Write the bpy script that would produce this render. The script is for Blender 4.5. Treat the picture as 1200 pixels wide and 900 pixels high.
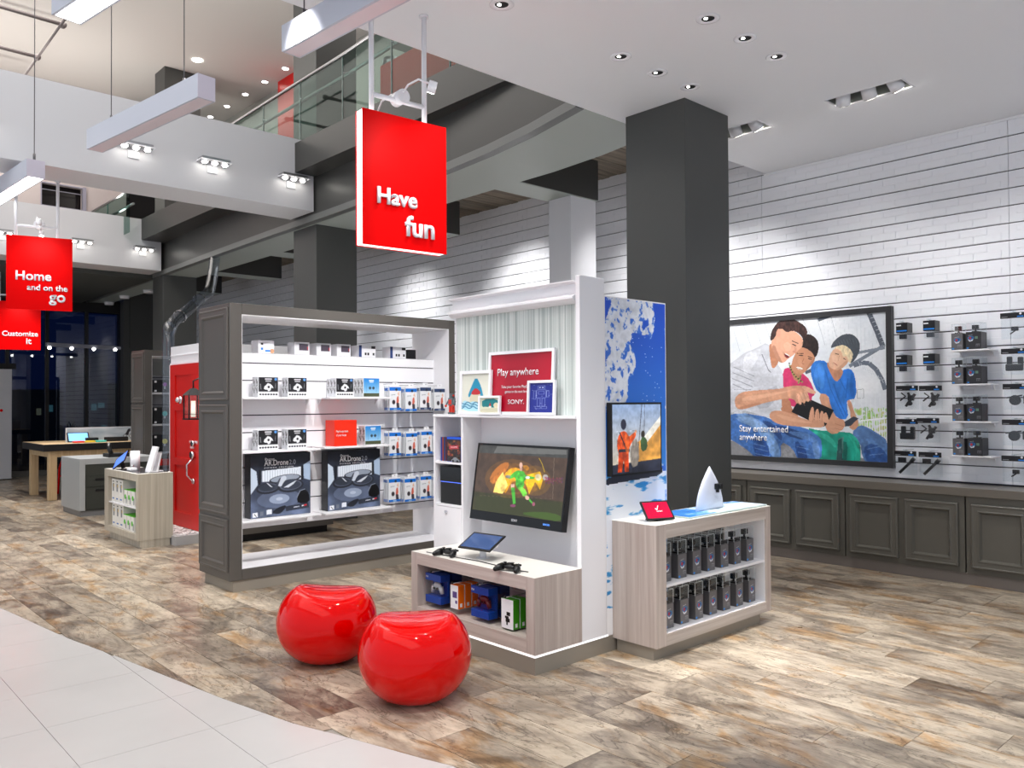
import bpy, bmesh, math, random
import numpy as np
from mathutils import Vector, Matrix
for o in list(bpy.data.objects): bpy.data.objects.remove(o)
COL = bpy.context.scene.collection
SC = bpy.context.scene
# ------------------------------------------------------------------ camera
# world: X runs across the shop towards the brick slat wall, Y runs along that wall, camera stands at the origin
M = [[0.7341787, -0.6789325, -0.0056847], [0.0058752, 0.0147252, -0.9998743], [0.6789309, 0.7340530, 0.0147998]]
F, CX, CY, CH = 950.694, 600.0, 457.41, 1.55
cam = bpy.data.cameras.new('camera'); co = bpy.data.objects.new('camera', cam); COL.objects.link(co)
R_ = Matrix(((M[0][0], -M[1][0], -M[2][0]), (M[0][1], -M[1][1], -M[2][1]), (M[0][2], -M[1][2], -M[2][2])))
co.matrix_world = Matrix.Translation((0, 0, CH)) @ R_.to_4x4()
cam.sensor_width = 36; cam.lens = 36 * F / 1200; cam.shift_y = (CY - 450) / 1200; cam.clip_start = .05; cam.clip_end = 200
SC.camera = co
# ------------------------------------------------------------------ world, exposure
w = bpy.data.worlds.new('world'); SC.world = w; w.use_nodes = True
w.node_tree.nodes['Background'].inputs[0].default_value = (.82, .89, 1, 1)
w.node_tree.nodes['Background'].inputs[1].default_value = .72
SC.view_settings.view_transform = 'Standard'; SC.view_settings.look = 'None'
SC.view_settings.exposure = 0.24; SC.view_settings.gamma = 1; SC.view_settings.use_curve_mapping = False
# ------------------------------------------------------------------ lights
def area(name, loc, size, energy, color=(1, 1, 1), rot=(0, 0, 0), size_y=None, spread=None):
    l = bpy.data.lights.new(name, 'AREA'); l.energy = energy; l.color = color
    l.shape = 'RECTANGLE'; l.size = size; l.size_y = size_y or size
    if spread: l.spread = spread
    o = bpy.data.objects.new(name, l); o.location = loc; o.rotation_euler = rot; COL.objects.link(o); return o
def spot(name, loc, target, energy, angle=60, blend=.5, radius=.05, color=(1, .985, .965)):
    l = bpy.data.lights.new(name, 'SPOT'); l.energy = energy; l.color = color
    l.spot_size = math.radians(angle); l.spot_blend = blend; l.shadow_soft_size = radius
    o = bpy.data.objects.new(name, l); o.location = loc
    o.rotation_euler = (Vector(target) - Vector(loc)).to_track_quat('-Z', 'Y').to_euler(); COL.objects.link(o); return o
# added soft fill: large unseen area lights high over the mall hall
area('hall_fill_light', (-2.0, 2.0, 7.2), 7, 330, (1, .98, .95), size_y=14)
area('hall_fill_light', (2.2, 12.0, 7.3), 2.5, 200, (1, .95, .9), size_y=9)
area('mezzanine_light', (6.6, 12.0, 7.4), .5, 60, (1, .93, .86), size_y=9)
SPOTS = [
 # from, to, energy, angle
 ((3.27, 3.61, 3.90), (2.9, 3.9, 0), 150, 70), ((4.36, 2.88, 3.90), (4.5, 2.3, 0), 300, 52), ((4.78, 2.87, 3.90), (5.0, 2.6, 0), 170, 60),
 ((5.20, 2.87, 3.90), (5.5, 2.3, 0), 230, 55), ((4.39, 3.61, 3.90), (3.3, 3.8, 0.5), 130, 55), ((4.80, 3.60, 3.90), (4.6, 3.2, .8), 130, 55),
 ((3.0, 1.2, 3.90), (3.4, 1.6, 0), 110, 80), ((5.2, .6, 3.90), (5.6, .6, 0), 200, 85), ((1.6, 2.0, 3.9), (2.4, 3.2, 0), 150, 75),
 ((2.2, 2.6, 3.9), (3.7, 3.9, 1.6), 120, 55), ((2.0, 4.2, 3.9), (3.9, 4.0, 1.4), 110, 50),
 ((3.2, 4.2, 3.9), (3.6, 6.8, 1.0), 220, 62), ((4.0, 4.3, 3.9), (4.5, 6.8, .9), 220, 62), ((2.4, 4.4, 3.9), (1.6, 6.6, 0), 150, 70),
 # wall washers in the gimbal boxes
 ((6.38, 2.95, 3.92), (7.75, 3.6, 2.0), 85, 80), ((6.37, 2.75, 3.92), (7.75, 2.5, 1.6), 95, 80), ((6.36, 2.53, 3.92), (7.75, 1.6, 1.6), 90, 80),
 ((6.42, 4.1, 3.92), (7.75, 4.9, 2.1), 150, 74), ((6.42, 3.85, 3.92), (7.75, 4.2, 1.7), 110, 62),
 # lamps under the wood slat ceiling, along the wall
 ((6.5, 5.4, 4.2), (7.75, 5.7, 2.3), 230, 80), ((6.4, 7.9, 4.2), (7.75, 8.1, 2.3), 240, 80), ((6.4, 10.6, 4.2), (7.75, 10.6, 2.2), 170, 80), ((6.5, 13.4, 4.2), (7.75, 13.4, 2.2), 110, 80),
 ((4.4, 7.4, 3.92), (4.6, 8.6, 0), 60, 80),  # stands free over the void, away from the wood ceiling
 # lamps on the white bridges, shining down on the floor and the fixtures below
 ((2.2, 9.0, 4.15), (2.0, 8.2, 0), 320, 75), ((3.6, 9.0, 4.15), (3.0, 9.6, 0), 330, 60), ((4.6, 9.0, 4.15), (4.1, 10.6, .8), 200, 60),
 ((2.8, 14.6, 4.1), (2.4, 13.2, 0), 300, 80), ((4.3, 14.6, 4.1), (3.8, 13.4, 0.6), 260, 75), ((3.4, 14.6, 4.1), (3.0, 16.5, 0), 220, 70),
 ((3.4, 6.6, 5.6), (2.3, 7.6, 0), 260, 62),  # stands free in the void, on neither bridge
]
for i, (a, b, e, ang) in enumerate(SPOTS): spot('ceiling_spot_lamp', a, b, e * (.8 if b[2] == 0 else 1), ang, 1.0 if a[0] > 6 else .7, .06)
# added uplights above the two bridges, no strips built, brightening the high ceiling
area('ceiling_fill_light', (1.2, 9.6, 4.95), 7.2, 85, (1, .96, .9), (math.pi, 0, 0), size_y=.35)
area('ceiling_fill_light', (2.2, 15.2, 4.9), 5.5, 80, (1, .96, .9), (math.pi, 0, 0), size_y=.35)
# ------------------------------------------------------------------ pixel helpers (a pixel of the photograph and one known plane give a point)
def ray(x, y):
    v = ((x - CX) / F, (y - CY) / F, 1.0)
    return [sum(M[k][i] * v[k] for k in range(3)) for i in range(3)]
def PZ(x, y, z=0.0): d = ray(x, y); t = (z - CH) / d[2]; return Vector((d[0] * t, d[1] * t, z))
def PX(x, y, X): d = ray(x, y); t = X / d[0]; return Vector((X, d[1] * t, CH + d[2] * t))
def PY(x, y, Y): d = ray(x, y); t = Y / d[1]; return Vector((d[0] * t, Y, CH + d[2] * t))
# ------------------------------------------------------------------ materials
def lin(c):
    return tuple((v / 255 / 12.92 if v / 255 <= .04045 else ((v / 255 + .055) / 1.055) ** 2.4) for v in c)
MATS = {}
def mat(name, c, rough=.5, tint=None, metal=0, spec=.5, coat=0, trans=0, ior=1.45, emit=None, estr=0, noise=0, nscale=30, bump=0, alpha=1):
    if name in MATS: return MATS[name]
    m = bpy.data.materials.new(name); m.use_nodes = True; nt = m.node_tree; b = nt.nodes['Principled BSDF']
    L = lin(c); b.inputs['Base Color'].default_value = (*L, 1); b.inputs['Roughness'].default_value = rough; b.inputs['Metallic'].default_value = metal
    b.inputs['Specular IOR Level'].default_value = spec; b.inputs['Coat Weight'].default_value = coat; b.inputs['Coat Roughness'].default_value = .05
    b.inputs['Transmission Weight'].default_value = trans; b.inputs['IOR'].default_value = ior; b.inputs['Alpha'].default_value = alpha
    if tint: b.inputs['Specular Tint'].default_value = (*tint, 1)
    if emit: b.inputs['Emission Color'].default_value = (*lin(emit), 1); b.inputs['Emission Strength'].default_value = estr
    if noise or bump:
        tc = nt.nodes.new('ShaderNodeTexCoord'); n = nt.nodes.new('ShaderNodeTexNoise'); n.inputs['Scale'].default_value = nscale; n.inputs['Detail'].default_value = 5
        nt.links.new(tc.outputs['Object'], n.inputs['Vector'])
        if noise:
            mx = nt.nodes.new('ShaderNodeMix'); mx.data_type = 'RGBA'
            mx.inputs['A'].default_value = (*[v * (1 - noise) for v in L], 1); mx.inputs['B'].default_value = (*[min(1, v * (1 + noise)) for v in L], 1)
            nt.links.new(n.outputs['Fac'], mx.inputs['Factor']); nt.links.new(mx.outputs['Result'], b.inputs['Base Color'])
        if bump:
            bp = nt.nodes.new('ShaderNodeBump'); bp.inputs['Strength'].default_value = bump; bp.inputs['Distance'].default_value = .01
            nt.links.new(n.outputs['Fac'], bp.inputs['Height']); nt.links.new(bp.outputs['Normal'], b.inputs['Normal'])
    MATS[name] = m; return m
def glass(name, c=(206, 220, 216), a=.006, rough=.02):
    # thin pane: mostly clear, with a mirror-like Fresnel reflection
    if name in MATS: return MATS[name]
    m = bpy.data.materials.new(name); m.use_nodes = True; nt = m.node_tree; nt.nodes.clear()
    out = nt.nodes.new('ShaderNodeOutputMaterial'); tr = nt.nodes.new('ShaderNodeBsdfTransparent'); gl = nt.nodes.new('ShaderNodeBsdfGlossy')
    tr.inputs[0].default_value = (*lin(c), 1); gl.inputs['Roughness'].default_value = rough
    mx = nt.nodes.new('ShaderNodeMixShader'); fr = nt.nodes.new('ShaderNodeLayerWeight'); fr.inputs[0].default_value = .5
    pw = nt.nodes.new('ShaderNodeMath'); pw.operation = 'POWER'; pw.inputs[1].default_value = 4; nt.links.new(fr.outputs['Facing'], pw.inputs[0])
    mm = nt.nodes.new('ShaderNodeMath'); mm.operation = 'MULTIPLY_ADD'; mm.inputs[1].default_value = .25; mm.inputs[2].default_value = a; mm.use_clamp = True; nt.links.new(pw.outputs[0], mm.inputs[0])
    nt.links.new(mm.outputs[0], mx.inputs[0]); nt.links.new(tr.outputs[0], mx.inputs[1]); nt.links.new(gl.outputs[0], mx.inputs[2]); nt.links.new(mx.outputs[0], out.inputs[0])
    MATS[name] = m; return m
def wood(name, c1, c2, axis='Z', scale=1.0, rough=.5, sx=26):
    """straight-grained laminate, the grain running along `axis`"""
    if name in MATS: return MATS[name]
    m = mat(name, c1, rough); nt = m.node_tree; b = nt.nodes['Principled BSDF']
    tc = nt.nodes.new('ShaderNodeTexCoord'); mp = nt.nodes.new('ShaderNodeMapping')
    s = [sx, sx, sx]; s['XYZ'.index(axis)] = .7; mp.inputs['Scale'].default_value = s
    n = nt.nodes.new('ShaderNodeTexNoise'); n.inputs['Scale'].default_value = scale; n.inputs['Detail'].default_value = 6; n.inputs['Roughness'].default_value = .65
    rp = nt.nodes.new('ShaderNodeValToRGB'); rp.color_ramp.elements[0].position = .32; rp.color_ramp.elements[1].position = .68
    rp.color_ramp.elements[0].color = (*lin(c1), 1); rp.color_ramp.elements[1].color = (*lin(c2), 1)
    nt.links.new(tc.outputs['Object'], mp.inputs[0]); nt.links.new(mp.outputs[0], n.inputs['Vector']); nt.links.new(n.outputs['Fac'], rp.inputs[0]); nt.links.new(rp.outputs[0], b.inputs['Base Color'])
    return m
def attr_mat(name, emit=0, rough=.35, spec=.5):
    if name in MATS: return MATS[name]
    m = bpy.data.materials.new(name); m.use_nodes = True; nt = m.node_tree; b = nt.nodes['Principled BSDF']
    a = nt.nodes.new('ShaderNodeAttribute'); a.attribute_name = 'Col'
    b.inputs['Roughness'].default_value = rough; b.inputs['Specular IOR Level'].default_value = spec
    if emit:
        b.inputs['Base Color'].default_value = (.01, .01, .01, 1); nt.links.new(a.outputs['Color'], b.inputs['Emission Color']); b.inputs['Emission Strength'].default_value = emit
    else: nt.links.new(a.outputs['Color'], b.inputs['Base Color'])
    MATS[name] = m; return m
# ------------------------------------------------------------------ mesh builder
def origin(o):
    v = Vector((0, 0, 0))
    while o is not None: v += o.location; o = o.parent
    return v
class MB:
    def __init__(s): s.v = []; s.f = []; s.m = []; s.sm = []
    def add(s, vs, fs, m=0, smooth=False):
        b = len(s.v); s.v += [tuple(v) for v in vs]; s.f += [tuple(b + i for i in f) for f in fs]; s.m += [m] * len(fs); s.sm += [smooth] * len(fs); return s
    def box(s, x0, y0, z0, x1, y1, z1, m=0):
        if x1 < x0: x0, x1 = x1, x0
        if y1 < y0: y0, y1 = y1, y0
        if z1 < z0: z0, z1 = z1, z0
        vs = [(x0, y0, z0), (x1, y0, z0), (x1, y1, z0), (x0, y1, z0), (x0, y0, z1), (x1, y0, z1), (x1, y1, z1), (x0, y1, z1)]
        return s.add(vs, [(3, 2, 1, 0), (4, 5, 6, 7), (0, 1, 5, 4), (1, 2, 6, 5), (2, 3, 7, 6), (3, 0, 4, 7)], m)
    def bev(s, x0, y0, z0, x1, y1, z1, b=.004, m=0):
        bm = bmesh.new(); bmesh.ops.create_cube(bm, size=1)
        for v in bm.verts: v.co = Vector(((x0 + x1) / 2 + v.co.x * abs(x1 - x0), (y0 + y1) / 2 + v.co.y * abs(y1 - y0), (z0 + z1) / 2 + v.co.z * abs(z1 - z0)))
        bmesh.ops.bevel(bm, geom=list(bm.edges), offset=b, segments=2, affect='EDGES', profile=.5)
        bm.verts.index_update(); s.add([v.co for v in bm.verts], [[v.index for v in f.verts] for f in bm.faces], m); bm.free(); return s
    def obox(s, c, ux, uy, uz, hx, hy, hz, m=0):
        """oriented box: centre, three unit vectors, half sizes"""
        c = Vector(c); ux, uy, uz = Vector(ux), Vector(uy), Vector(uz)
        vs = [c + ux * (a * hx) + uy * (b * hy) + uz * (d * hz) for d in (-1, 1) for a, b in ((-1, -1), (1, -1), (1, 1), (-1, 1))]
        return s.add(vs, [(3, 2, 1, 0), (4, 5, 6, 7), (0, 1, 5, 4), (1, 2, 6, 5), (2, 3, 7, 6), (3, 0, 4, 7)], m)
    def cyl(s, a, b, r, r2=None, n=12, m=0, smooth=True, caps=True):
        a, b = Vector(a), Vector(b); r2 = r if r2 is None else r2; d = (b - a).normalized()
        u = d.orthogonal().normalized(); w = d.cross(u)
        vs = []
        for p, rr in ((a, r), (b, r2)):
            for i in range(n): t = 2 * math.pi * i / n; vs.append(p + u * (rr * math.cos(t)) + w * (rr * math.sin(t)))
        s.add(vs, [(i, (i + 1) % n, n + (i + 1) % n, n + i) for i in range(n)], m, smooth)
        if caps:
            k = len(s.v) - 2 * n; s.f += [tuple(k + i for i in range(n))[::-1], tuple(k + n + i for i in range(n))]; s.m += [m, m]; s.sm += [False, False]
        return s
    def tube(s, pts, r, n=8, m=0, caps=True):
        pts = [Vector(p) for p in pts]; rr = r if isinstance(r, (list, tuple)) else [r] * len(pts); vs = []; u = None
        for i, p in enumerate(pts):
            d = (pts[min(i + 1, len(pts) - 1)] - pts[max(i - 1, 0)]).normalized()
            u = d.orthogonal().normalized() if u is None else (u - d * u.dot(d)).normalized(); w = d.cross(u)
            for k in range(n): t = 2 * math.pi * k / n; vs.append(p + u * (rr[i] * math.cos(t)) + w * (rr[i] * math.sin(t)))
        fs = [(i * n + k, i * n + (k + 1) % n, (i + 1) * n + (k + 1) % n, (i + 1) * n + k) for i in range(len(pts) - 1) for k in range(n)]
        s.add(vs, fs, m, True)
        if caps:
            k = len(s.v) - n * len(pts); e = k + n * (len(pts) - 1)
            s.f += [tuple(k + i for i in range(n))[::-1], tuple(e + i for i in range(n))]; s.m += [m, m]; s.sm += [False, False]
        return s
    def prism(s, poly, d, m=0, smooth=False):
        """planar polygon (3-D points) pushed along vector d"""
        poly = [Vector(p) for p in poly]; d = Vector(d); n = len(poly)
        s.add(poly + [p + d for p in poly], [tuple(range(n))[::-1], tuple(range(n, 2 * n))] + [(i, (i + 1) % n, n + (i + 1) % n, n + i) for i in range(n)], m, smooth); return s
    def ball(s, c, rx, ry=None, rz=None, n=12, k=8, m=0):
        ry = ry or rx; rz = rz or rx; c = Vector(c); vs = [c + Vector((0, 0, rz))]
        for j in range(1, k):
            a = math.pi * j / k
            for i in range(n): t = 2 * math.pi * i / n; vs.append(c + Vector((rx * math.sin(a) * math.cos(t), ry * math.sin(a) * math.sin(t), rz * math.cos(a))))
        vs.append(c - Vector((0, 0, rz))); e = len(vs) - 1
        fs = [(0, 1 + i, 1 + (i + 1) % n) for i in range(n)] + [(1 + (j - 1) * n + i, 1 + j * n + i, 1 + j * n + (i + 1) % n, 1 + (j - 1) * n + (i + 1) % n) for j in range(1, k - 1) for i in range(n)] + [(e, 1 + (k - 2) * n + (i + 1) % n, 1 + (k - 2) * n + i) for i in range(n)]
        return s.add(vs, fs, m, True)
    def frame(s, o, u, v, n, w, h, t, d, m=0):
        """rectangular picture frame: outer corner o, axes u (width w) v (height h), bar width t, depth d along n"""
        o, u, v, n = Vector(o), Vector(u), Vector(v), Vector(n)
        def bar(a, b, la, lb): return s.add([o + u * x + v * y + n * z for z in (0, d) for x, y in ((a, b), (a + la, b), (a + la, b + lb), (a, b + lb))], [(3, 2, 1, 0), (4, 5, 6, 7), (0, 1, 5, 4), (1, 2, 6, 5), (2, 3, 7, 6), (3, 0, 4, 7)], m)
        bar(0, 0, w, t); bar(0, h - t, w, t); bar(0, t, t, h - 2 * t); bar(w - t, t, t, h - 2 * t); return s
    def build(s, name, mats, parent=None, loc=None, world=True, rotz=0):
        me = bpy.data.meshes.new(name)
        off = origin(parent) if (parent is not None and world) else Vector((0, 0, 0))
        l = Vector(loc) if loc is not None else Vector((0, 0, 0))
        off = off + l if world else off
        me.from_pydata([(v[0] - off.x, v[1] - off.y, v[2] - off.z) for v in s.v], [], s.f)
        if not isinstance(mats, (list, tuple)): mats = [mats]
        for m in mats: me.materials.append(m)
        me.polygons.foreach_set('material_index', s.m); me.polygons.foreach_set('use_smooth', s.sm); me.update()
        bm = bmesh.new(); bm.from_mesh(me); bmesh.ops.recalc_face_normals(bm, faces=bm.faces); bm.to_mesh(me); bm.free()
        o = bpy.data.objects.new(name, me); COL.objects.link(o); o.location = l; o.rotation_euler = (0, 0, rotz)
        if parent is not None: o.parent = parent
        return o
def tag(o, label=None, cat=None, group=None, kind=None):
    if label: o['label'] = label
    if cat: o['category'] = cat
    if group: o['group'] = group
    if kind: o['kind'] = kind
    return o
def thing(name, label, cat, loc=(0, 0, 0), rotz=0, group=None):
    o = bpy.data.objects.new(name, None); o.empty_display_size = .1; COL.objects.link(o); o.location = loc; o.rotation_euler = (0, 0, rotz)
    return tag(o, label, cat, group)
def copy_tree(o, parent=None, loc=None, rotz=None, label=None, kids=None):
    c = o.copy(); COL.objects.link(c)
    if parent is not None: c.parent = parent
    if loc is not None: c.location = loc
    if rotz is not None: c.rotation_euler = (0, 0, rotz)
    if label: c['label'] = label
    for ch in list(KIDS(o)): copy_tree(ch, c)
    return c
def KIDS(o): return [c for c in COL.objects if c.parent == o] if False else list(o.children)
def struct(o): o['kind'] = 'structure'; return o
# ------------------------------------------------------------------ printed pictures: painted with numpy, laid as vertex colours on a fine flat grid
class Canvas:
    def __init__(s, W, H, bg=(255, 255, 255), ss=2):
        s.W, s.H, s.ss = W, H, ss; s.a = np.zeros((H * ss, W * ss, 3)); s.a[:] = bg; s.map = lambda x, y: (x, y)
        s.yy, s.xx = np.mgrid[0:H * ss, 0:W * ss]; s.yy = (s.yy + .5) / ss; s.xx = (s.xx + .5) / ss
    def pts(s, P): return [s.map(*p) for p in P]
    def mask(s, P):
        P = s.pts(P); xs = [p[0] for p in P]; ys = [p[1] for p in P]
        x0, x1 = max(0, int(min(xs) * s.ss) - 1), min(s.W * s.ss, int(max(xs) * s.ss) + 2); y0, y1 = max(0, int(min(ys) * s.ss) - 1), min(s.H * s.ss, int(max(ys) * s.ss) + 2)
        if x1 <= x0 or y1 <= y0: return None
        X, Y = s.xx[y0:y1, x0:x1], s.yy[y0:y1, x0:x1]; r = np.zeros(X.shape, bool); j = len(P) - 1
        for i in range(len(P)):
            xi, yi = P[i]; xj, yj = P[j]
            if yi != yj: r ^= ((yi > Y) != (yj > Y)) & (X < (xj - xi) * (Y - yi) / (yj - yi) + xi)
            j = i
        return (slice(y0, y1), slice(x0, x1)), r
    def poly(s, P, c, a=1.0, smooth=0):
        for _ in range(smooth):
            Q = []
            for i in range(len(P)):
                p, q = P[i], P[(i + 1) % len(P)]; Q += [(p[0] * .75 + q[0] * .25, p[1] * .75 + q[1] * .25), (p[0] * .25 + q[0] * .75, p[1] * .25 + q[1] * .75)]
            P = Q
        r = s.mask(P)
        if r is None: return s
        sl, m = r; reg = s.a[sl]
        c = np.array(c(s.xx[sl], s.yy[sl])[m]) if callable(c) else np.array(c, float)
        reg[m] = reg[m] * (1 - a) + c * a; return s
    def ell(s, cx, cy, rx, ry, c, rot=0, a=1.0, n=20):
        k, q = math.cos(rot), math.sin(rot)
        return s.poly([(cx + rx * math.cos(t) * k - ry * math.sin(t) * q, cy + rx * math.cos(t) * q + ry * math.sin(t) * k) for t in [2 * math.pi * i / n for i in range(n)]], c, a)
    def line(s, P, w, c, a=1.0):
        for p, q in zip(P[:-1], P[1:]):
            dx, dy = q[0] - p[0], q[1] - p[1]; L = math.hypot(dx, dy) or 1; nx, ny = -dy / L * w / 2, dx / L * w / 2
            s.poly([(p[0] + nx, p[1] + ny), (q[0] + nx, q[1] + ny), (q[0] - nx, q[1] - ny), (p[0] - nx, p[1] - ny)], c, a)
        return s
    def tex(s, P, amp, cell, ax=1.0, ay=1.0, seed=0, smooth=0):
        for _ in range(smooth):
            Q = []
            for i in range(len(P)):
                p, q = P[i], P[(i + 1) % len(P)]; Q += [(p[0] * .75 + q[0] * .25, p[1] * .75 + q[1] * .25), (p[0] * .25 + q[0] * .75, p[1] * .25 + q[1] * .75)]
            P = Q
        r = s.mask(P)
        if r is None: return s
        sl, m = r; reg = s.a[sl]; n = vnoise(reg.shape[1], reg.shape[0], cell * s.ss, seed, 3, ax, ay)[..., None]; reg[m] = (reg * (1 + amp * (n - .5) * 2))[m]; return s
    def out(s): return np.clip(s.a.reshape(s.H, s.ss, s.W, s.ss, 3).mean((1, 3)), 0, 255)
def vnoise(W, H, cell, seed=0, octv=4, ax=1.0, ay=1.0):
    rng = np.random.RandomState(seed); out = np.zeros((H, W)); amp = 1; tot = 0
    for o in range(octv):
        gx, gy = max(2, int(W / (cell * ax)) + 2), max(2, int(H / (cell * ay)) + 2); g = rng.rand(gy + 1, gx + 1)
        X = np.linspace(0, gx - 1.001, W); Y = np.linspace(0, gy - 1.001, H); xi = X.astype(int); yi = Y.astype(int); fx = X - xi; fy = Y - yi
        fx = fx * fx * (3 - 2 * fx); fy = (fy * fy * (3 - 2 * fy))[:, None]
        a = g[yi][:, xi] * (1 - fx) + g[yi][:, xi + 1] * fx; b = g[yi + 1][:, xi] * (1 - fx) + g[yi + 1][:, xi + 1] * fx
        out += amp * (a * (1 - fy) + b * fy); tot += amp; amp *= .5; cell = max(1, cell / 2)
    return out / tot
def print_mesh(name, img, o, u, v, parent=None, mat_=None, world=True, loc=None):
    """img rows top to bottom; o = lower left corner, u = full width vector, v = full height vector"""
    H, W = img.shape[:2]; o, u, v = Vector(o), Vector(u), Vector(v)
    if parent is not None and world: o = o - origin(parent)
    l = Vector(loc) if loc is not None else Vector((0, 0, 0))
    if loc is not None and parent is None: o = o - l
    me = bpy.data.meshes.new(name)
    gx, gy = np.meshgrid(np.arange(W + 1) / W, np.arange(H + 1) / H)
    P = np.array(o)[None, None] + gx[..., None] * np.array(u) + gy[..., None] * np.array(v); P = P.reshape(-1, 3)
    a = (np.arange(H)[:, None] * (W + 1) + np.arange(W)[None]).ravel(); q = np.stack([a, a + 1, a + W + 2, a + W + 1], 1)
    me.vertices.add(len(P)); me.vertices.foreach_set('co', P.ravel().astype(np.float32))
    me.loops.add(q.size); me.loops.foreach_set('vertex_index', q.ravel().astype(np.int32))
    me.polygons.add(len(q)); me.polygons.foreach_set('loop_start', np.arange(0, q.size, 4, dtype=np.int32)); me.update(calc_edges=True)
    c = img[::-1] / 255; c = np.where(c <= .04045, c / 12.92, ((c + .055) / 1.055) ** 2.4)
    at = me.color_attributes.new('Col', 'FLOAT_COLOR', 'CORNER'); cc = np.ones((len(q), 4, 4)); cc[..., :3] = c.reshape(-1, 1, 3); at.data.foreach_set('color', cc.ravel().astype(np.float32))
    me.materials.append(mat_ or attr_mat('print')); ob = bpy.data.objects.new(name, me); COL.objects.link(ob); ob.location = l
    if parent is not None: ob.parent = parent
    return ob
def text(name, body, o, u, v, size, m, parent=None, ext=.0005, bold=0, world=True, width=None, align='LEFT', spacing=1.0, shear=0):
    cu = bpy.data.curves.new('t', 'FONT'); cu.body = body; cu.size = 1; cu.extrude = 0; cu.offset = bold; cu.align_x = align; cu.space_character = spacing; cu.resolution_u = 3; cu.shear = shear
    tmp = bpy.data.objects.new('t', cu); COL.objects.link(tmp); bpy.context.view_layer.update()
    me = bpy.data.meshes.new_from_object(tmp); bpy.data.objects.remove(tmp); bpy.data.curves.remove(cu)
    u = Vector(u).normalized(); v = Vector(v).normalized(); n = u.cross(v); o = Vector(o)
    if parent is not None and world: o = o - origin(parent)
    xs = [q.co.x for q in me.vertices]; sx = size if width is None else width / (max(xs) - min(xs))
    x0 = min(xs) if align == 'LEFT' else 0
    bm = bmesh.new(); bm.from_mesh(me)
    if ext > 0:
        r = bmesh.ops.extrude_face_region(bm, geom=list(bm.faces))
        for q in r['geom']:
            if isinstance(q, bmesh.types.BMVert): q.co.z += ext / size
    for q in bm.verts: q.co = o + u * ((q.co.x - x0) * sx) + v * (q.co.y * size) + n * (q.co.z * size + .0006)
    bmesh.ops.recalc_face_normals(bm, faces=bm.faces); bm.to_mesh(me); bm.free(); me.name = name; me.materials.clear(); me.materials.append(m)
    ob = bpy.data.objects.new(name, me); COL.objects.link(ob)
    if parent is not None: ob.parent = parent
    return ob
# facing axes: a front that looks towards -X (seen from the shop) and one that looks towards -Y
UX, VZ = Vector((0, -1, 0)), Vector((0, 0, 1)); UY = Vector((1, 0, 0)); NX = Vector((-1, 0, 0)); NY = Vector((0, -1, 0))
# ================================================================== shared materials
WHITE = mat('white_laminate', (236, 235, 238), .35); WALLW = mat('white_slat_paint', (242, 243, 248), .45, bump=.15, nscale=60)
CEILW = mat('ceiling_paint', (242, 243, 246), .8); BEIGE = mat('upper_ceiling_paint', (222, 217, 212), .85); GROOVE = mat('groove_dark', (70, 66, 76), .7)
GREY = mat('charcoal_cabinet_paint', (86, 82, 78), .42); GREYD = mat('charcoal_column_paint', (74, 75, 73), .45); GREYF = mat('charcoal_fascia_paint', (60, 60, 58), .4)
SOFF = mat('sage_grey_soffit_paint', (172, 180, 174), .5); BRIDGE = mat('bridge_paint', (214, 214, 217), .38); KICK = mat('brushed_kick_plate', (150, 143, 132), .33, metal=.2)
BLACK = mat('black_plastic', (14, 14, 16), .35); BLKM = mat('matt_black', (22, 22, 24), .7); STEEL = mat('brushed_steel', (176, 176, 178), .3, metal=1); CHROME = mat('chrome', (215, 215, 220), .12, metal=1)
RED = mat('gloss_red_plastic', (222, 0, 0), .05, tint=(1, .22, .22), spec=.6, coat=.3); REDP = mat('sign_red', (222, 0, 2), .4, tint=(1, .2, .2), spec=.3); REDD = mat('door_red_paint', (208, 30, 26), .35, tint=(1, .4, .4))
LWOOD = wood('ash_laminate_upright', (168, 152, 144), (202, 190, 182), 'Z'); LWOODY = wood('ash_laminate_along', (172, 156, 148), (204, 192, 184), 'Y'); LWOODX = wood('ash_laminate_across', (172, 158, 148), (206, 196, 188), 'X')
GLOW = mat('light_diffuser', (255, 255, 255), .5, emit=(255, 255, 255), estr=6); LAMP = mat('lamp_lens', (255, 255, 255), .5, emit=(255, 250, 240), estr=14)
PANE = glass('clear_glass'); ACRY = glass('clear_acrylic', (251, 253, 254), .07); TUBEG = glass('clear_tube', (222, 228, 236), .12, .05)
WHITEP = mat('white_gloss_plastic', (240, 240, 244), .25); BLUEB = mat('box_blue', (16, 60, 150), .35); ORANGE = mat('box_orange', (240, 110, 10), .4); GREEN = mat('box_green', (60, 150, 20), .4)
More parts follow.
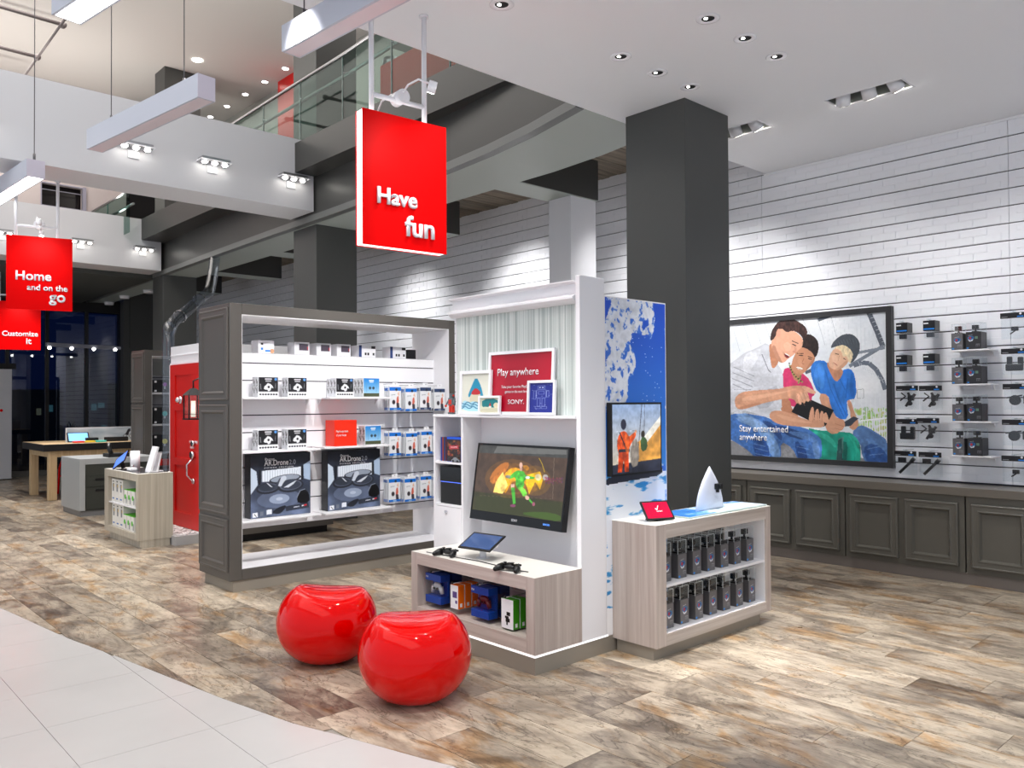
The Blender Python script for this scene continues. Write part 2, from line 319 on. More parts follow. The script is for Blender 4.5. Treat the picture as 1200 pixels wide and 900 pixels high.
# ================================================================== floor: wood-look planks and pale tiles meeting on a curve
BY = [-3, 0, 1.5, 2.70, 2.864, 3.34, 3.62, 4.2, 5.3, 6.0, 7.25, 9, 12, 16, 22]; BX = [4.6, 3.2, 2.6, 2.187, 2.131, 1.995, 1.903, 1.79, 1.622, 1.5, 1.35, 1.2, 1.1, 1.1, 1.1]
bc = lambda y: float(np.interp(y, BY, BX))
def plank_mat():
    m = bpy.data.materials.new('weathered_plank_tile'); m.use_nodes = True; nt = m.node_tree; b = nt.nodes['Principled BSDF']; N = nt.nodes.new; L = nt.links.new
    g = N('ShaderNodeNewGeometry'); a = N('ShaderNodeAttribute'); a.attribute_name = 'rnd'
    off = N('ShaderNodeVectorMath'); off.operation = 'SCALE'; off.inputs[0].default_value = (37.3, 71.9, 13.1); L(a.outputs['Fac'], off.inputs['Scale'])
    ad = N('ShaderNodeVectorMath'); ad.operation = 'ADD'; L(g.outputs['Position'], ad.inputs[0]); L(off.outputs[0], ad.inputs[1])
    def noise(scale, sx, sy, det, rough=.6, dist=0):
        mp = N('ShaderNodeMapping'); mp.inputs['Scale'].default_value = (sx, sy, 1); L(ad.outputs[0], mp.inputs[0])
        n = N('ShaderNodeTexNoise'); n.inputs['Scale'].default_value = scale; n.inputs['Detail'].default_value = det; n.inputs['Roughness'].default_value = rough; n.inputs['Distortion'].default_value = dist
        L(mp.outputs[0], n.inputs['Vector']); return n.outputs['Fac']
    def ramp(src, stops):
        r = N('ShaderNodeValToRGB'); e = r.color_ramp.elements
        while len(e) < len(stops): e.new(.5)
        for k, (p, c) in enumerate(stops): e[k].position = p; e[k].color = (*lin(c), 1)
        L(src, r.inputs[0]); return r.outputs[0]
    def mix(f, A, B, mode='MIX'):
        x = N('ShaderNodeMix'); x.data_type = 'RGBA'; x.blend_type = mode
        (L(f, x.inputs['Factor']) if not isinstance(f, (int, float)) else setattr(x.inputs['Factor'], 'default_value', f)); L(A, x.inputs['A']); L(B, x.inputs['B']); return x.outputs['Result']
    base = ramp(a.outputs['Fac'], [(0, (82, 73, 67)), (.2, (112, 102, 92)), (.42, (182, 169, 151)), (.6, (132, 120, 108)), (.8, (198, 184, 163)), (1, (214, 199, 178))])
    tone = ramp(noise(2.2, 1.6, .85, 7, .66, .9), [(.30, (70, 62, 56)), (.43, (124, 112, 99)), (.55, (188, 174, 154)), (.75, (222, 208, 187))])
    c = mix(.6, base, tone)
    amber = ramp(noise(2.1, 1.7, .7, 6, .64, 1.6), [(.0, (255, 255, 255)), (.52, (255, 255, 255)), (.63, (238, 204, 158)), (.76, (206, 160, 112))]); c = mix(.8, c, amber, 'MULTIPLY')
    grain = ramp(noise(9, 2.2, .7, 7, .72, .5), [(.3, (190, 184, 176)), (.55, (255, 255, 255)), (1, (255, 255, 255))]); c = mix(.8, c, grain, 'MULTIPLY')
    # fine dark cracks: the narrow middle band of a distorted noise
    ck = ramp(noise(2.6, 1.8, .5, 7, .62, 2.0), [(0, (255, 255, 255)), (.482, (255, 255, 255)), (.5, (84, 70, 58)), (.518, (255, 255, 255)), (1, (255, 255, 255))])
    c = mix(.62, c, ck, 'MULTIPLY')
    L(c, b.inputs['Base Color'])
    rr = N('ShaderNodeMapRange'); rr.inputs['To Min'].default_value = .22; rr.inputs['To Max'].default_value = .42; L(noise(6, 1, 1, 3), rr.inputs['Value']); L(rr.outputs[0], b.inputs['Roughness'])
    bp = N('ShaderNodeBump'); bp.inputs['Strength'].default_value = .12; bp.inputs['Distance'].default_value = .004; L(noise(14, 2, .4, 4), bp.inputs['Height']); L(bp.outputs[0], b.inputs['Normal'])
    b.inputs['Specular IOR Level'].default_value = .45; return m
PLANK = plank_mat(); TILE = mat('pale_stone_tile', (198, 195, 193), .22, spec=.5, noise=.05, nscale=2.5); GROUT = mat('grout', (150, 142, 134), .8)
floor = MB().box(-3, -2, -.12, 7.95, 20.4, -.006).build('floor', GROUT); struct(floor)
def piece(poly, rnd, name, m, pile=None, z0=-.006):
    """one flat piece with its own edges and thickness; pile = list to join into instead"""
    n = len(poly)
    if pile is not None: pile.append((poly, rnd)); return
    mb = MB(); mb.prism([(x, y, z0) for x, y in poly], (0, 0, .006)); o = mb.build(name, m, floor)
    at = o.data.attributes.new('rnd', 'FLOAT', 'FACE'); at.data.foreach_set('value', [rnd] * len(o.data.polygons)); return o
def clip(x0, x1, y0, y1, wood_side, g=.0012):
    x0 += g; x1 -= g; y0 += g; y1 -= g
    ys = [y0 + (y1 - y0) * i / 8 for i in range(9)]
    if wood_side:
        L_ = [(max(x0, bc(y) + .001), y) for y in ys]; L_ = [p for p in L_ if p[0] < x1 - .004]
        if len(L_) < 2: return None
        return [(x1, L_[0][1]), (x1, L_[-1][1])] + L_[::-1]
    R = [(min(x1, bc(y) - .001), y) for y in ys]; R = [p for p in R if p[0] > x0 + .004]
    if len(R) < 2: return None
    return [(x0, R[-1][1]), (x0, R[0][1])] + R
random.seed(7); pieces = []
for k in range(26):
    xa = 1.006 + .25 * k
    if xa > 7.43: break
    xb = min(xa + .25, 7.44); y = -1.2 - random.choice((0, .3, .6, .9))
    while y < 20.2:
        P = clip(xa, xb, max(y, -1), min(y + 1.2, 20.2), True)
        if P and y + 1.2 > -1: pieces.append((P, random.random()))
        y += 1.2
def key(P): cx = sum(p[0] for p in P) / len(P); cy = sum(p[1] for p in P) / len(P); d = .679 * cx + .734 * cy; s = .734 * cx - .679 * cy; return (0 if d > .6 and abs(s) < .68 * d and 1.55 / d * 951 < 430 + 120 else 50) + d
pieces.sort(key=lambda q: key(q[0]))
for P, r in pieces[:290]: piece(P, r, 'plank', PLANK)
def pile_of(lst, name, m):
    mb = MB(); rv = []
    for P, r in lst: k = len(mb.f); mb.prism([(x, y, -.006) for x, y in P], (0, 0, .006)); rv += [r] * (len(mb.f) - k)
    o = mb.build(name, m, floor); at = o.data.attributes.new('rnd', 'FLOAT', 'FACE'); at.data.foreach_set('value', rv); o['kind'] = 'stuff'; return o
pile_of(pieces[290:], 'far_planks', PLANK)
far = []
for i in range(-6, 3):
    for j in range(-9, 30):
        x0, y0 = 1.008 + .585 * i, 3.848 + .5535 * j
        if x0 > 2.8 or x0 < -2.6: continue
        P = clip(x0, x0 + .585, y0, y0 + .5535, False)
        if P is None: continue
        d = .679 * (x0 + .3) + .734 * (y0 + .3); s = .734 * (x0 + .3) - .679 * (y0 + .3)
        if d > 1 and -.72 * d < s < .7 * d and y0 < 9: piece(P, .5, 'tile', TILE)
        else: far.append((P, .5))
pile_of(far, 'far_tiles', TILE)
# ================================================================== right wall: slats with shallow brick relief
wall = MB().box(7.822, -1.5, -.05, 8.05, 20.4, 4.7).build('wall_right', GROOVE); struct(wall)
seams = [-1.5, -.15, 2.18, 4.505, 6.30, 8.105, 10.43, 12.76, 15.09, 17.4, 20.3]
nsl = 24; ztop = 3.949 + .149 * 3
rows = [ztop - .149 * k for k in range(nsl)]
for zt in rows:
    if zt > 4.5 or zt - .149 < .76: continue
    for a, b in zip(seams[:-1], seams[1:]):
        MB().box(7.803, a + .002, zt - .143, 7.8225, b - .002, zt - .004).build('slat', WALLW, wall)
bb = MB().bev(-.0035, -.106, -.0325, .002, .106, .0325, .0022)
proto = bb.build('brick', WALLW, wall, loc=(0, 0, 0), world=False); bm_ = proto.data; bricks = []
for r_, zt in enumerate(rows):
    if zt - .149 < .76: continue
    for c_ in (0, 1):
        zc = zt - .0405 - .067 * c_ - .001
        y = -1.4 + .11 * c_
        while y < 17.5:
            yc = y + .109
            if all(abs(yc - s_) > .1 for s_ in seams): bricks.append((yc, zc))
            y += .2205
def vis(q):
    y, z = q
    if z < 2.45 and 3.1 < y < 5.3: return 100 + y
    if y < 1.45: return 200 - y
    return y
bricks.sort(key=lambda q: (vis(q), -q[1]))
first = True
for y, z in bricks[:295]:
    if first: o = proto; first = False
    else: o = bpy.data.objects.new('brick', bm_); COL.objects.link(o); o.parent = wall
    o.location = (7.8025, y, z)
mb = MB(); vs = [v.co.copy() for v in bm_.vertices]; fs = [tuple(p.vertices) for p in bm_.polygons]
mbb = MB()
for y, z in bricks[295:]: mbb.box(7.799, y - .106, z - .0325, 7.8035, y + .106, z + .0325)
o = mbb.build('brick_relief', WALLW, wall); o['kind'] = 'stuff'
MB().box(7.79, -1.5, 3.935, 7.81, 4.47, 3.958).build('trim_1', CEILW)['kind'] = 'structure'
# ================================================================== main ceiling with two gimbal openings
G1, G2 = (6.25, 2.44, 6.50, 3.05), (6.25, 3.64, 6.52, 4.25)
mb = MB(); zc0, zc1 = 3.96, 4.25
mb.box(.6, -2.5, zc0, 6.25, 4.46, zc1); mb.box(6.52, -2.5, zc0, 7.95, 4.46, zc1)
mb.box(6.25, -2.5, zc0, 6.52, G1[1], zc1); mb.box(6.25, G1[3], zc0, 6.52, G2[1], zc1); mb.box(6.25, G2[3], zc0, 6.52, 4.46, zc1); mb.box(6.50, G1[1], zc0, 6.52, G1[3], zc1)
struct(mb.build('ceiling', CEILW))
for i, (g, n) in enumerate(((G1, 3), (G2, 3))):
    t = thing('gimbal_light', ['long recessed ceiling box with three gimbal lamps, nearest the brick wall corner' , 'recessed gimbal lamp box half hidden behind the big charcoal column'][i], 'ceiling light', ((g[0] + g[2]) / 2, (g[1] + g[3]) / 2, 3.96), 0, 'recessed gimbal lamp boxes')
    f = MB(); f.frame((g[0], g[1], 3.957), (1, 0, 0), (0, 1, 0), (0, 0, 1), g[2] - g[0], g[3] - g[1], .012, .012); f.build('trim_frame', WHITEP, t)
    f = MB(); SG = mat('gimbal_box_grey', (120, 124, 120), .5)
    f.box(g[0] + .003, g[1] + .003, 4.10, g[2] - .003, g[3] - .003, 4.11); f.box(g[0] + .003, g[1] + .003, 3.97, g[0] + .01, g[3] - .003, 4.10); f.box(g[2] - .01, g[1] + .003, 3.97, g[2] - .003, g[3] - .003, 4.10); f.box(g[0] + .003, g[1] + .003, 3.97, g[2] - .003, g[1] + .01, 4.10); f.box(g[0] + .003, g[3] - .01, 3.97, g[2] - .003, g[3] - .003, 4.10)
    f.build('recess_box', SG, t)
    for k in range(n):
        y = g[1] + (g[3] - g[1]) * (k + .5) / n; c = Vector(((g[0] + g[2]) / 2, y, 3.985)); d = Vector((.75, (-.3, .05, .35)[k], -1)).normalized()
        h = MB(); h.cyl(c - d * .05, c + d * .055, .055, n=18); h.cyl(c + d * .055, c + d * .060, .055, .05, n=18, m=1); hd = h.build('lamp_head', [WHITEP, BLACK], t)
        MB().cyl(c + d * .0595, c + d * .0625, .044, n=16).build('lamp_lens', LAMP, hd)
DL = [(3.275, 3.613), (4.359, 2.877), (4.779, 2.869), (5.199, 2.875), (4.387, 3.606), (4.804, 3.605), (5.205, 3.601)]
DLL = ['round recessed downlight at the top edge above the hanging sign', 'round downlight, left of the front row of three in the white ceiling', 'round downlight, middle of the front row of three in the white ceiling', 'round downlight, right of the front row of three in the white ceiling',
       'round downlight, left of the rear row of three above the column', 'round downlight, middle of the rear row of three above the column', 'round downlight, right of the rear row, closest to the column top']
for (x, y), lb in zip(DL, DLL):
    t = thing('downlight', lb, 'ceiling light', (x, y, 3.96), 0, 'round downlights in the white ceiling')
    r = MB(); n = 28
    ring = [(.075, 3.9585), (.075, 3.955), (.068, 3.952), (.046, 3.953), (.040, 3.959)]
    vs = [(x + q * math.cos(2 * math.pi * i / n), y + q * math.sin(2 * math.pi * i / n), z) for q, z in ring for i in range(n)]
    r.add(vs, [(k * n + i, k * n + (i + 1) % n, (k + 1) * n + (i + 1) % n, (k + 1) * n + i) for k in range(len(ring) - 1) for i in range(n)], 0, True); r.build('trim_ring', WHITEP, t)
    MB().cyl((x, y, 3.9575), (x, y, 3.9595), .042, n=20).build('baffle', BLKM, t)
    MB().cyl((x - .012, y + .008, 3.9545), (x - .012, y + .008, 3.958), .012, n=14).build('lamp_lens', LAMP, t)
# ================================================================== columns
def column(x0, y0, x1, y1, z0, z1, label, m=None, name='column'):
    o = MB().bev(x0, y0, z0, x1, y1, z1, .006).build(name, m or GREYD); tag(o, label, None, None, 'structure'); return o
column(5.36, 3.76, 5.985, 4.36, -.002, 3.962, 'big square charcoal column in front, reaching the white ceiling')
column(5.3, 9.47, 5.91, 10.09, -.002, 3.9, 'charcoal column rising behind the drone display')
column(5.3, 9.47, 5.91, 10.09, 4.83, 7.66, 'upper part of the second column, seen above the glass railing')
column(5.3, 14.98, 5.91, 15.5, -.002, 3.9, 'charcoal column behind the clear tube')
column(5.3, 14.9, 5.95, 15.4, 4.83, 7.66, 'dark column head touching the beige ceiling')
WP = mat('white_pier_paint', (214, 214, 218), .4)
column(6.72, 6.27, 7.15, 6.62, .81, 3.9, 'white square pier standing in front of the brick wall', WP, 'pier')
# ================================================================== mezzanine: curved charcoal fascia, sage soffit, timber ceiling
FA = [(4.3, 4.86), (5.35, 4.964), (6.42, 5.06), (8.41, 5.17), (11.0, 5.20), (12.6, 5.23), (14.6, 5.29), (20.2, 5.42)]
fy = np.linspace(4.47, 20.2, 26); fx = np.interp(fy, [a for a, b in FA], [b for a, b in FA])
zsof = lambda y: 3.890 + .073 * max(0.0, 1 - (y - 4.47) / .9)      # the soffit rises to meet the main ceiling
def strip(off, z0, z1, th, m, name, y0=4.47, y1=20.2, dz=False):
    P = [(x + off, y) for x, y in zip(fx, fy) if y0 <= y <= y1]; mb = MB(); n = len(P)
    k_ = lambda y: (zsof(y) - 3.89) if dz else 0
    vs = [(x, y, z0 + k_(y)) for x, y in P] + [(x, y, z1 + k_(y)) for x, y in P] + [(x + th, y, z0 + k_(y)) for x, y in P] + [(x + th, y, z1 + k_(y)) for x, y in P]; fs = []
    for i in range(n - 1): fs += [(i, i + 1, n + i + 1, n + i), (2 * n + i, 3 * n + i, 3 * n + i + 1, 2 * n + i + 1), (i, 2 * n + i, 2 * n + i + 1, i + 1), (n + i, n + i + 1, 3 * n + i + 1, 3 * n + i)]
    fs += [(0, n, 3 * n, 2 * n), (n - 1, 3 * n - 1, 4 * n - 1, 2 * n - 1)]
    return mb.add(vs, fs).build(name, m)
f = strip(0, 3.97, 4.80, .12, GREYF, 'mezzanine_fascia'); struct(f)
struct(strip(-.03, 4.76, 4.85, .2, GREYF, 'trim_2')); struct(strip(-.02, 3.885, 3.965, .1, mat('fascia_lip', (104, 106, 104), .35), 'trim_3', dz=True))
n = len(fx); vs = [(x, y, zsof(y)) for x, y in zip(fx, fy)] + [(5.9, y, zsof(y)) for y in fy] + [(x, y, 4.35) for x, y in zip(fx, fy)] + [(5.9, y, 4.35) for y in fy]
mb = MB().add(vs, [q for i in range(n - 1) for q in ((i, i + 1, n + i + 1, n + i), (n + i, n + i + 1, 3 * n + i + 1, 3 * n + i))] + [(0, n, 3 * n, 2 * n)]); struct(mb.build('mezzanine_soffit', SOFF))
struct(MB().box(4.9, 4.47, 4.45, 7.95, 20.3, 4.82).build('mezzanine_floor', GREYF))
TIMB = wood('weathered_ceiling_board', (98, 88, 76), (150, 138, 122), 'X', 1.0, .7, 14)
deck = MB().box(5.9, 4.47, 4.385, 7.83, 20.3, 4.45).build('ceiling_timber', BLKM); struct(deck)
k = 0; y = 4.5
while y < 19.9:
    if y < 12.5:
        MB().box(5.905, y + .003, 4.365 + .004 * (k % 3), 7.8, y + .137, 4.387).build('ceiling_board', TIMB, deck)
    k += 1; y += .14
mbb = MB(); y = 12.64
while y < 20.1: mbb.box(5.905, y, 4.366, 7.8, y + .134, 4.387); y += .14
mbb.build('far_ceiling_boards', TIMB, deck)['kind'] = 'stuff'
for i, y in enumerate((6.24, 8.80, 11.6, 14.1, 16.8)):
    o = MB().box(5.9, y, 3.90, 7.16, y + .42, 4.37).build('ceiling_beam', [GREYF]); tag(o, ['dark cross beam resting on the white pier', 'dark cross beam just right of the hanging sign', 'dark cross beam hidden over the display', 'dark cross beam above the grey display cabinet', 'farthest dark cross beam'][i], None, None, 'structure')
    o2 = MB().box(5.9, y + .01, 3.894, 7.15, y + .41, 3.8995).build('trim_%d' % (10 + i), SOFF); struct(o2)
# ================================================================== the two white bridges crossing the void, each with lamp cassettes
def bridge(nm, x0, x1, y0, y1, z0, z1):
    o = MB().box(x0, y0, z0, x1, y1, z1).build(nm, BRIDGE); struct(o); return o
b1 = bridge('bulkhead_bridge', -3, 5.16, 9.29, 9.9, 4.0, 4.88); tag(b1, 'near white bridge crossing the void at second floor level')
b2 = bridge('bulkhead_bridge', -1, 5.24, 14.9, 15.5, 3.94, 4.82); tag(b2, 'farther white bridge crossing the void behind the hanging signs')
def cassette(x, yb, z, label, n=3):
    t = thing('lamp_cassette', label, 'spotlight', (x, yb, z), 0, 'three-lamp spotlight cassettes on the white bridges'); w = .36 if n == 3 else .30
    f = MB(); f.frame((x - w / 2, yb - .16, z), (1, 0, 0), (0, 1, 0), (0, 0, 1), w, .158, .014, .012); f.build('trim_frame', WHITEP, t)
    f = MB(); f.box(x - w / 2 + .016, yb - .144, z + .008, x + w / 2 - .016, yb - .001, z + .04); f.build('housing', STEEL, t)
    for k in range(n):
        cx = x - w / 2 + w * (k + .5) / n
        h = MB(); h.cyl((cx, yb - .075, z + .03), (cx, yb - .085, z - .015), .042, .045, n=14); hd = h.build('lamp_head', CHROME, t)
        MB().ball((cx, yb - .086, z - .016), .032, .032, .018, n=12, k=6).build('lamp_lens', LAMP, hd)
    MB().box(x - .06, yb - .012, z - .11, x + .06, yb - .001, z - .03).build('access_plate', WHITEP, t)
for x, lb in ((1.5, 'lamp cassette at the left end of the near white bridge'), (2.97, 'lamp cassette behind the left end of the unlit pendant beam'), (3.84, 'bright lamp cassette in the middle of the near white bridge'), (4.84, 'lamp cassette at the right end of the near bridge, beside the charcoal fascia')): cassette(x, 9.289, 4.35, lb)
for x, lb in ((2.75, 'lamp cassette on the far bridge, left of the Home sign'), (3.92, 'lamp cassette on the far bridge, just right of the Home sign'), (4.92, 'lamp cassette at the right end of the far bridge')): cassette(x, 14.899, 4.28, lb)
# ================================================================== upper storey seen through the void
struct(MB().box(-8, 4.0, 7.65, 8.2, 22, 7.8).build('ceiling_upper', BEIGE)); struct(MB().box(-8, -6, 7.65, 8.2, 4.0, 7.8).build('ceiling_hall', BEIGE))
uw = MB(); UWX = [(-8, 3.80, 4.0, 7.65), (3.80, 4.51, 4.0, 5.28), (3.80, 4.51, 5.71, 7.65), (4.51, 5.3, 4.0, 7.65)]
for a, b, c, d in UWX: uw.box(a, 17.0, c, b, 17.15, d)
PINK = mat('upper_wall_paint', (196, 184, 182), .8); struct(uw.build('wall_back_upper', PINK))
struct(MB().box(5.3, 20.0, 4.82, 7.9, 20.2, 7.65).build('wall_end_upper', mat('dark_stone', (70, 68, 70), .6)))
struct(MB().box(3.75, 17.2, 5.2, 4.6, 17.3, 5.8).build('wall_window_dark', mat('window_night', (14, 8, 10), .2)))
wn = MB(); wn.frame((3.79, 16.99, 5.27), (1, 0, 0), (0, 0, 1), (0, 1, 0), .73, .45, .02, .04); wn.box(4.50, 16.95, 5.27, 4.56, 17.0, 5.72); wn.box(3.8, 17.0, 5.58, 4.51, 17.02, 5.59); struct(wn.build('window_3', mat('window_frame_grey', (150, 146, 160), .4)))
struct(MB().box(7.3, 5.5, 4.83, 7.4, 13.36, 7.65).build('wall_upper_1', mat('upper_white', (168, 166, 160), .7))); struct(MB().box(7.3, 14.22, 4.83, 7.4, 20.0, 7.65).build('wall_upper_2', MATS['upper_white']))
tag(MB().box(7.15, 13.36, 4.83, 7.4, 14.22, 7.649).build('red_niche', REDD), 'red painted niche in the upper storey wall, behind the glass railing', None, None, 'structure')
for i, yy in enumerate((13.53, 14.35, 15.19, 16.05, 16.88)):
    t = thing('upstairs_downlight', ['nearest', 'second', 'third', 'fourth', 'farthest'][i] + ' small downlight of the upstairs row running away along the ceiling', 'ceiling light', (6.95, yy, 7.65), 0, 'upstairs downlights'); MB().cyl((6.95, yy, 7.635), (6.95, yy, 7.649), .07, n=14).build('trim_ring', WHITEP, t); MB().cyl((6.95, yy, 7.628), (6.95, yy, 7.634), .05, n=12).build('lamp_lens', LAMP, t)
o = MB().cyl((5.63, 14.25, 7.635), (5.63, 14.25, 7.649), .08, n=14).build('upstairs_downlight', LAMP); tag(o, 'lone small downlight in the beige ceiling above the pendant beam', 'ceiling light', 'upstairs downlights')
bk = MB(); bk.box(6.5, 6.6, 6.62, 7.29, 9.6, 6.95); tag(bk.build('upper_bulkhead', mat('upper_bulkhead', (196, 194, 188), .7)), 'white bulkhead seen through the glass railing upstairs', None, None, 'structure')
rp = thing('red_wall_panel', 'red panel with two lines of small white text upstairs beside the railing', 'sign', (5.95, 8.1, 5.0)); MB().box(5.95, 7.25, 5.1, 6.0, 8.95, 5.98).build('panel', mat('coral_red', (196, 62, 50), .5), rp)
text('lettering', 'A wireless store of your own', (5.945, 8.75, 5.30), UX, VZ, .075, WHITEP, rp, .001); text('lettering', 'open for everyone', (5.945, 8.75, 5.20), UX, VZ, .075, WHITEP, rp, .001)
o = MB(); o.cyl((6.4, 9.3, 4.82), (6.4, 9.3, 6.3), .09, n=18); o.cyl((6.4, 9.3, 6.2), (6.4, 9.3, 6.3), .15, n=18); tag(o.build('upstairs_post', STEEL), 'round steel post standing behind the glass railing upstairs', None, None, 'structure')
# glass railing on the fascia
def railing(label, P, z0, z1, seamY):
    t = thing('glass_railing', label, 'railing', (P[0][0], P[0][1], z0))
    for a, b in zip(P[:-1], P[1:]): 
        MB().prism([(a[0], a[1] + .004, z0), (b[0], b[1] - .004, z0), (b[0], b[1] - .004, z1), (a[0], a[1] + .004, z1)], (.012, 0, 0)).build('glass_pane', PANE, t)
    MB().tube([(x, y, z1 + .02) for x, y in P], .022, 10).build('top_rail', STEEL, t); MB().tube([(x + .07, y, z1 - .2) for x, y in P], .022, 10).build('hand_rail', STEEL, t)
    for x, y in P[1:-1]: MB().cyl((x, y, z1 - .2), (x + .07, y, z1 - .2), .01).build('bracket', CHROME, t); MB().box(x - .003, y - .006, z0, x + .016, y + .006, z1).build('joint_strip', mat('glass_edge', (70, 96, 90), .2), t)
    return t
railing('long glass railing with steel handrails along the charcoal fascia', [(float(np.interp(y, fy, fx)) + .03, y) for y in (5.2, 6.4, 7.53, 8.65, 9.75, 10.85, 11.95, 13.1)], 4.85, 5.80, None)
railing('short glass railing upstairs behind the far white bridge', [(4.6, 14.6), (4.6, 15.8), (4.6, 16.9)], 4.5, 5.2, None)
# pipe ladder of the hall canopy, top left
t = thing('pipe_grid', 'thin grey pipe grid hanging under the hall ceiling at top left', 'pipe', (3.15, 14.0, 7.0)); PIPE = mat('pipe_grey', (120, 112, 112), .4, metal=.4)
MB().tube([(3.19, 16.8, 7.0), (3.11, 12.4, 7.0)], .018).build('long_pipe', PIPE, t)
for y in (16.09, 14.37, 12.9): MB().tube([(3.2, y, 7.03), (0.6, y - .05, 7.03)], .03).build('cross_pipe', PIPE, t); MB().ball((3.15, y, 7.02), .05).build('clamp', PIPE, t)
# ================================================================== far shop front at night
YG = 20.13
fr = MB(); DK = mat('dark_mullion', (16, 17, 19), .35)
struct(MB().box(-3, YG - .05, 3.66, 7.9, YG + .2, 3.95).build('wall_front_header', BLKM)); struct(MB().box(-3, 15.5, 3.86, 5.3, 20.2, 3.94).build('ceiling_back', mat('back_ceiling', (70, 72, 68), .6)))
mull = [2.9, 3.86, 4.62, 5.42, 6.15]
for i, x in enumerate(mull): struct(MB().box(x - .035, YG - .05, .0, x + .035, YG + .05, 3.66).build('trim_%d' % (20 + i), DK))
struct(MB().box(-3, YG - .06, 0, 6.3, YG + .06, .12).build('baseboard_front', mat('sill_grey', (96, 94, 90), .4)))
for i in range(4):
    o = MB().box(mull[i] + .035, YG - .006, .12, mull[i + 1] - .035, YG + .006, 3.66).build('window_%d' % (i + 1), glass('night_glass', (150, 165, 185), .08)); struct(o)
struct(MB().box(6.13, YG - .3, 0, 7.9, YG + .2, 4.5).build('wall_front_side', GREYD)); struct(MB().box(-3, YG - .05, 0, 2.9, YG + .2, 3.95).build('wall_front_left', GREYD))
h = MB(); h.tube([PY(84.5, 508, 20.0), PY(84.5, 498, 19.94), PY(86.5, 495, 19.94), PY(88, 498, 19.94), PY(88, 508, 20.0)], .012); tag(h.build('door_pull', BLACK), 'black loop pull handle on the glass shop door', 'door handle')
# the street outside: dusk sky wall, dark buildings, lit windows
NS = mat('night_sky_blue', (10, 18, 44), .9, emit=(22, 36, 72), estr=1.0); struct(MB().box(0, 27.9, -.2, 16, 28.1, 9).build('wall_night_sky', NS)); struct(MB().box(0, 20.35, -.3, 16, 28, -.15).build('street_ground', mat('night_asphalt', (22, 22, 26), .7)))
struct(MB().box(0, 20.35, 9, 16, 28, 9.1).build('night_shield_top', mat('night_dark', (4, 5, 10), .9))); struct(MB().box(15.9, 20.35, -.2, 16, 28, 9).build('night_shield_right', MATS['night_dark'])); struct(MB().box(0, 20.35, -.2, .1, 28, 9).build('night_shield_left', MATS['night_dark']))  # unseen dark top and sides, added to shut world light off the street
random.seed(3)
for i, (x, w_, h_, c) in enumerate(((4.5, 1.2, 1.7, (30, 34, 44)), (5.9, 1.1, 1.4, (22, 26, 36)), (7.2, .9, 2.5, (44, 52, 74)), (8.4, 1.3, 1.6, (40, 46, 40)), (9.9, 1.5, 1.9, (60, 62, 48)))):
    t = thing('street_building', ['lowest dark building across the night street', 'dark building across the street beside the tall pale one', 'tall blue grey building across the night street', 'olive building across the night street', 'yellowish lit building across the street'][i], 'building', (x, 26.5, -.15))
    MB().box(x - w_ / 2, 26.2, -.15, x + w_ / 2, 27.2, h_ + .6).build('wall', mat('bld%d' % i, c, .8, emit=c, estr=.25), t)
    for k in range(5):
        wx = x + random.uniform(-.4, .4) * w_; wz = random.uniform(.3, 1.5); hw = random.uniform(.03, .09)
        MB().box(wx - hw, 26.17 - .004 * k, wz, wx + hw, 26.2, wz + random.uniform(.08, .2)).build('window', mat('lit_window_%d' % (k % 2), (150, 200, 180), .5, emit=((150, 210, 190), (230, 190, 120))[k % 2], estr=.35), t)
t = thing('transom_bar', 'grey transom bar with a row of small glowing dots near the glass front', 'transom bar', PY(97, 406, 18.5)); a, b = PY(54, 403.5, 18.5), PY(141, 408, 18.5)
MB().obox((a + b) / 2, (b - a).normalized(), (0, 1, 0), (0, 0, 1), (b - a).length / 2, .05, .035).build('rail', mat('transom_grey', (120, 122, 134), .4), t)
for px in (58, 84, 110, 135): p = PY(px, 407.5 + (px - 58) * .03, 18.45); MB().ball(p, .032).build('lamp', LAMP, t)  # glowing balls added for the bright dots below the transom bar
[MB().cyl((a + b) / 2 + Vector((q_, 0, 0)), ((a.x + b.x) / 2 + q_, a.y, 3.86), .005).build('hanger', BLKM, t) for q_ in (-.9, .9)]
for i, (px, py, lb) in enumerate(((146, 348.5, 'white ceiling smoke detector over the far column'), (128, 356, 'small flush lamp in the dark back ceiling'), (174, 342, 'white dome speaker under the soffit beside the third column'))):
    p = PZ(px, py, 3.855); mbx = MB(); mbx.cyl(p + Vector((0, 0, .035)), p + Vector((0, 0, -.03)), .11, .09, n=16); tag(mbx.build('ceiling_device', WHITEP, loc=p), lb, 'ceiling device')
# hall wall far left behind the tiles, and a white fabric banner at the very left
bn = thing('fabric_banner', 'tall white fabric banner at the left edge with red marks', 'banner', (3.72, 19.5, 0)); MB().bev(2.6, 19.5, .02, 3.83, 19.56, 2.34, .01).build('fabric', mat('banner_cloth', (206, 206, 210), .8, bump=.5, nscale=6), bn)
MB().box(3.6, 19.48, 2.3, 3.9, 19.58, 2.42).build('clip', BLKM, bn); p = PY(1.5, 481, 19.49); MB().ball(p, .03, .005, .03).build('red_mark', REDP, bn)
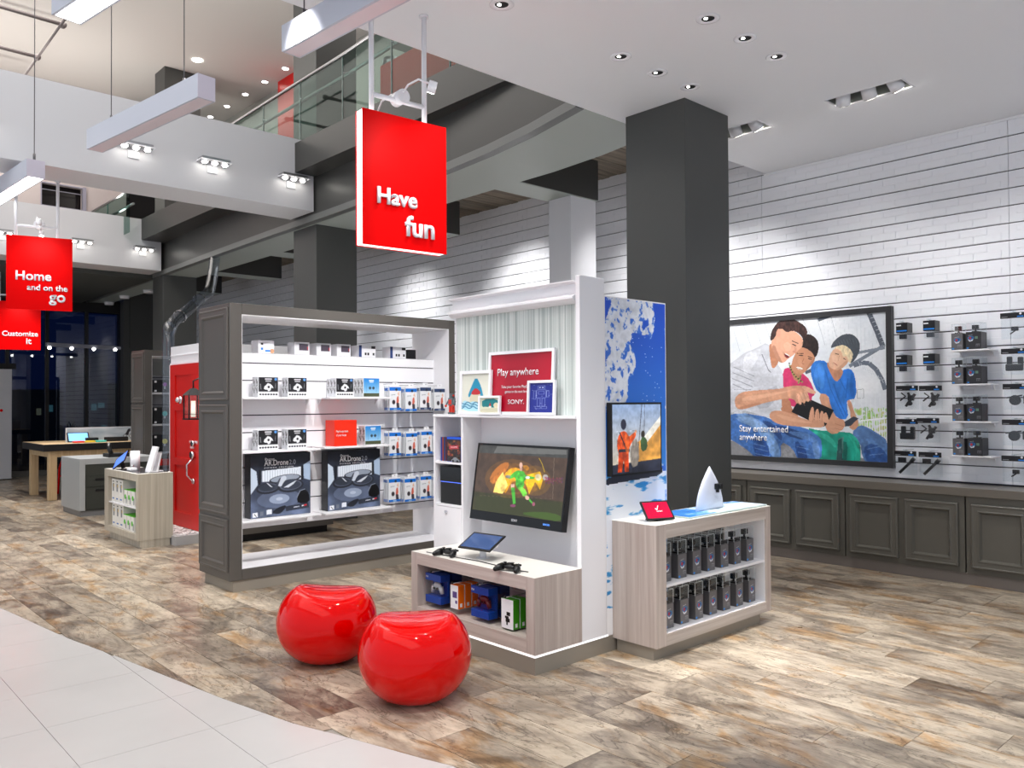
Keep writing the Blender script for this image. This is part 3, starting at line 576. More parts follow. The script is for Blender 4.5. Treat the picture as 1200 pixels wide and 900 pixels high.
# ================================================================== base cabinets under the slat wall
def door_panel(parent, o, u, n, w, h, m, name='door', label=None, t=.03, arch=None):
    """framed cabinet door: flat slab, raised outer moulding, recessed field; o lower left, u right, n outwards"""
    o, u, n, v = Vector(o), Vector(u), Vector(n), Vector((0, 0, 1)); mb = MB()
    def ring(prof, x0, y0, x1, y1):
        # prof: list of (inset, height out)
        pts = []
        for ins, hh in prof: pts += [o + u * a + v * b + n * hh for a, b in ((x0 + ins, y0 + ins), (x1 - ins, y0 + ins), (x1 - ins, y1 - ins), (x0 + ins, y1 - ins))]
        fs = [(k * 4 + i, k * 4 + (i + 1) % 4, (k + 1) * 4 + (i + 1) % 4, (k + 1) * 4 + i) for k in range(len(prof) - 1) for i in range(4)]; e = (len(prof) - 1) * 4
        mb.add(pts, fs + [(e, e + 1, e + 2, e + 3)])
    rc_ = min(.022, t - .002); ring([(0, 0), (0, t), (.006, t + .005), (.014, t + .005), (.018, t + .001), (.050, t + .001), (.056, t + .005), (.064, t + .005), (.078, t - rc_), (.084, t - rc_)], 0, 0, w, h)
    return mb.build(name, m, parent)
CABP = mat('warm_grey_cabinet_paint', (98, 95, 87), .36)
cy = [4.491 + 1.03, 4.491, 3.461, 2.431, 1.401, .371, -.659]
cl = ['grey base cabinet with two panelled doors behind the camera counter', 'grey base cabinet under the picture of the three boys', 'grey base cabinet with two panelled doors under the picture frame right edge', 'grey base cabinet under the shelves of boxed cameras, at the right edge', 'grey base cabinet beyond the right edge', 'last grey base cabinet beyond the right edge']
for i in range(5):
    y1, y0 = cy[i] - .006, cy[i + 1] + .006
    t = thing('base_cabinet', cl[i], 'cabinet', (7.43, (y0 + y1) / 2, .1), 0, 'grey base cabinets along the brick wall')
    MB().box(7.425, y0, .098, 7.80, y1, .742).build('body', CABP, t)
    ym = (y0 + y1) / 2
    for a, b in ((y0 + .045, ym - .03), (ym + .03, y1 - .045)):
        door_panel(t, (7.425, b, .15), (0, -1, 0), (-1, 0, 0), b - a, .53, CABP)
wt = MB(); wt.bev(7.40, -1.2, .742, 7.80, 17.0, .812, .004); tag(wt.build('worktop', mat('worktop_grey', (112, 106, 97), .3), loc=(7.6, 4, .742)), 'long warm grey worktop running over the base cabinets along the brick wall', 'worktop')
tag(MB().box(7.44, -1.2, 0, 7.8, 17.0, .098).build('kick_board', mat('kick_board', (122, 114, 108), .35), loc=(7.6, 4, 0)), 'long grey kick board under the base cabinets, meeting the plank floor', 'kick board')
o = MB().box(7.43, 5.53, .1, 7.8, 17, .742).build('base_cabinet_run', CABP, loc=(7.6, 10, .1)); tag(o, 'hidden far run of the grey base cabinets behind the displays', 'cabinet')
# ================================================================== display gondolas
def gondola(x0, x1, yf, yb, zt, label, panels=True, full=True):
    t = thing('display_gondola', label, 'display stand', (x0, yf, 0)); th = .105
    MB().bev(x0, yf, .095, x0 + th, yb, zt, .004).build('side_panel', GREY, t)
    MB().bev(x1 - th * .7, yf, .095, x1, yb, zt, .004).build('side_panel', GREY, t)
    MB().bev(x0 + th, yf, zt - .09, x1 - th * .7, yb, zt, .004).build('top_beam', GREY, t)
    MB().bev(x0 + th, yf, .095, x1 - th * .7, yb, .185, .004).build('bottom_beam', GREY, t)
    MB().box(x0 + .035, yf + .012, 0, x1 - .04, yb - .04, .095).build('plinth', KICK, t)
    lw = MB(); a, b = x0 + th, x1 - th * .7; e = .004
    lw.box(a, yf + .003, .185, b, yb - .003, .19); lw.box(a, yf + .003, zt - .096, b, yb - .003, zt - .09); lw.box(a, yf + .003, .19, a + e, yb - .003, zt - .096); lw.box(b - e, yf + .003, .19, b, yb - .003, zt - .096); lw.build('white_lining', WHITE, t)
    # framed panels on the side that faces the shop entrance (-X)
    w = yb - yf - .05
    for z0, z1 in ((.165, .60), (.635, 1.545), (1.58, zt - .035)): door_panel(t, (x0 - .0005, yb - .025, z0), (0, -1, 0), (-1, 0, 0), w, z1 - z0, GREY, 'side_door', t=.012)
    return t
g1 = gondola(2.815, 5.175, 6.45, 7.08, 2.383, 'large charcoal framed display gondola holding the drones and headsets')
YP = 6.70
MB().box(2.95, YP + .0142, .475, 5.098, 6.98, 1.995).build('back_core', WHITE, g1)
sl = [1.995, 1.903, 1.752, 1.601, 1.450, 1.300, 1.149, .998, .847, .697, .546]
for a, b in zip(sl[:-1], sl[1:]): MB().box(2.95, YP, b + .006, 5.098, YP + .0125, a - .004).build('slat', WHITE, g1)
MB().box(2.95, YP + .0125, .476, 5.098, YP + .014, 1.994).build('groove_backing', GROOVE, g1); MB().box(2.95, YP, .476, 5.098, YP + .014, .542).build('slat', WHITE, g1)
def shelf(x0, x1, z, label, d=.24, t_=.018, g='white shelves on the drone gondola'):
    t = thing('display_shelf', label, 'shelf', ((x0 + x1) / 2, YP - d, z), 0, g)
    MB().bev(x0, YP - d, z - t_, x1, YP - .0005, z, .003).build('board', WHITE, t)
    MB().prism([(x0 + .02, YP - .001, z - t_), (x0 + .02, YP - .06, z - t_), (x0 + .02, YP - .001, z - .07)], (.006, 0, 0)).build('bracket', WHITE, t)
    MB().prism([(x1 - .026, YP - .001, z - t_), (x1 - .026, YP - .06, z - t_), (x1 - .026, YP - .001, z - .07)], (.006, 0, 0)).build('bracket', WHITE, t)
    return t
SZ = (1.604, 1.155, .575)
for x0, x1, z, lb in ((2.93, 3.66, 1.606, 'upper left shelf under black minidrone boxes'), (3.745, 4.40, 1.608, 'upper right shelf under one black and one blue drone box'),
    (2.93, 3.66, 1.152, 'middle left shelf above the left large drone box'), (3.70, 4.40, 1.158, 'middle right shelf carrying the red block and a blue box'),
    (2.93, 3.66, .572, 'lowest left shelf carrying the left large drone box'), (3.70, 4.41, .568, 'lowest right shelf carrying the right large drone box')): shelf(x0, x1, z, lb)
# low display base behind it, belonging to the red door house unit
hs = thing('door_display_wall', 'white display wall with a red front door and wall lantern', 'display stand', (3.67, 9.05, 0))
MB().box(3.33, 9.04, 0, 5.1, 10.3, .1).build('platform', mat('platform_grey', (176, 174, 174), .5), hs)
MB().box(3.67, 9.07, .1, 5.0, 10.075, 2.245).build('wall_block', mat('house_wall_white', (216, 216, 218), .5), hs); MB().box(3.75, 8.72, .085, 5.1, 9.04, .30).build('rear_base', GREY, hs); MB().box(3.80, 8.78, 0, 5.05, 9.04, .085).build('rear_base_toe', BLKM, hs)
DX = 3.67
MB().box(DX - .012, 9.08, 2.03, DX, 10.075, 2.245).build('header_board', WHITE, hs); MB().box(DX - .022, 9.08, 2.025, DX - .0121, 10.075, 2.045).build('header_lip', WHITE, hs); MB().box(DX - .02, 9.08, 2.13, DX - .0121, 10.075, 2.14).build('header_lip', WHITE, hs)
MB().box(DX - .03, 10.032, .1, DX, 10.075, 2.024).build('door_casing', WHITE, hs)
mb = MB(); mb.box(DX - .022, 9.13, .112, DX - .0005, 10.03, 2.02); dr = mb.build('red_door', REDD, hs)
# raised stiles and rails leave recessed fields
st = MB(); y0_, y1_ = 9.13, 10.03; xf = DX - .022; zz_ = [PX(216, q, DX).z for q in (439.5, 473, 481, 536.5, 545, 600)]; fl, fr_ = PX(208.5, 520, DX).y, PX(228.3, 520, DX).y
st.box(xf - .016, fl, .112, xf, y1_, 2.02); st.box(xf - .016, y0_, .112, xf, fr_, 2.02)
for c_, e_ in ((zz_[0], 2.02), (zz_[2], zz_[1]), (zz_[4], zz_[3]), (.112, zz_[5])): st.box(xf - .016, fr_, c_, xf, fl, e_)
st.build('door_frame_rails', REDD, hs); ky = PX(229.5, 530, xf).y
lk = MB(); lk.cyl((xf - .016, ky, 1.10), (xf - .05, ky, 1.10), .032, n=16); lk.cyl((xf - .016, ky, .97), (xf - .06, ky, .97), .04, n=16); lk.tube([(xf - .03, ky, .93), (xf - .09, ky + .03, .86), (xf - .09, ky + .03, .74), (xf - .03, ky, .67)], .012); lk.cyl((xf - .016, ky, .67), (xf - .04, ky, .67), .03, n=12); lk.build('chrome_lock_set', CHROME, hs)
ky2 = PX(215, 476, xf).y; kn = MB(); kn.cyl((xf - .016, ky2, 1.60), (xf - .05, ky2, 1.60), .045, n=14); kn.ball((xf - .06, ky2, 1.60), .035); kn.build('chrome_knocker', CHROME, hs)
text('lettering', 'WELCOME', PX(222, 519.5, xf - .017), UX, VZ, .05, WHITEP, hs, .001)
text('lettering', 'home', PX(223, 525.5, xf - .017), UX, VZ, .05, WHITEP, hs, .001)
random.seed(5); pb = MB()
for i in range(420):
    x, y = random.uniform(3.38, 3.64), random.uniform(9.08, 10.2); pb.ball((x, y, .104), random.uniform(.012, .02), random.uniform(.01, .02), .006, n=6, k=4)
po = pb.build('pebbles', mat('pebble_white', (206, 200, 198), .6, noise=.3, nscale=40), hs); po['kind'] = 'stuff'
ln = thing('wall_lantern', 'black wall lantern with glass panes in front of the red door', 'lantern', (xf - .15, 9.86, 1.6)); c = PX(226.5, 476, xf - .13); L0 = MB(); s = .075
for a, b in ((-1, -1), (1, -1), (1, 1), (-1, 1)): L0.box(c.x + a * s - .006, c.y + b * s - .006, c.z - .14, c.x + a * s + .006, c.y + b * s + .006, c.z + .12)
L0.box(c.x - s - .012, c.y - s - .012, c.z - .15, c.x + s + .012, c.y + s + .012, c.z - .135); L0.box(c.x - s, c.y - s, c.z - .09, c.x + s, c.y + s, c.z - .085); L0.build('cage', BLACK, ln)
L0 = MB(); L0.cyl((c.x, c.y, c.z + .12), (c.x, c.y, c.z + .2), .13, .03, n=4, smooth=False); L0.tube([(c.x, c.y, c.z + .2), (c.x, c.y, c.z + .28), (c.x + .06, c.y, c.z + .31), (c.x + .12, c.y, c.z + .27)], .009); L0.build('roof', BLACK, ln)
MB().box(c.x - s + .004, c.y - s + .004, c.z - .134, c.x + s - .004, c.y + s - .004, c.z + .12).build('glass_pane', ACRY, ln); MB().cyl((c.x, c.y, c.z - .12), (c.x, c.y, c.z + .06), .025, n=10).build('candle', mat('candle', (240, 236, 224), .5, emit=(255, 240, 220), estr=.6), ln)
# second gondola further back with light bulb boxes
g2 = gondola(4.27, 6.5, 12.83, 13.43, 2.38, 'smaller looking charcoal display gondola farther back with black boxes')
GW = mat('gondola_grey_back', (150, 150, 154), .5); MB().box(4.38, 13.2, .4, 6.4, 13.35, 2.0).build('back_core', GW, g2)
for z in (1.98, 1.80, 1.55, 1.30, 1.05, .8, .55): MB().box(4.38, 13.185, z - .012, 6.4, 13.2, z).build('slat_groove', GROOVE, g2)
# ================================================================== television unit
tv = thing('gaming_display_unit', 'white display unit with striped back, side cubbies and television niche', 'display stand', (3.6, 3.9, 0))
XF, XB, YR, YLf, YT = 3.62, 3.79, 3.308, 4.425, 4.765
MB().box(3.224, YR, 0, 4.47, 4.50, .098).build('plinth', KICK, tv); MB().box(3.62, 4.50, 0, 3.86, YT, .098).build('plinth', KICK, tv)
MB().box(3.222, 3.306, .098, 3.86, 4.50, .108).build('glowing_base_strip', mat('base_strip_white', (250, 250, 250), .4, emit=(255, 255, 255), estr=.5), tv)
MB().bev(XF, YR, .1, 3.845, YR + .035, 2.318, .003).build('right_post', WHITE, tv)
MB().box(XB, YR + .035, .1, 3.845, 4.53, 1.45).build('back_wall', WHITE, tv); XW = 3.68; MB().box(XW, YR + .035, 1.4665, 3.845, 4.565, 2.20).build('upper_wall', WHITE, tv)
MB().bev(XF - .005, YR + .036, 1.447, 3.85, YT, 1.466, .002).build('ledge', WHITE, tv)
MB().box(XW - .002, YR + .036, 1.467, XW - .0002, 4.556, 2.16).build('striped_wallpaper', None or mat('stripe_base', (206, 214, 210), .5), tv)
# wallpaper stripes: flat printed bands
random.seed(11); y = YR + .04; sb = {0: MB(), 1: MB(), 2: MB()}
while y < 4.545:
    w_ = random.choice((.004, .006, .008, .012)); k = random.choice((0, 1, 1, 2)); sb[k].box(XW - .003, y, 1.467, XW - .002, min(y + w_, 4.552), 2.16); y += w_ + random.choice((.002, .004, .010))
for k, c_ in enumerate(((196, 204, 200), (226, 232, 228), (182, 193, 189))): sb[k].build('wallpaper_stripes', mat('stripe%d' % k, c_, .5), tv)['kind'] = 'stuff'
MB().box(XW - .008, 4.556, 1.4665, XW, 4.566, 2.2).build('left_edge_board', WHITE, tv)
# header: cornice profile extruded along Y
prof = [(3.845, 2.155), (XF + .03, 2.155), (XF + .005, 2.165), (XF - .015, 2.18), (XF - .015, 2.195), (XF + .012, 2.205), (XF + .03, 2.215), (XF + .03, 2.275), (XF - .01, 2.285), (XF - .01, 2.292), (3.845, 2.30)]
MB().prism([(x, YR + .045, z) for x, z in prof], (0, 4.572 - YR - .045, 0)).build('cornice', WHITE, tv)
# cubby tower on the left
tw = MB(); tw.box(XF, YT - .02, .1, 3.86, YT, 1.446); tw.box(XF, YLf, .1, 3.86, YLf + .02, 1.446); tw.box(3.845, YLf + .02, .1, 3.86, YT - .02, 1.446); tw.box(XF, YLf + .02, 1.06 + .05, 3.845, YT - .02, 1.125); tw.box(XF, YLf + .02, .805, 3.845, YT - .02, .820); tw.build('cubby_tower', WHITE, tv)
dd = MB().box(XF - .002, YLf + .022, .105, XF + .016, YT - .022, .802).build('cubby_door', WHITE, tv); p = PX(523, 599.5, XF - .003); MB().cyl(p, p + Vector((-.01, 0, 0)), .012, n=14).build('lock', CHROME, dd)
# low console with an opening full of hanging game accessories
lc = thing('low_console', 'low ash wood console with an open niche of hanging game accessories', 'cabinet', (3.42, 3.9, .112)); X0, X1, Y0, Y1, Z0, Z1 = 3.223, 3.618, 3.305, 4.494, .113, .551
MB().box(X0, Y0, Z0, X1, Y0 + .072, Z1 - .001).build('side_panel', LWOOD, lc); MB().box(X0, Y1 - .068, Z0, X1, Y1, Z1 - .001).build('side_panel', LWOOD, lc)
MB().box(X0, Y0 + .072, .473, X1, Y1 - .068, Z1 - .001).build('top_rail', LWOODY, lc); MB().box(X0, Y0 + .072, Z0, X1, Y1 - .068, .193).build('bottom_rail', LWOODY, lc)
MB().box(X0, Y0, Z1 - .001, X1, Y1, Z1).build('white_top', mat('console_top', (226, 222, 214), .35), lc)
MB().box(X1 - .03, Y0 + .072, .193, X1, Y1 - .068, .473).build('niche_back', mat('niche_lilac', (214, 206, 216), .6), lc)
for k in range(7): MB().box(X1 - .036, Y0 + .072, .33 + k * .02, X1 - .03, Y1 - .068, .342 + k * .02).build('wire_slat', WHITE, lc)
for yy in (3.62, 3.86, 4.10): 
    for zz in (.36, .40, .44): MB().box(X1 - .039, yy - .004, zz, X1 - .036, yy + .004, zz + .008).build('slot', BLACK, lc)
# poster wall on the -Y side
pw = thing('poster_wall', 'tall poster wall of white surf spray and deep blue sky beside the television unit', 'display panel', (4.1, 3.31, .1))
MB().box(3.846, 3.312, .098, 4.475, 3.37, 2.212).build('panel', WHITE, pw)
MB().frame((3.846, 3.309, .1), (1, 0, 0), (0, 0, 1), (0, 1, 0), .629, 2.112, .008, .004).build('edge_trim', WHITE, pw)
def art_wave():
    W, H = 130, 420; c = Canvas(W, H, (0, 70, 205), 1)
    o = PY(708, 348, 3.308); zt, zb, xl, xr = 2.204, .10, 3.846, 4.475
    def mp(px, py): q = PY(px, py, 3.308); return ((q.x - xl) / (xr - xl) * W, (zt - q.z) / (zt - zb) * H)
    yy = np.linspace(0, 1, H)[:, None, None]; g = np.array((0, 70, 196)) * (1 - yy * 1.6).clip(0, 1) + np.array((70, 150, 222)) * (yy * 1.6).clip(0, 1); c.a[:] = g
    n1 = vnoise(W, H, 16, 1, 5); n2 = vnoise(W, H, 7, 2, 4)
    m = Canvas(W, H, (0, 0, 0), 1); m.map = mp; Wt = (255, 255, 255)
    m.poly([(706, 346), (762, 352), (767, 361), (769, 380), (764, 390), (752, 394), (744, 389), (736, 393), (739, 402), (746, 424), (742, 436), (735, 440), (734, 470), (726, 480), (706, 490)], Wt, smooth=1)
    m.poly([(750, 372), (762, 372), (761, 384), (752, 387)], (80, 80, 80), smooth=1); m.poly([(706, 560), (780, 546), (780, 800), (706, 800)], Wt)
    base = m.a[..., 0] / 255
    for _ in range(3):
        base = (np.roll(base, 4, 0) + np.roll(base, -4, 0) + np.roll(base, 2, 1) + np.roll(base, -2, 1) + base) / 5
    fine = vnoise(W, H, 5, 14, 3); rid = 1 - np.abs(vnoise(W, H, 12, 15, 4) - .5) * 2
    edge = np.clip((base - .43 + (n1 - .5) * .9 + (fine - .5) * .7) * 7 + .5, 0, 1) * (base > .03)
    hole = np.clip((n2 * .6 + fine * .4 - .53) * 12, 0, 1) * .9; white = np.array((232, 236, 246)) * (.82 + .18 * rid[..., None]); blue = np.array((28, 96, 208))
    lower = (np.arange(H)[:, None] > mp(740, 556)[1]) * 1.0
    wv = white * (1 - hole[..., None]) + blue * hole[..., None]
    st = np.clip((vnoise(W, H, 9, 5, 4, 3.2, .7) - .60) * 10, 0, 1)[..., None]; lw = np.array((236, 240, 248)) * (1 - st) + np.array((40, 140, 205)) * st
    wv = wv * (1 - lower[..., None]) + lw * lower[..., None]
    c.a[:] = c.a * (1 - edge[..., None]) + wv * edge[..., None]
    c.map = mp; rs = random.Random(2)
    for i in range(26): c.ell(rs.uniform(740, 777), rs.uniform(395, 470), .5, .5, (190, 215, 250))
    c.poly([(708, 563), (724, 557), (745, 551), (777, 545), (777, 557), (750, 562), (722, 567), (708, 570)], (40, 44, 60), smooth=1)
    c.poly([(706, 714), (720, 714), (720, 760), (706, 760)], (248, 248, 250)); return c.out()
print_mesh('wave_print', art_wave(), (3.852, 3.3085, .106), (.617, 0, 0), (0, 0, 2.098), pw, attr_mat('print_gloss', rough=.3))
# television on the poster wall
t2 = thing('wall_television', 'flat television on the blue poster wall showing sailors in orange', 'television', (4.1, 3.29, 1.08)); MB().box(3.86, 3.272, 1.085, 4.372, 3.3075, 1.545).build('housing', BLACK, t2)
def art_sail():
    W, H = 100, 90; c = Canvas(W, H, (120, 150, 190), 2); yy = (np.arange(H * 2) / (H * 2))[:, None, None]; c.a[:] = np.array((150, 175, 215)) * (1 - yy) + np.array((214, 196, 168)) * yy
    c.poly([(38, 90), (46, 52), (70, 42), (100, 20), (100, 90)], (226, 160, 70)); c.poly([(58, 48), (100, 16), (100, 28), (62, 58)], (246, 240, 226)); c.poly([(0, 78), (100, 74), (100, 90), (0, 90)], (40, 44, 60))
    c.line([(60, 0), (52, 60)], 1.2, (60, 60, 70)); c.line([(66, 0), (64, 50)], .8, (80, 80, 90)); c.poly([(36, 50), (52, 44), (54, 80), (36, 84)], (150, 140, 130), smooth=1)
    c.ell(62, 40, 4, 5, (46, 40, 30)); c.poly([(56, 44), (70, 44), (72, 60), (58, 64)], (60, 90, 50), smooth=1)
    c.poly([(8, 50), (14, 36), (26, 34), (34, 44), (46, 36), (48, 42), (34, 54), (32, 66), (12, 66)], (214, 76, 20), smooth=1); c.poly([(12, 62), (32, 62), (32, 88), (24, 88), (22, 72), (18, 88), (10, 88)], (190, 62, 18)); c.ell(22, 26, 5.5, 7, (40, 40, 60)); c.line([(14, 36), (28, 60)], 2, (30, 30, 40)); c.line([(12, 60), (34, 60)], 4, (40, 40, 50)); c.poly([(24, 36), (33, 44), (33, 64), (26, 66)], (240, 110, 40), .6, smooth=1); c.line([(34, 44), (46, 38)], 4, (226, 90, 30)); c.ell(47, 36, 2, 2.4, (210, 150, 120)); c.tex([(0, 0), (100, 0), (100, 90), (0, 90)], .16, 6, 1, 1, 3); c.tex([(8, 34), (50, 34), (36, 90), (8, 90)], .4, 5, 1, 1, 4); c.tex([(38, 90), (46, 52), (100, 20), (100, 90)], .3, 12, 2, 1, 5); return c.out()
print_mesh('screen', art_sail(), (3.872, 3.2715, 1.098), (.488, 0, 0), (0, 0, .434), t2, attr_mat('screen_soft', emit=.85, rough=.15))
# main television, tilted up
t3 = thing('wall_television', 'large tilted television showing a goalkeeper in green', 'television', (3.7, 3.92, .75)); A = Vector((3.715, 4.366, 1.266)); Bp = Vector((3.632, 4.366, .745)); vv = (A - Bp); Hh = vv.length; vv.normalize(); uu = Vector((0, -1, 0)); nn = uu.cross(vv); Wd = .884
MB().obox(Bp + uu * Wd / 2 + vv * Hh / 2 - nn * .022, uu, vv, nn, Wd / 2, Hh / 2, .022).build('housing', BLACK, t3)
MB().box(3.70, 3.78, .93, XB, 4.06, 1.10).build('wall_bracket', BLKM, t3)
MB().frame(Bp + nn * .0003, uu, vv, nn, Wd, Hh, .012, .003).build('bezel', mat('gloss_black', (8, 8, 10), .12), t3)
MB().obox(Bp + uu * Wd / 2 + vv * .035, uu, vv, nn, Wd / 2 - .012, .024, .0025).build('lower_bezel', MATS['gloss_black'], t3)
text('lettering', 'SONY', Bp + uu * (Wd / 2 + .01) + vv * .022 + nn * .003, uu, vv, .022, WHITEP, t3, .0005, align='CENTER')
text('lettering', 'BRAVIA', Bp + uu * .72 + vv * .026 + nn * .003, uu, vv, .018, mat('led_blue', (90, 150, 250), .4, emit=(90, 150, 250), estr=1), t3, .0005)
def art_goal():
    W, H = 190, 110; S = 7.5; c = Canvas(W, H, (58, 44, 36), 2)
    # map from the 7.5x zoomed view of the photo, screen corners (25,85) (790,110) (720,720) (0,640)
    P0, P1, P3, P2 = (15, 82), (795, 105), (-10, 640), (722, 722)
    def mp(x, y):
        v = (y - 90) / 590; 
        for _ in range(3):
            xl = P0[0] + (P3[0] - P0[0]) * v - 20; xr = P1[0] + (P2[0] - P1[0]) * v; u = (x - xl) / (xr - xl); yt = P0[1] + (P1[1] - P0[1]) * u; yb = P3[1] + (P2[1] - P3[1]) * u; v = (y - yt) / (yb - yt)
        return u * W, v * H
    c.map = mp; hh = H * 2; yy = (np.arange(hh) / hh)[:, None, None]
    c.a[:] = np.where(yy < .12, np.array((60, 60, 58)) , np.where(yy < .72, np.array((70, 52, 40)), np.array((52, 50, 22))))
    n = vnoise(W * 2, hh, 20, 9, 5)[..., None]; c.a *= .75 + .5 * n
    c.poly([(170, 90), (780, 110), (780, 150), (140, 150)], (120, 120, 118), .6)
    c.poly([(0, 520), (730, 560), (725, 720), (0, 640)], (48, 52, 18), .8); c.poly([(380, 660), (560, 640), (722, 660), (720, 722), (560, 700)], (60, 90, 16), .8, smooth=1)
    def gold(X, Y): return np.stack([255 + 0 * X, 150 + 70 * np.sin(X * .15 + Y * .1), 20 + 60 * np.sin(X * .22 - Y * .13).clip(0, 1)], -1)
    for r_g in (1.0, .8, .6, .4): c.ell(320, 370, 250 * r_g, 170 * r_g, (214, 130, 24), a=.16)
    for r_g in (1.0, .7, .4): c.ell(520, 380, 130 * r_g, 130 * r_g, (230, 160, 20), a=.14)
    c.poly([(105, 390), (150, 300), (230, 230), (300, 230), (250, 330), (165, 430)], (190, 110, 40), .85, smooth=1); c.poly([(240, 340), (300, 280), (370, 270), (440, 330), (470, 440), (400, 380), (310, 400), (270, 500), (250, 480)], (236, 160, 20), .9, smooth=1)
    c.poly([(235, 310), (285, 430), (240, 500), (155, 490), (175, 400)], (255, 214, 110)); c.poly([(430, 340), (520, 310), (560, 300), (585, 370), (560, 455), (520, 390), (470, 500), (450, 430)], (250, 190, 10), .85)
    c.poly([(405, 250), (440, 300), (470, 290), (460, 250)], (200, 130, 20), .7, smooth=1); c.line([(552, 185), (580, 240), (598, 305)], 3, (250, 210, 10)); c.ell(545, 350, 26, 28, (220, 220, 220), a=.7); c.ell(605, 350, 24, 26, (200, 200, 205), a=.7)
    c.line([(678, 180), (662, 530)], 2, (150, 130, 110)); c.line([(20, 520), (660, 530)], 1.2, (110, 100, 70)); rs = random.Random(4)
    for i in range(60): c.ell(rs.uniform(600, 745), rs.uniform(350, 400), 6, 8, (rs.randint(60, 140), rs.randint(30, 70), rs.randint(40, 90)), a=.6)
    G = (70, 170, 50); G2 = (110, 200, 60)
    c.poly([(350, 300), (395, 295), (425, 305), (440, 340), (500, 345), (520, 355), (500, 370), (430, 365), (425, 440), (395, 460), (355, 440), (352, 350), (310, 372), (275, 368), (300, 345)], G, smooth=1)
    c.ell(395, 252, 15, 26, (214, 170, 150)); c.poly([(385, 275), (408, 275), (408, 300), (388, 300)], (206, 160, 140)); c.ell(283, 352, 24, 14, (120, 120, 110)); c.ell(455, 355, 20, 12, (220, 220, 220))
    c.poly([(355, 440), (425, 440), (460, 500), (420, 525), (395, 470)], G2, smooth=1); c.poly([(310, 415), (345, 415), (345, 440), (315, 445)], (214, 170, 150)); c.poly([(313, 445), (345, 445), (358, 580), (335, 585)], G, smooth=0); c.poly([(435, 505), (470, 515), (475, 545), (440, 545)], (214, 170, 150), smooth=1)
    c.tex([(350, 300), (440, 340), (425, 440), (460, 500), (420, 525), (355, 440)], .3, 5, 1, 1, 6); c.tex([(105, 390), (300, 230), (600, 300), (560, 455), (240, 500)], .35, 7, 1, 1, 7); c.poly([(470, 530), (510, 575), (498, 580), (470, 555)], G); c.ell(335, 600, 24, 13, (120, 60, 90)); c.ell(508, 580, 12, 18, (150, 80, 100)); return c.out()
print_mesh('screen', art_goal(), Bp + uu * .014 + vv * .062 + nn * .0012, uu * (Wd - .028), vv * (Hh - .076), t3, attr_mat('screen_bright', emit=1.15, rough=.12))
# ================================================================== right counter with boxed cameras
rc = thing('camera_counter', 'ash wood counter with two open shelves of boxed action cameras', 'cabinet', (4.55, 3.15, .08)); a0, a1, b0, b1 = 3.905, 5.215, 2.97, 3.308
MB().box(a0, b0, .08, a0 + .10, b1, .808).build('side_panel', LWOOD, rc); MB().box(a1 - .062, b0, .08, a1, b1, .808).build('side_panel', LWOOD, rc)
MB().box(a0 + .10, b0, .725, a1 - .062, b1, .808).build('top_rail', LWOODX, rc); MB().box(a0 + .10, b0, .08, a1 - .062, b1, .150).build('bottom_rail', LWOODX, rc); MB().box(a0 - .001, b0 - .001, .808, a1 + .001, b1, .812).build('white_top', MATS['console_top'], rc)
MB().box(3.924, 3.009, 0, 5.13, 3.29, .08).build('plinth', KICK, rc); MB().box(a0 + .10, b0 + .012, .425, a1 - .062, b1 - .01, .441).build('shelf', WHITE, rc)
lw = MB(); lw.box(a0 + .1, b0 + .01, .150, a1 - .062, b1 - .01, .153); lw.box(a0 + .1, b0 + .01, .153, a0 + .104, b1 - .01, .724); lw.box(a1 - .066, b0 + .01, .153, a1 - .062, b1 - .01, .724); lw.box(a0 + .104, b0 + .01, .7235, a1 - .066, b1 - .01, .7255); lw.build('white_lining', WHITE, rc)
mt = thing('glass_display_mat', 'thin glass plate with a blue ocean print on the camera counter', 'display mat', (4.8, 3.12, .812)); MB().bev(4.27, 2.985, .812, 5.20, 3.26, .822, .002).build('plate', mat('glass_plate_edge', (180, 196, 190), .1), mt)
def art_sea():
    W, H = 120, 40; n = vnoise(W, H, 14, 21, 4, 2, 1)[..., None]; x = (np.arange(W) / W)[None, :, None] + 0 * n
    a = np.array((44, 110, 206)) * (1 - n) + np.array((90, 170, 235)) * n; ww = np.clip((n + x * .5 - .72) * 7, 0, 1); return a * (1 - ww) + np.array((225, 242, 250)) * ww
print_mesh('sea_print', art_sea(), (4.277, 2.992, .8225), (.916, 0, 0), (0, .262, 0), mt, attr_mat('print_glossy_wet', rough=.06))
# surfboard nose stand with a small camera
sf = thing('surfboard_stand', 'white surfboard nose standing upright with a small black camera', 'display stand', (4.72, 3.12, .822)); cx_, wd, ht = 4.69, .155, .288; PL = []
for k in range(15): t_ = k / 14; PL.append((cx_ - wd * (1 - t_ ** 1.9) * (1.02 - .02 * t_), .8225 + ht * t_))
PR = [(2 * cx_ - x, z) for x, z in PL[::-1][1:]]; outl = PL + PR; ctr = Vector((cx_, 3.12, .93)); mb = MB(); n_ = len(outl); rings = [(1, 0.0), (1.0, .006), (.94, .013), (.80, .018), (.5, .021)]
vs = []
for s_, d_ in rings: vs += [(cx_ + (x - cx_) * s_, 3.12 - d_, .8225 + (z - .8225) * (.02 * (1 - s_) + s_) + (1 - s_) * .10) if s_ < 1 else (x, 3.12 - d_, z) for x, z in outl]
mb.add(vs, [(k * n_ + i, k * n_ + (i + 1) % n_, (k + 1) * n_ + (i + 1) % n_, (k + 1) * n_ + i) for k in range(4) for i in range(n_)] + [tuple(range(4 * n_, 5 * n_)), tuple(range(n_))[::-1]], 0, True); mb.build('board', mat('surfboard_white', (226, 230, 244), .25), sf)
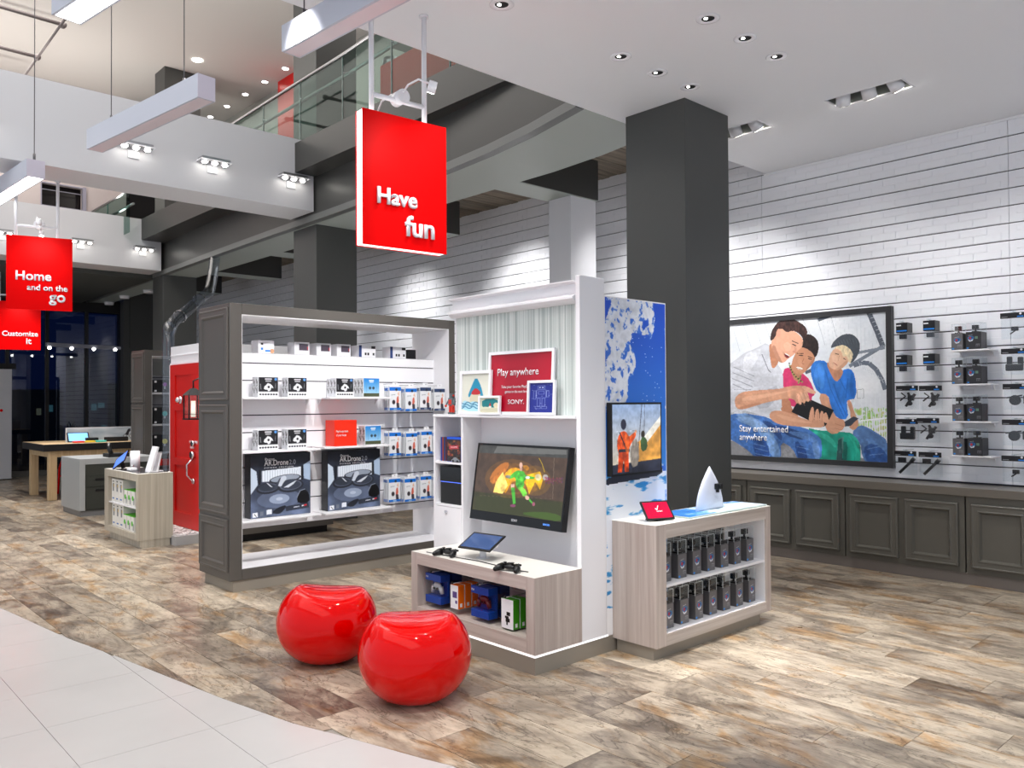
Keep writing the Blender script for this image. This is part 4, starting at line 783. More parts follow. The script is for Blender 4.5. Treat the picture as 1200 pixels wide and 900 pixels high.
c = Vector((4.745, 3.085, .975)); mb = MB(); mb.bev(c.x - .028, c.y - .02, c.z - .02, c.x + .028, c.y + .012, c.z + .02, .004); mb.cyl((c.x - .008, c.y - .02, c.z), (c.x - .008, c.y - .03, c.z), .014, n=14); mb.box(c.x - .006, c.y - .005, c.z - .04, c.x + .006, c.y + .02, c.z - .018); mb.build('small_camera', BLACK, sf)
# tablet on stand, red screen
tb = thing('tablet', 'small black tablet with a red screen on the camera counter', 'tablet', (4.05, 3.1, .812)); o_, r_, b_ = PY(751, 585, 3.10), PY(791, 601, 3.02), PY(767, 608, 3.0)
def quad_slab(q, th, n_up=True):
    q = [Vector(p) for p in q]; nn_ = (q[1] - q[0]).cross(q[3] - q[0]).normalized(); return q, nn_
cc = Vector((4.09, 3.10, .873)); uu2 = Vector((.93, -.36, 0)).normalized(); vv2 = Vector((.10, .45, .52)).normalized(); vv2 = (vv2 - uu2 * vv2.dot(uu2)).normalized(); nn2 = uu2.cross(vv2)
MB().obox(cc, uu2, vv2, nn2, .098, .068, .005).build('housing', BLACK, tb); MB().obox(cc - nn2 * .035 - Vector((0, 0, .018)), uu2, Vector((0, 0, 1)).cross(uu2), Vector((0, 0, 1)), .025, .018, .035).build('stand', BLKM, tb)
MB().box(4.05, 3.07, .812, 4.13, 3.16, .818).build('stand_foot', BLKM, tb)
MB().obox(cc + nn2 * .0052, uu2, vv2, nn2, .088, .058, .0004).build('screen', mat('screen_crimson', (170, 6, 50), .15, emit=(190, 6, 56), estr=.35), tb)
cm = MB(); p0 = cc + nn2 * .0062; WS = mat('screen_white', (250, 250, 250), .3, emit=(255, 255, 255), estr=.8)
for a_, b_2 in (((-.012, .012), (-.004, .0)), ((-.004, 0), (.014, .030))): cm.tube([p0 + uu2 * a_[0] + vv2 * a_[1], p0 + uu2 * b_2[0] + vv2 * b_2[1]], .0025, 6)
cm.build('check_mark', WS, tb); text('lettering', 'verizon', p0 - uu2 * .012 - vv2 * .014, uu2, vv2, .014, WS, tb, .0003)
# ================================================================== red ball stools
def stool(cx, cy, R, H, ang, label, tilt=0):
    mb = MB(); n, k = 112, 84; vs = []; cz = .235
    for j in range(k + 1):
        a = math.pi * j / k; Rz = .262 if j < k / 2 else .25
        for i in range(n):
            t_ = 2 * math.pi * i / n; sa = math.sin(a); q = R * abs(sa) ** .86; x, y, z = q * math.cos(t_), q * math.sin(t_), cz + Rz * math.cos(a)
            u_ = x * math.cos(ang) + y * math.sin(ang); w_ = -x * math.sin(ang) + y * math.cos(ang)
            s = H - .038 + .55 * u_ * u_ + tilt * u_ - .35 * w_ * w_      # saddle-shaped seat
            d_ = z - s; z2 = (z + s) / 2 - math.sqrt(d_ * d_ + .00022) / 2
            z3 = .5 * z2 + .5 * math.sqrt(z2 ** 2 + .0002)
            vs.append((cx + x, cy + y, max(0, z3 - .007)))
    fs = [(j * n + i, (j + 1) * n + i, (j + 1) * n + (i + 1) % n, j * n + (i + 1) % n) for j in range(k) for i in range(n)]; mb.add(vs, fs, 0, True)
    o = mb.build('ball_stool', RED, loc=(cx, cy, 0)); bm = bmesh.new(); bm.from_mesh(o.data); bmesh.ops.remove_doubles(bm, verts=bm.verts, dist=.0003); bmesh.ops.recalc_face_normals(bm, faces=bm.faces); bm.to_mesh(o.data); bm.free(); tag(o, label, 'stool', 'glossy red ball stools'); return o
stool(2.537, 3.507, .298, .462, math.radians(-36), 'glossy red ball stool in front, nearer the low console')
stool(2.532, 4.403, .302, .462, math.radians(-28), 'glossy red ball stool farther left, behind the front one', -.12)
# ================================================================== hanging signs
def sign(P_, az, label, lines, ceil_z, W=.655, H=.79, D=.085, yfix=0, name='hanging_sign', arm=1):
    """P_: centre of the front face; az: direction of its width"""
    u = Vector((math.cos(az), math.sin(az), 0)); n = Vector((math.sin(az), -math.cos(az), 0)); v = Vector((0, 0, 1)); P_ = Vector(P_)
    t = thing(name, label, 'sign', P_ - v * H / 2, 0, 'red hanging signs over the shop floor'); c = P_ - n * D / 2
    MB().obox(P_ - n * .003, u, n, v, W / 2, .003, H / 2).build('front_panel', REDP, t); MB().obox(P_ - n * (D - .003), u, n, v, W / 2, .003, H / 2).build('rear_panel', REDP, t)
    MB().obox(c, u, n, v, W / 2 - .004, D / 2 - .007, H / 2 - .004).build('glowing_core', mat('sign_edge_glow', (255, 255, 255), .5, emit=(255, 255, 255), estr=1.3), t)
    for s, nm in ((-.36, 'rod'), (.27, 'rod')):
        b_ = c + u * (s * W) + v * (H / 2 - .012); mb = MB(); mb.cyl(b_, Vector((b_.x, b_.y, ceil_z)), .016 if W > .5 else .02, n=12); mb.cyl(Vector((b_.x, b_.y, ceil_z - .012)), Vector((b_.x, b_.y, ceil_z - .0005)), .03, n=14); mb.build('rod', WHITEP, t)
    zc = H / 2 + .11; a_, b_ = c + u * (-.36 * W) + v * zc, c + u * (.27 * W) + v * zc; MB().tube([a_, b_], .015, 10).build('cross_bar', WHITEP, t)
    m_ = c + u * (-.03 * W) + v * (zc + .02); cl_ = MB(); cl_.cyl(m_ - n * .05, m_ + n * .05, .042, n=18); cl_.ball(m_ + u * .03 + v * .01, .038); cl_.build('lamp_clamp', WHITEP, t)
    for s in (1, -1):
        e = m_ + n * s * .34 + v * -.02 + u * .02; MB().tube([m_, m_ + n * s * .1 + v * .05, m_ + n * s * .22 + v * .045, e], .006, 8).build('lamp_arm', WHITEP, t)
        h = MB(); d = (-n * s * .6 - v).normalized(); h.cyl(e - d * .02, e + d * .045, .024, .027, n=14); hh = h.build('lamp_head', WHITEP, t); MB().cyl(e + d * .0455, e + d * .048, .02, n=12).build('lamp_lens', LAMP, hh)
    for body, x, z, s in lines: text('lettering', body, P_ + u * (x * W) + v * (z * H), u, v, s, WHITEP, t, .012, bold=.022)
    L = P_ + n * .55 + v * .42; spot('sign_lamp', L, P_ + v * .05, 16, 75, 1, .12)
    return t
az1 = math.radians(-4.4)
def on_sign(px, py, base, az):
    d = ray(px, py); n = (math.sin(az), -math.cos(az)); t = (n[0] * base[0] + n[1] * base[1]) / (n[0] * d[0] + n[1] * d[1]); return Vector((d[0] * t, d[1] * t, CH + d[2] * t))
base = (3.036, 4.05 - .045); a_, b_, c_ = on_sign(424.9, 125.1, base, az1), on_sign(522.9, 150.4, base, az1), on_sign(523.3, 298.9, base, az1)
W1 = (b_ - a_).length; H1 = b_.z - c_.z
sign((a_ + c_) / 2, az1, 'big red hanging sign reading Have fun, nearest the camera', [('Have', -.34, -.18, .135), ('fun', -.02, -.395, .17)], 3.96, W=W1, H=H1)
def far_sign(px, py, d, az, label, lines, cz, W, H):
    s = (px - 600) / F * d; X, Y = .679 * d + .734 * s, .734 * d - .679 * s; zz = PX(px, py, X).z
    return sign((X, Y, zz), az, label, lines, cz, W, H, .05)
sg2 = far_sign(46, 320.5, 8.75, math.radians(-15), 'red hanging sign reading Home and on the go', [('Home', -.36, -.10, .135), ('and on the', -.19, -.235, .088), ('go', .14, -.385, .16)], 4.0, .62, .79)
sg3 = far_sign(19, 381.5, 14.1, math.radians(-18), 'farthest red hanging sign reading Customize it, partly cut off', [('Customize', -.30, -.22, .125), ('it', .20, -.38, .15)], 3.94, .72, .84)
# ================================================================== linear pendant lights
def pendant(p0, p1, w_, h_, lit, label, wires, up=0):
    p0, p1 = Vector(p0), Vector(p1); d = (p1 - p0).normalized(); s = Vector((d.y, -d.x, 0)); v = Vector((0, 0, 1)); L = (p1 - p0).length; c = (p0 + p1) / 2 + v * h_ / 2
    t = thing('pendant_beam_light', label, 'pendant light', (c.x, c.y, p0.z), 0, 'long white pendant beam lights')
    PB = mat('pendant_paint', (196, 200, 212), .4); MB().obox(c, d, s, v, L / 2, w_ / 2, h_ / 2).build('housing', PB, t)
    MB().obox(c - v * (h_ / 2 + .001), d, s, v, L / 2 - .015, w_ / 2 - .015, .001).build('diffuser', GLOW if lit else mat('diffuser_off', (226, 214, 220), .5), t)
    MB().obox(c + d * (L / 2 + .001), d, s, v, .001, w_ / 2, h_ / 2).build('end_cap', mat('end_cap', (210, 204, 218), .4), t)
    if up: area('pendant_uplight', c + v * (h_ / 2 + .03), L * .8, up, (1, .96, .9), (math.pi, 0, math.atan2(d.y, d.x)), size_y=w_ * .7)
    for q, top in wires:
        b_ = p0 + d * q; mb = MB(); mb.cyl(b_ + v * h_, b_ + v * (h_ + .07), .012, n=10); mb.cyl(b_ + v * (h_ + .07), Vector((b_.x, b_.y, top)), .004, n=6); mb.build('suspension_wire', mat('wire_grey', (110, 108, 110), .4, metal=.6), t)
    return t
# near beam C, middle beam B, two lit ones A and D
zb = 3.62; a_, b_ = PZ(341, 64.5, zb), PZ(461, 0, zb); dd_ = (b_ - a_).normalized(); pendant(a_, a_ + dd_ * 2.6, .125, .155, False, 'big unlit pendant beam at top centre, above the Have fun sign', [(.14, 7.65), (2.3, 3.96)])
zb = 3.98; a_, b_ = PZ(111, 177, zb), PZ(242, 116.5, zb); pendant(a_, b_, .15, .19, False, 'unlit pendant beam in the middle of the void', [(.35, 7.65), ((b_ - a_).length - .35, 7.65)])
zb = 3.72; a_, b_ = PZ(78, 23.5, zb), PZ(108, 4, zb); dd_ = (b_ - a_).normalized(); pendant(a_, a_ + dd_ * 2.4, .16, .14, True, 'lit pendant beam cut off by the top edge of the view', [(.3, 7.65)])
zb = 3.75; b_, a_ = PZ(42, 208, zb), PZ(-10, 240, zb); dd_ = (b_ - a_).normalized(); pendant(b_ - dd_ * 2.3, b_, .16, .17, True, 'lit pendant beam ending at the left edge above the Home sign', [(2.25, 7.65)])
# ================================================================== clear pneumatic tube from soffit to display
tu = thing('clear_tube', 'bent clear plastic tube with metal collars running up to the soffit', 'tube', (4.12, 11.3, 0))
p0, p1 = Vector((4.62, 10.30, 2.27)), PZ(253, 325, 3.89)
K = [PX(197.5, 480, 4.12), PX(197.5, 402, 4.13), PX(199, 388, 4.2), PX(204, 377, 4.3), PX(213, 369, 4.45), PX(224, 360, 4.65), PX(236, 349, 4.9), PX(246, 339, 5.1), PX(252, 327, 5.3)]
K[0].z = 0; K[-1].z = 3.9
pts = []
for i in range(len(K) - 1):
    a_ = K[max(i - 1, 0)]; b_ = K[i]; c_ = K[i + 1]; d_ = K[min(i + 2, len(K) - 1)]
    for s in range(5): t_ = s / 5; pts.append(.5 * ((2 * b_) + (c_ - a_) * t_ + (2 * a_ - 5 * b_ + 4 * c_ - d_) * t_ ** 2 + (-a_ + 3 * b_ - 3 * c_ + d_) * t_ ** 3))
pts.append(K[-1]); MB().tube(pts, .080, 20, caps=False).build('tube', TUBEG, tu)
for i in (19, 29): d = (pts[i + 1] - pts[i]).normalized(); MB().cyl(pts[i] - d * .012, pts[i] + d * .012, .094, n=20, caps=False).build('collar', CHROME, tu)
# ================================================================== small ash cabinet at left
sc = thing('accessory_cabinet', 'small ash cabinet with white and green boxes on two shelves at left', 'cabinet', (3.16, 9.7, .08)); x0, x1, y0, y1 = 2.97, 3.344, 9.145, 10.285
GA = wood('greige_laminate', (168, 158, 142), (196, 188, 172), 'Z'); MB().box(x0, y0, .08, x1, y0 + .055, .797).build('side_panel', GA, sc); MB().box(x0, y1 - .13, .08, x1, y1, .797).build('side_panel', GA, sc)
MB().box(x0, y0 + .055, .72, x1, y1 - .13, .797).build('top_rail', GA, sc); MB().box(x0, y0 + .055, .08, x1, y1 - .13, .15).build('bottom_rail', GA, sc); MB().box(x0 + .01, y0 + .055, .415, x1 - .01, y1 - .13, .43).build('shelf', WHITE, sc)
MB().box(x1 - .02, y0 + .055, .15, x1 - .005, y1 - .13, .72).build('back', WHITE, sc); MB().box(x0 + .03, y0 + .005, 0, x1 - .03, y1 - .1, .08).build('plinth', GA, sc); MB().box(x0, y0, .797, x1, y1, .80).build('white_top', MATS['console_top'], sc)
LINE = mat('thin_print_grey', (120, 124, 132), .5); YEL = mat('print_yellow', (226, 190, 60), .5); BLUP = mat('print_blue', (60, 110, 180), .5); TALLW = mat('tall_box_white', (232, 230, 224), .5)
def tall_box():
    t = thing('tall_white_box', '', 'box'); MB().bev(-.03, -.062, 0, .20, .062, .262, .002).build('carton', TALLW, t); MB().box(-.031, -.022, .12, -.0302, .02, .21).build('product_print', LINE, t); MB().box(-.0315, -.03, .17, -.031, -.012, .2).build('yellow_dot', YEL, t); MB().box(-.031, -.03, .03, -.0302, .03, .045).build('print_line', BLUP, t); MB().box(-.031, -.02, .225, -.0302, .02, .24).build('print_line', BLACK, t); return t
def grn_box():
    t = thing('green_top_box', '', 'box'); MB().bev(-.03, -.05, 0, .15, .05, .17, .002).build('carton', TALLW, t); MB().box(-.0305, -.0505, .165, .1505, .0505, .1715).build('green_lid', mat('lid_green', (90, 190, 50), .5), t); MB().cyl((-.0302, .01, .09), (-.0312, .01, .09), .028, n=14).build('green_disc', MATS['lid_green'], t); MB().box(-.031, -.04, .02, -.0302, -.015, .09).build('print_line', LINE, t); return t
tp, gp = tall_box(), grn_box(); pos = ['leftmost', 'second', 'third']
for s, z in ((0, .431), (1, .151)):
    for k in range(3):
        o = tp if (s, k) == (0, 0) else copy_tree(tp); o.location = (3.03, 10.06 - .135 * k - .02 * s, z); tag(o, '%s tall white box on the %s shelf of the ash cabinet' % (pos[k], ('upper', 'lower')[s]), 'box', 'tall white boxes in the ash cabinet')
        o = gp if (s, k) == (0, 0) else copy_tree(gp); o.location = (3.02, 9.60 - .125 * k + .02 * s, z); tag(o, '%s white and green box on the %s shelf of the ash cabinet' % (pos[k], ('upper', 'lower')[s]), 'box', 'white and green boxes in the ash cabinet')
gb = thing('black_display_mat', 'dark glossy mat on top of the small ash cabinet', 'display mat', (3.16, 9.6, .80)); MB().bev(3.0, 9.22, .80, 3.32, 10.0, .806, .002).build('mat_plate', mat('dark_mat', (60, 58, 62), .2), gb)
def leaning(px, py, X, w_, h_, tilt, th, label, cat, nm, m, d_=0):
    p = PX(px, py, X); p.z = .807; t = thing(nm, label, cat, p); az = math.radians(d_); u = Vector((math.cos(az), math.sin(az), 0)); v = Vector((-math.sin(tilt) * 0, 0, 1)); v = (Vector((0, 0, 1)) * math.cos(tilt) + u * math.sin(tilt)).normalized(); u2 = v.cross(Vector((0, 1, 0))).normalized(); n2 = Vector((0, 1, 0)); MB().obox(p + v * h_ / 2 + Vector((0, 0, .008)), n2, u2, v, w_ / 2, th / 2, h_ / 2).build('plate', m, t); return t
l1 = leaning(174, 552, 3.12, .16, .28, .28, .02, 'taller of two white leaning boards on the ash cabinet', 'display board', 'leaning_board', WHITEP); l2 = leaning(181, 553, 3.2, .18, .20, .2, .02, 'shorter white leaning board on the ash cabinet, at right', 'display board', 'leaning_board', WHITEP)
for o_, f in ((l1, .09), (l2, .08)): p = o_.location; MB().box(p.x - .02, p.y - .05, .807, p.x + f, p.y + .05, .815).build('foot', WHITEP, o_)
o = thing('white_speaker', 'white upright cylinder speaker on the ash cabinet', 'speaker', (3.1, 9.62, .807)); mb = MB(); mb.cyl((3.14, 9.75, .807), (3.14, 9.75, 1.02), .052, n=24); mb.build('body', WHITEP, o); MB().cyl((3.14, 9.75, 1.02), (3.14, 9.75, 1.024), .046, n=24).build('top_cap', STEEL, o)
o = thing('small_gadget', 'small grey and white gadget lying beside the cylinder speaker', 'gadget', (3.05, 9.60, .807)); mb = MB(); mb.bev(3.02, 9.55, .807, 3.10, 9.66, .84, .008); mb.build('body', WHITEP, o); MB().cyl((3.06, 9.6, .84), (3.06, 9.6, .87), .02, n=14).build('dial', STEEL, o)
o = thing('tablet', 'blue-screened tablet tilted on a black stand at left', 'tablet', (3.05, 9.95, .807)); c = PX(141.5, 539, 3.06); u_ = Vector((.25, -.75, .43)).normalized(); n_ = Vector((-.62, -.35, .7)); n_ = (n_ - u_ * n_.dot(u_)).normalized(); v_ = n_.cross(u_)
MB().obox(c, u_, v_, n_, .125, .085, .006).build('housing', BLACK, o); MB().obox(c + n_ * .0065, u_, v_, n_, .112, .072, .0005).build('screen', mat('screen_blue', (80, 120, 230), .2, emit=(96, 130, 236), estr=.8), o); MB().tube([c - n_ * .006, (c.x + .03, c.y, .812)], .022, 10).build('stand', BLKM, o)
# ================================================================== reception desk and repair table behind
de = thing('reception_desk', 'light grey waterfall desk with dark drawer front', 'desk', (3.4, 12.7, 0)); DG = mat('desk_grey', (168, 170, 170), .45); X0, X1, Y0, Y1 = 3.22, 4.10, 12.27, 13.2
MB().bev(X0, Y0, .08, X0 + .075, Y1, .80, .004).build('end_panel', DG, de); MB().bev(X0 + .0751, Y0, .72, 4.24, Y1, .80, .004).build('top', DG, de); MB().box(X0 + .02, Y0 + .03, 0, 4.2, Y1 - .04, .08).build('plinth', mat('desk_plinth', (120, 120, 120), .4), de)
MB().box(X0 + .0751, Y0 + .01, .08, 4.2, Y1 - .02, .72).build('drawer_body', mat('drawer_dark', (52, 54, 48), .5), de)
for z in (.53, .38): 
    f = MB().box(X0 + .085, Y0 - .004, z - .12 if z > .4 else .10, 4.19, Y0 + .0099, z + .02).build('drawer_front', MATS['drawer_dark'], de); MB().box(X0 + .20, Y0 - .009, z - .04, X0 + .34, Y0 - .004, z - .01).build('handle', BLACK, f)
ph = thing('desk_telephone', 'black telephone terminal on the grey desk', 'telephone', (3.75, 12.5, .80)); mb = MB(); mb.prism([(3.62, 12.35, .801), (3.90, 12.35, .801), (3.90, 12.62, .801), (3.62, 12.62, .801)], (0, 0, .05)); mb.build('body', BLKM, ph); MB().tube([(3.66, 12.36, .84), (3.64, 12.4, .93), (3.65, 12.45, .99)], .03, 10).build('handset', BLACK, ph)
tt = thing('wooden_table', 'long pine table with thick black edged top', 'table', (3.9, 14.6, 0)); PINE = wood('pine', (190, 160, 120), (216, 190, 150), 'Z'); TX0, TX1, TY0, TY1 = 3.32, 5.2, 14.66, 16.1
MB().bev(TX0, TY0, .80, TX1, TY1, .91, .004).build('top_slab', mat('table_edge_black', (34, 32, 34), .4), tt); MB().box(TX0 + .01, TY0 + .01, .91, TX1 - .01, TY1 - .01, .914).build('wood_top', wood('pine_top', (196, 164, 124), (220, 192, 152), 'X'), tt)
for x, y in ((TX0 + .09, TY0 + .05), (TX0 + .09, TY1 - .2), (TX1 - .2, TY0 + .05), (TX1 - .2, TY1 - .2)): MB().bev(x, y, 0, x + .12, y + .12, .80, .004).build('leg', PINE, tt)
MB().box(TX0 + .1, TY0 + .06, .70, TX1 - .1, TY0 + .09, .80).build('apron', PINE, tt); MB().box(TX0 + .1, TY0 + .1, .70, TX0 + .13, TY1 - .1, .80).build('apron', PINE, tt)
ds = thing('table_divider', 'long low divider with a grey sky picture and cyclist on the table', 'display panel', (4.2, 15.2, .915)); a_ = PY(77.5, 511, 15.2); MB().box(a_.x, 15.19, .915, TX1 - .1, 15.24, 1.16).build('panel', WHITE, ds)
def art_sky():
    W, H = 200, 30; n = vnoise(W, H, 20, 31, 4, 2, .6)[..., None]; a = np.array((150, 166, 178)) * (1 - n) + np.array((226, 228, 232)) * n; c = Canvas(W, H, ss=1); c.a[:] = a; x = 150
    c.ell(x - 7, 21, 5, 5, (50, 50, 56)); c.ell(x - 7, 21, 3.6, 3.6, (190, 196, 200)); c.ell(x + 8, 21, 5, 5, (50, 50, 56)); c.ell(x + 8, 21, 3.6, 3.6, (190, 196, 200)); c.poly([(x - 6, 16), (x, 5), (x + 6, 3), (x + 8, 8), (x + 3, 12), (x + 2, 20), (x - 3, 18)], (40, 36, 44)); return c.out()
print_mesh('sky_print', art_sky(), (a_.x + .01, 15.188, .925), (TX1 - .12 - a_.x, 0, 0), (0, 0, .225), ds)
for px, col, lb in ((92, (230, 60, 40), 'red'), (105, (230, 200, 60), 'yellow'), (118, (80, 200, 190), 'teal')):
    p = PY(px, 527, 14.9); o = MB().bev(p.x - .08, 14.85, .915, p.x + .08, 14.97, .945, .008).build('phone_case', mat('case_' + lb, col, .4), loc=(p.x, 14.9, .915)); tag(o, lb + ' phone case lying in the row on the pine table', 'phone case', 'phone cases on the pine table')
o = thing('tablet', 'pale blue screen tablet leaning on the table divider', 'tablet', (3.9, 15.1, .915)); p = PY(92, 522, 15.1); MB().obox((p.x, 15.12, 1.0), (1, 0, 0), (0, .5, .85), (0, -.85, .5), .17, .09, .006).build('housing', BLACK, o); MB().obox((p.x, 15.113, 1.003), (1, 0, 0), (0, .5, .85), (0, -.85, .5), .15, .075, .004).build('screen', mat('screen_sky', (120, 180, 240), .3, emit=(120, 180, 240), estr=.8), o)
for i, px in enumerate((108, 130, 143)):
    p = PY(px, 520, 15.05); o = MB(); o.bev(p.x - .10, 15.0, .915, p.x + .09, 15.1, .99, .01); tag(o.build('black_gadget', BLKM, loc=(p.x, 15.05, .915)), ['small black gadget in the middle of the table', 'black box shaped gadget right of the table middle', 'black gadget at the right end of the table divider'][i], 'gadget')
ch = thing('red_stool', 'red tubular metal stool tucked under the pine table', 'stool', (4.15, 15.3, 0)); sx, sy = PZ(60, 578).x + .1, 15.25
MB().bev(sx, sy, .62, sx + .42, sy + .4, .65, .01).build('seat', REDP, ch)
for a_, b_ in ((0, 0), (.42, 0), (0, .4), (.42, .4)): MB().tube([(sx + a_, sy + b_, .63), (sx + a_ + (.05 if a_ else -.05), sy + b_, .45), (sx + a_ + (.07 if a_ else -.07), sy + b_, 0.01)], .016, 8).build('leg', REDP, ch)
MB().tube([(sx - .05, sy, .32), (sx + .47, sy, .32), (sx + .47, sy + .4, .32), (sx - .05, sy + .4, .32), (sx - .05, sy, .32)], .012, 8).build('foot_ring', REDP, ch)
# ================================================================== big framed picture on the slat wall
def art_boys():
    W, H = 400, 340; c = Canvas(W, H, (226, 229, 234), 1); YA, YBb, ZA, ZB = 5.10, 3.17, 2.405, .952
    def mp(x, y): q = PX(850 + x / 6, 350 + y / 6, 7.745); return ((YA - q.y) / (YA - YBb) * W, (ZA - q.z) / (ZA - ZB) * H)
    c.map = mp; n = vnoise(W, H, 60, 3, 3)[..., None]; c.a[:] = np.array((206, 212, 220)) * (1 - n) + np.array((242, 243, 245)) * n
    for q in ([(50, 200), (100, 370)], [(120, 170), (180, 340)], [(190, 150), (250, 320)], [(265, 150), (320, 300)], [(540, 140), (600, 260)], [(640, 130), (700, 330)], [(740, 120), (780, 270)], [(20, 260), (20, 600)]): c.line(q, 3, (176, 182, 190))
    for k in range(14): c.line([(680 + k * 30, 120), (720 + k * 26, 420)], 1.5, (206, 212, 218))
    T = (86, 92, 104)
    c.line([(650, 150), (800, 92)], 24, T); c.line([(1000, 80), (1060, 220), (1108, 340)], 36, T); c.line([(1112, 330), (870, 475)], 24, (120, 128, 140)); c.line([(930, 380), (1120, 345)], 20, (130, 138, 150)); c.line([(900, 470), (960, 450), (1010, 455), (1060, 500), (1100, 570), (1122, 640)], 32, (104, 112, 126)); c.line([(560, 520), (600, 505)], 24, T)
    for k in range(9): c.line([(1006 + k * 13, 110 + k * 28), (1040 + k * 11, 100 + k * 28)], 3, (196, 202, 208)); c.line([(930 + k * 20, 440 + k * 14), (950 + k * 20, 480 + k * 14)], 3, (200, 206, 212))
    c.line([(925, 640), (925, 700), (970, 700), (970, 635), (925, 640)], 3, (150, 156, 160)); rs = random.Random(8)
    for i in range(90): c.ell(rs.uniform(900, 1135), rs.uniform(770, 980), rs.uniform(6, 18), rs.uniform(8, 20), (rs.randint(120, 190), rs.randint(170, 210), rs.randint(60, 120)), a=.55)
    for k in range(6): c.line([(950 + k * 34, 640 + (k % 3) * 30), (965 + k * 30, 860)], 7, (226, 230, 234))
    c.line([(930, 862), (1135, 838)], 10, (242, 244, 246)); c.line([(930, 1010), (1135, 990)], 8, (240, 242, 244))
    for k in range(12): c.line([(945 + k * 17, 862 - k), (950 + k * 17, 1010)], 5, (240, 242, 244))
    c.poly([(-250, 985), (500, 1020), (1000, 1130), (1135, 1150), (1140, 1185), (-250, 1160)], (140, 140, 144)); SK = (206, 152, 122); SKd = (180, 120, 92); SK2 = (186, 128, 98)
    GJ = lambda c1, c2: (lambda X, Y: np.array(c1) + (np.array(c2) - np.array(c1)) * ((X - X.min()) / (np.ptp(X) + 1e-6))[..., None])
    # middle boy
    c.poly([(565, 905), (650, 925), (720, 930), (800, 935), (900, 945), (948, 1010), (952, 1168), (826, 1163), (815, 1060), (792, 1075), (780, 1158), (650, 1150), (640, 1010)], (24, 150, 128), smooth=1)
    c.poly([(820, 1000), (860, 1010), (850, 1160), (826, 1160)], (14, 108, 96), smooth=1); c.poly([(790, 985), (830, 970), (826, 1080), (795, 1150), (776, 1150)], (120, 118, 120), .6)
    c.poly([(400, 500), (450, 480), (540, 520), (595, 575), (632, 672), (600, 695), (620, 770), (470, 760), (450, 745), (405, 640)], (208, 56, 108), smooth=1); c.poly([(388, 690), (450, 700), (470, 790), (520, 830), (480, 850), (385, 800)], SK2, smooth=1)
    c.poly([(450, 440), (540, 500), (530, 560), (515, 592), (470, 560)], SK2, smooth=1); c.poly([(500, 360), (545, 325), (610, 350), (632, 400), (622, 450), (575, 500), (530, 538), (500, 530), (468, 500), (462, 450)], (198, 140, 108), smooth=1)
    c.poly([(528, 340), (545, 262), (590, 245), (640, 280), (658, 330), (648, 385), (628, 420), (612, 380), (565, 348)], (44, 32, 30), smooth=1); c.line([(515, 398), (545, 400)], 7, (60, 34, 28)); c.line([(580, 420), (605, 428)], 7, (60, 34, 28)); c.line([(500, 385), (548, 385)], 5, (50, 32, 28)); c.line([(578, 405), (612, 418)], 5, (50, 32, 28)); c.ell(520, 490, 24, 9, (240, 236, 230), .25); c.line([(498, 488), (545, 502)], 3, (150, 60, 60)); c.line([(550, 420), (535, 455), (552, 460)], 4, (160, 100, 76))
    for k in range(16): a_ = k / 15; c.ell(448 + 30 * a_ + 60 * a_ * a_ - 0 * a_, 455 + 130 * a_ ** .8, 6, 6, ((60, 50, 30), (150, 160, 90))[k % 2]); c.ell(527 - 14 * a_, 545 + 48 * a_, 6, 5, ((60, 50, 30), (150, 160, 90))[k % 2])
    # right boy
    c.poly([(880, 950), (940, 885), (1000, 905), (1090, 960), (1140, 1000), (1140, 1175), (1000, 1165), (960, 1115), (948, 1010)], (92, 128, 180), smooth=1); c.poly([(960, 1050), (1040, 1010), (1140, 1090), (1140, 1175), (1000, 1165)], (50, 86, 150), .9, smooth=1)
    c.poly([(650, 665), (722, 668), (762, 830), (835, 850), (840, 905), (760, 962), (700, 920), (690, 800)], SK, smooth=1); c.poly([(848, 712), (880, 712), (905, 800), (942, 880), (905, 932), (862, 900), (885, 820)], SK, smooth=1)
    c.poly([(596, 470), (640, 430), (716, 440), (770, 560), (822, 500), (878, 488), (912, 540), (922, 702), (856, 712), (852, 740), (866, 846), (788, 848), (738, 760), (722, 672), (648, 666), (604, 560)], (48, 118, 206), smooth=1)
    for q in ([(700, 500), (740, 640), (830, 830)], [(760, 600), (800, 720), (850, 820)], [(860, 560), (845, 700)], [(640, 480), (660, 640)], [(800, 560), (840, 640)]): c.line(q, 7, (30, 88, 168), .7)
    c.poly([(705, 455), (740, 440), (830, 500), (818, 545), (776, 592), (745, 540)], (190, 134, 104), smooth=1); c.poly([(722, 440), (742, 372), (792, 330), (862, 345), (884, 400), (862, 450), (812, 498), (765, 502), (728, 480)], (222, 176, 146), smooth=1)
    c.poly([(755, 355), (800, 318), (870, 330), (905, 378), (892, 440), (868, 458), (852, 400), (826, 412), (815, 372), (790, 352)], (226, 206, 170), smooth=1); c.poly([(732, 352), (765, 290), (830, 246), (900, 250), (942, 300), (946, 360), (912, 430), (872, 462), (900, 400), (880, 355), (830, 322), (780, 335)], (74, 80, 88), smooth=1)
    for k in range(8): c.line([(770 + k * 20, 300 - k * 4), (790 + k * 19, 330 - k * 2)], 2, (104, 110, 118))
    c.line([(770, 385), (796, 392)], 6, (90, 60, 48)); c.line([(828, 418), (846, 430)], 6, (90, 60, 48)); c.line([(758, 448), (785, 470)], 4, (180, 90, 84)); c.line([(800, 400), (790, 440)], 3, (186, 136, 110))
    # left boy
    c.poly([(-60, 840), (35, 800), (120, 785), (230, 810), (420, 890), (560, 905), (650, 960), (680, 1010), (672, 1145), (515, 1145), (470, 1050), (385, 1000), (392, 1140), (200, 1140), (190, 1090), (60, 1000), (-40, 960)], (70, 116, 186), smooth=1)
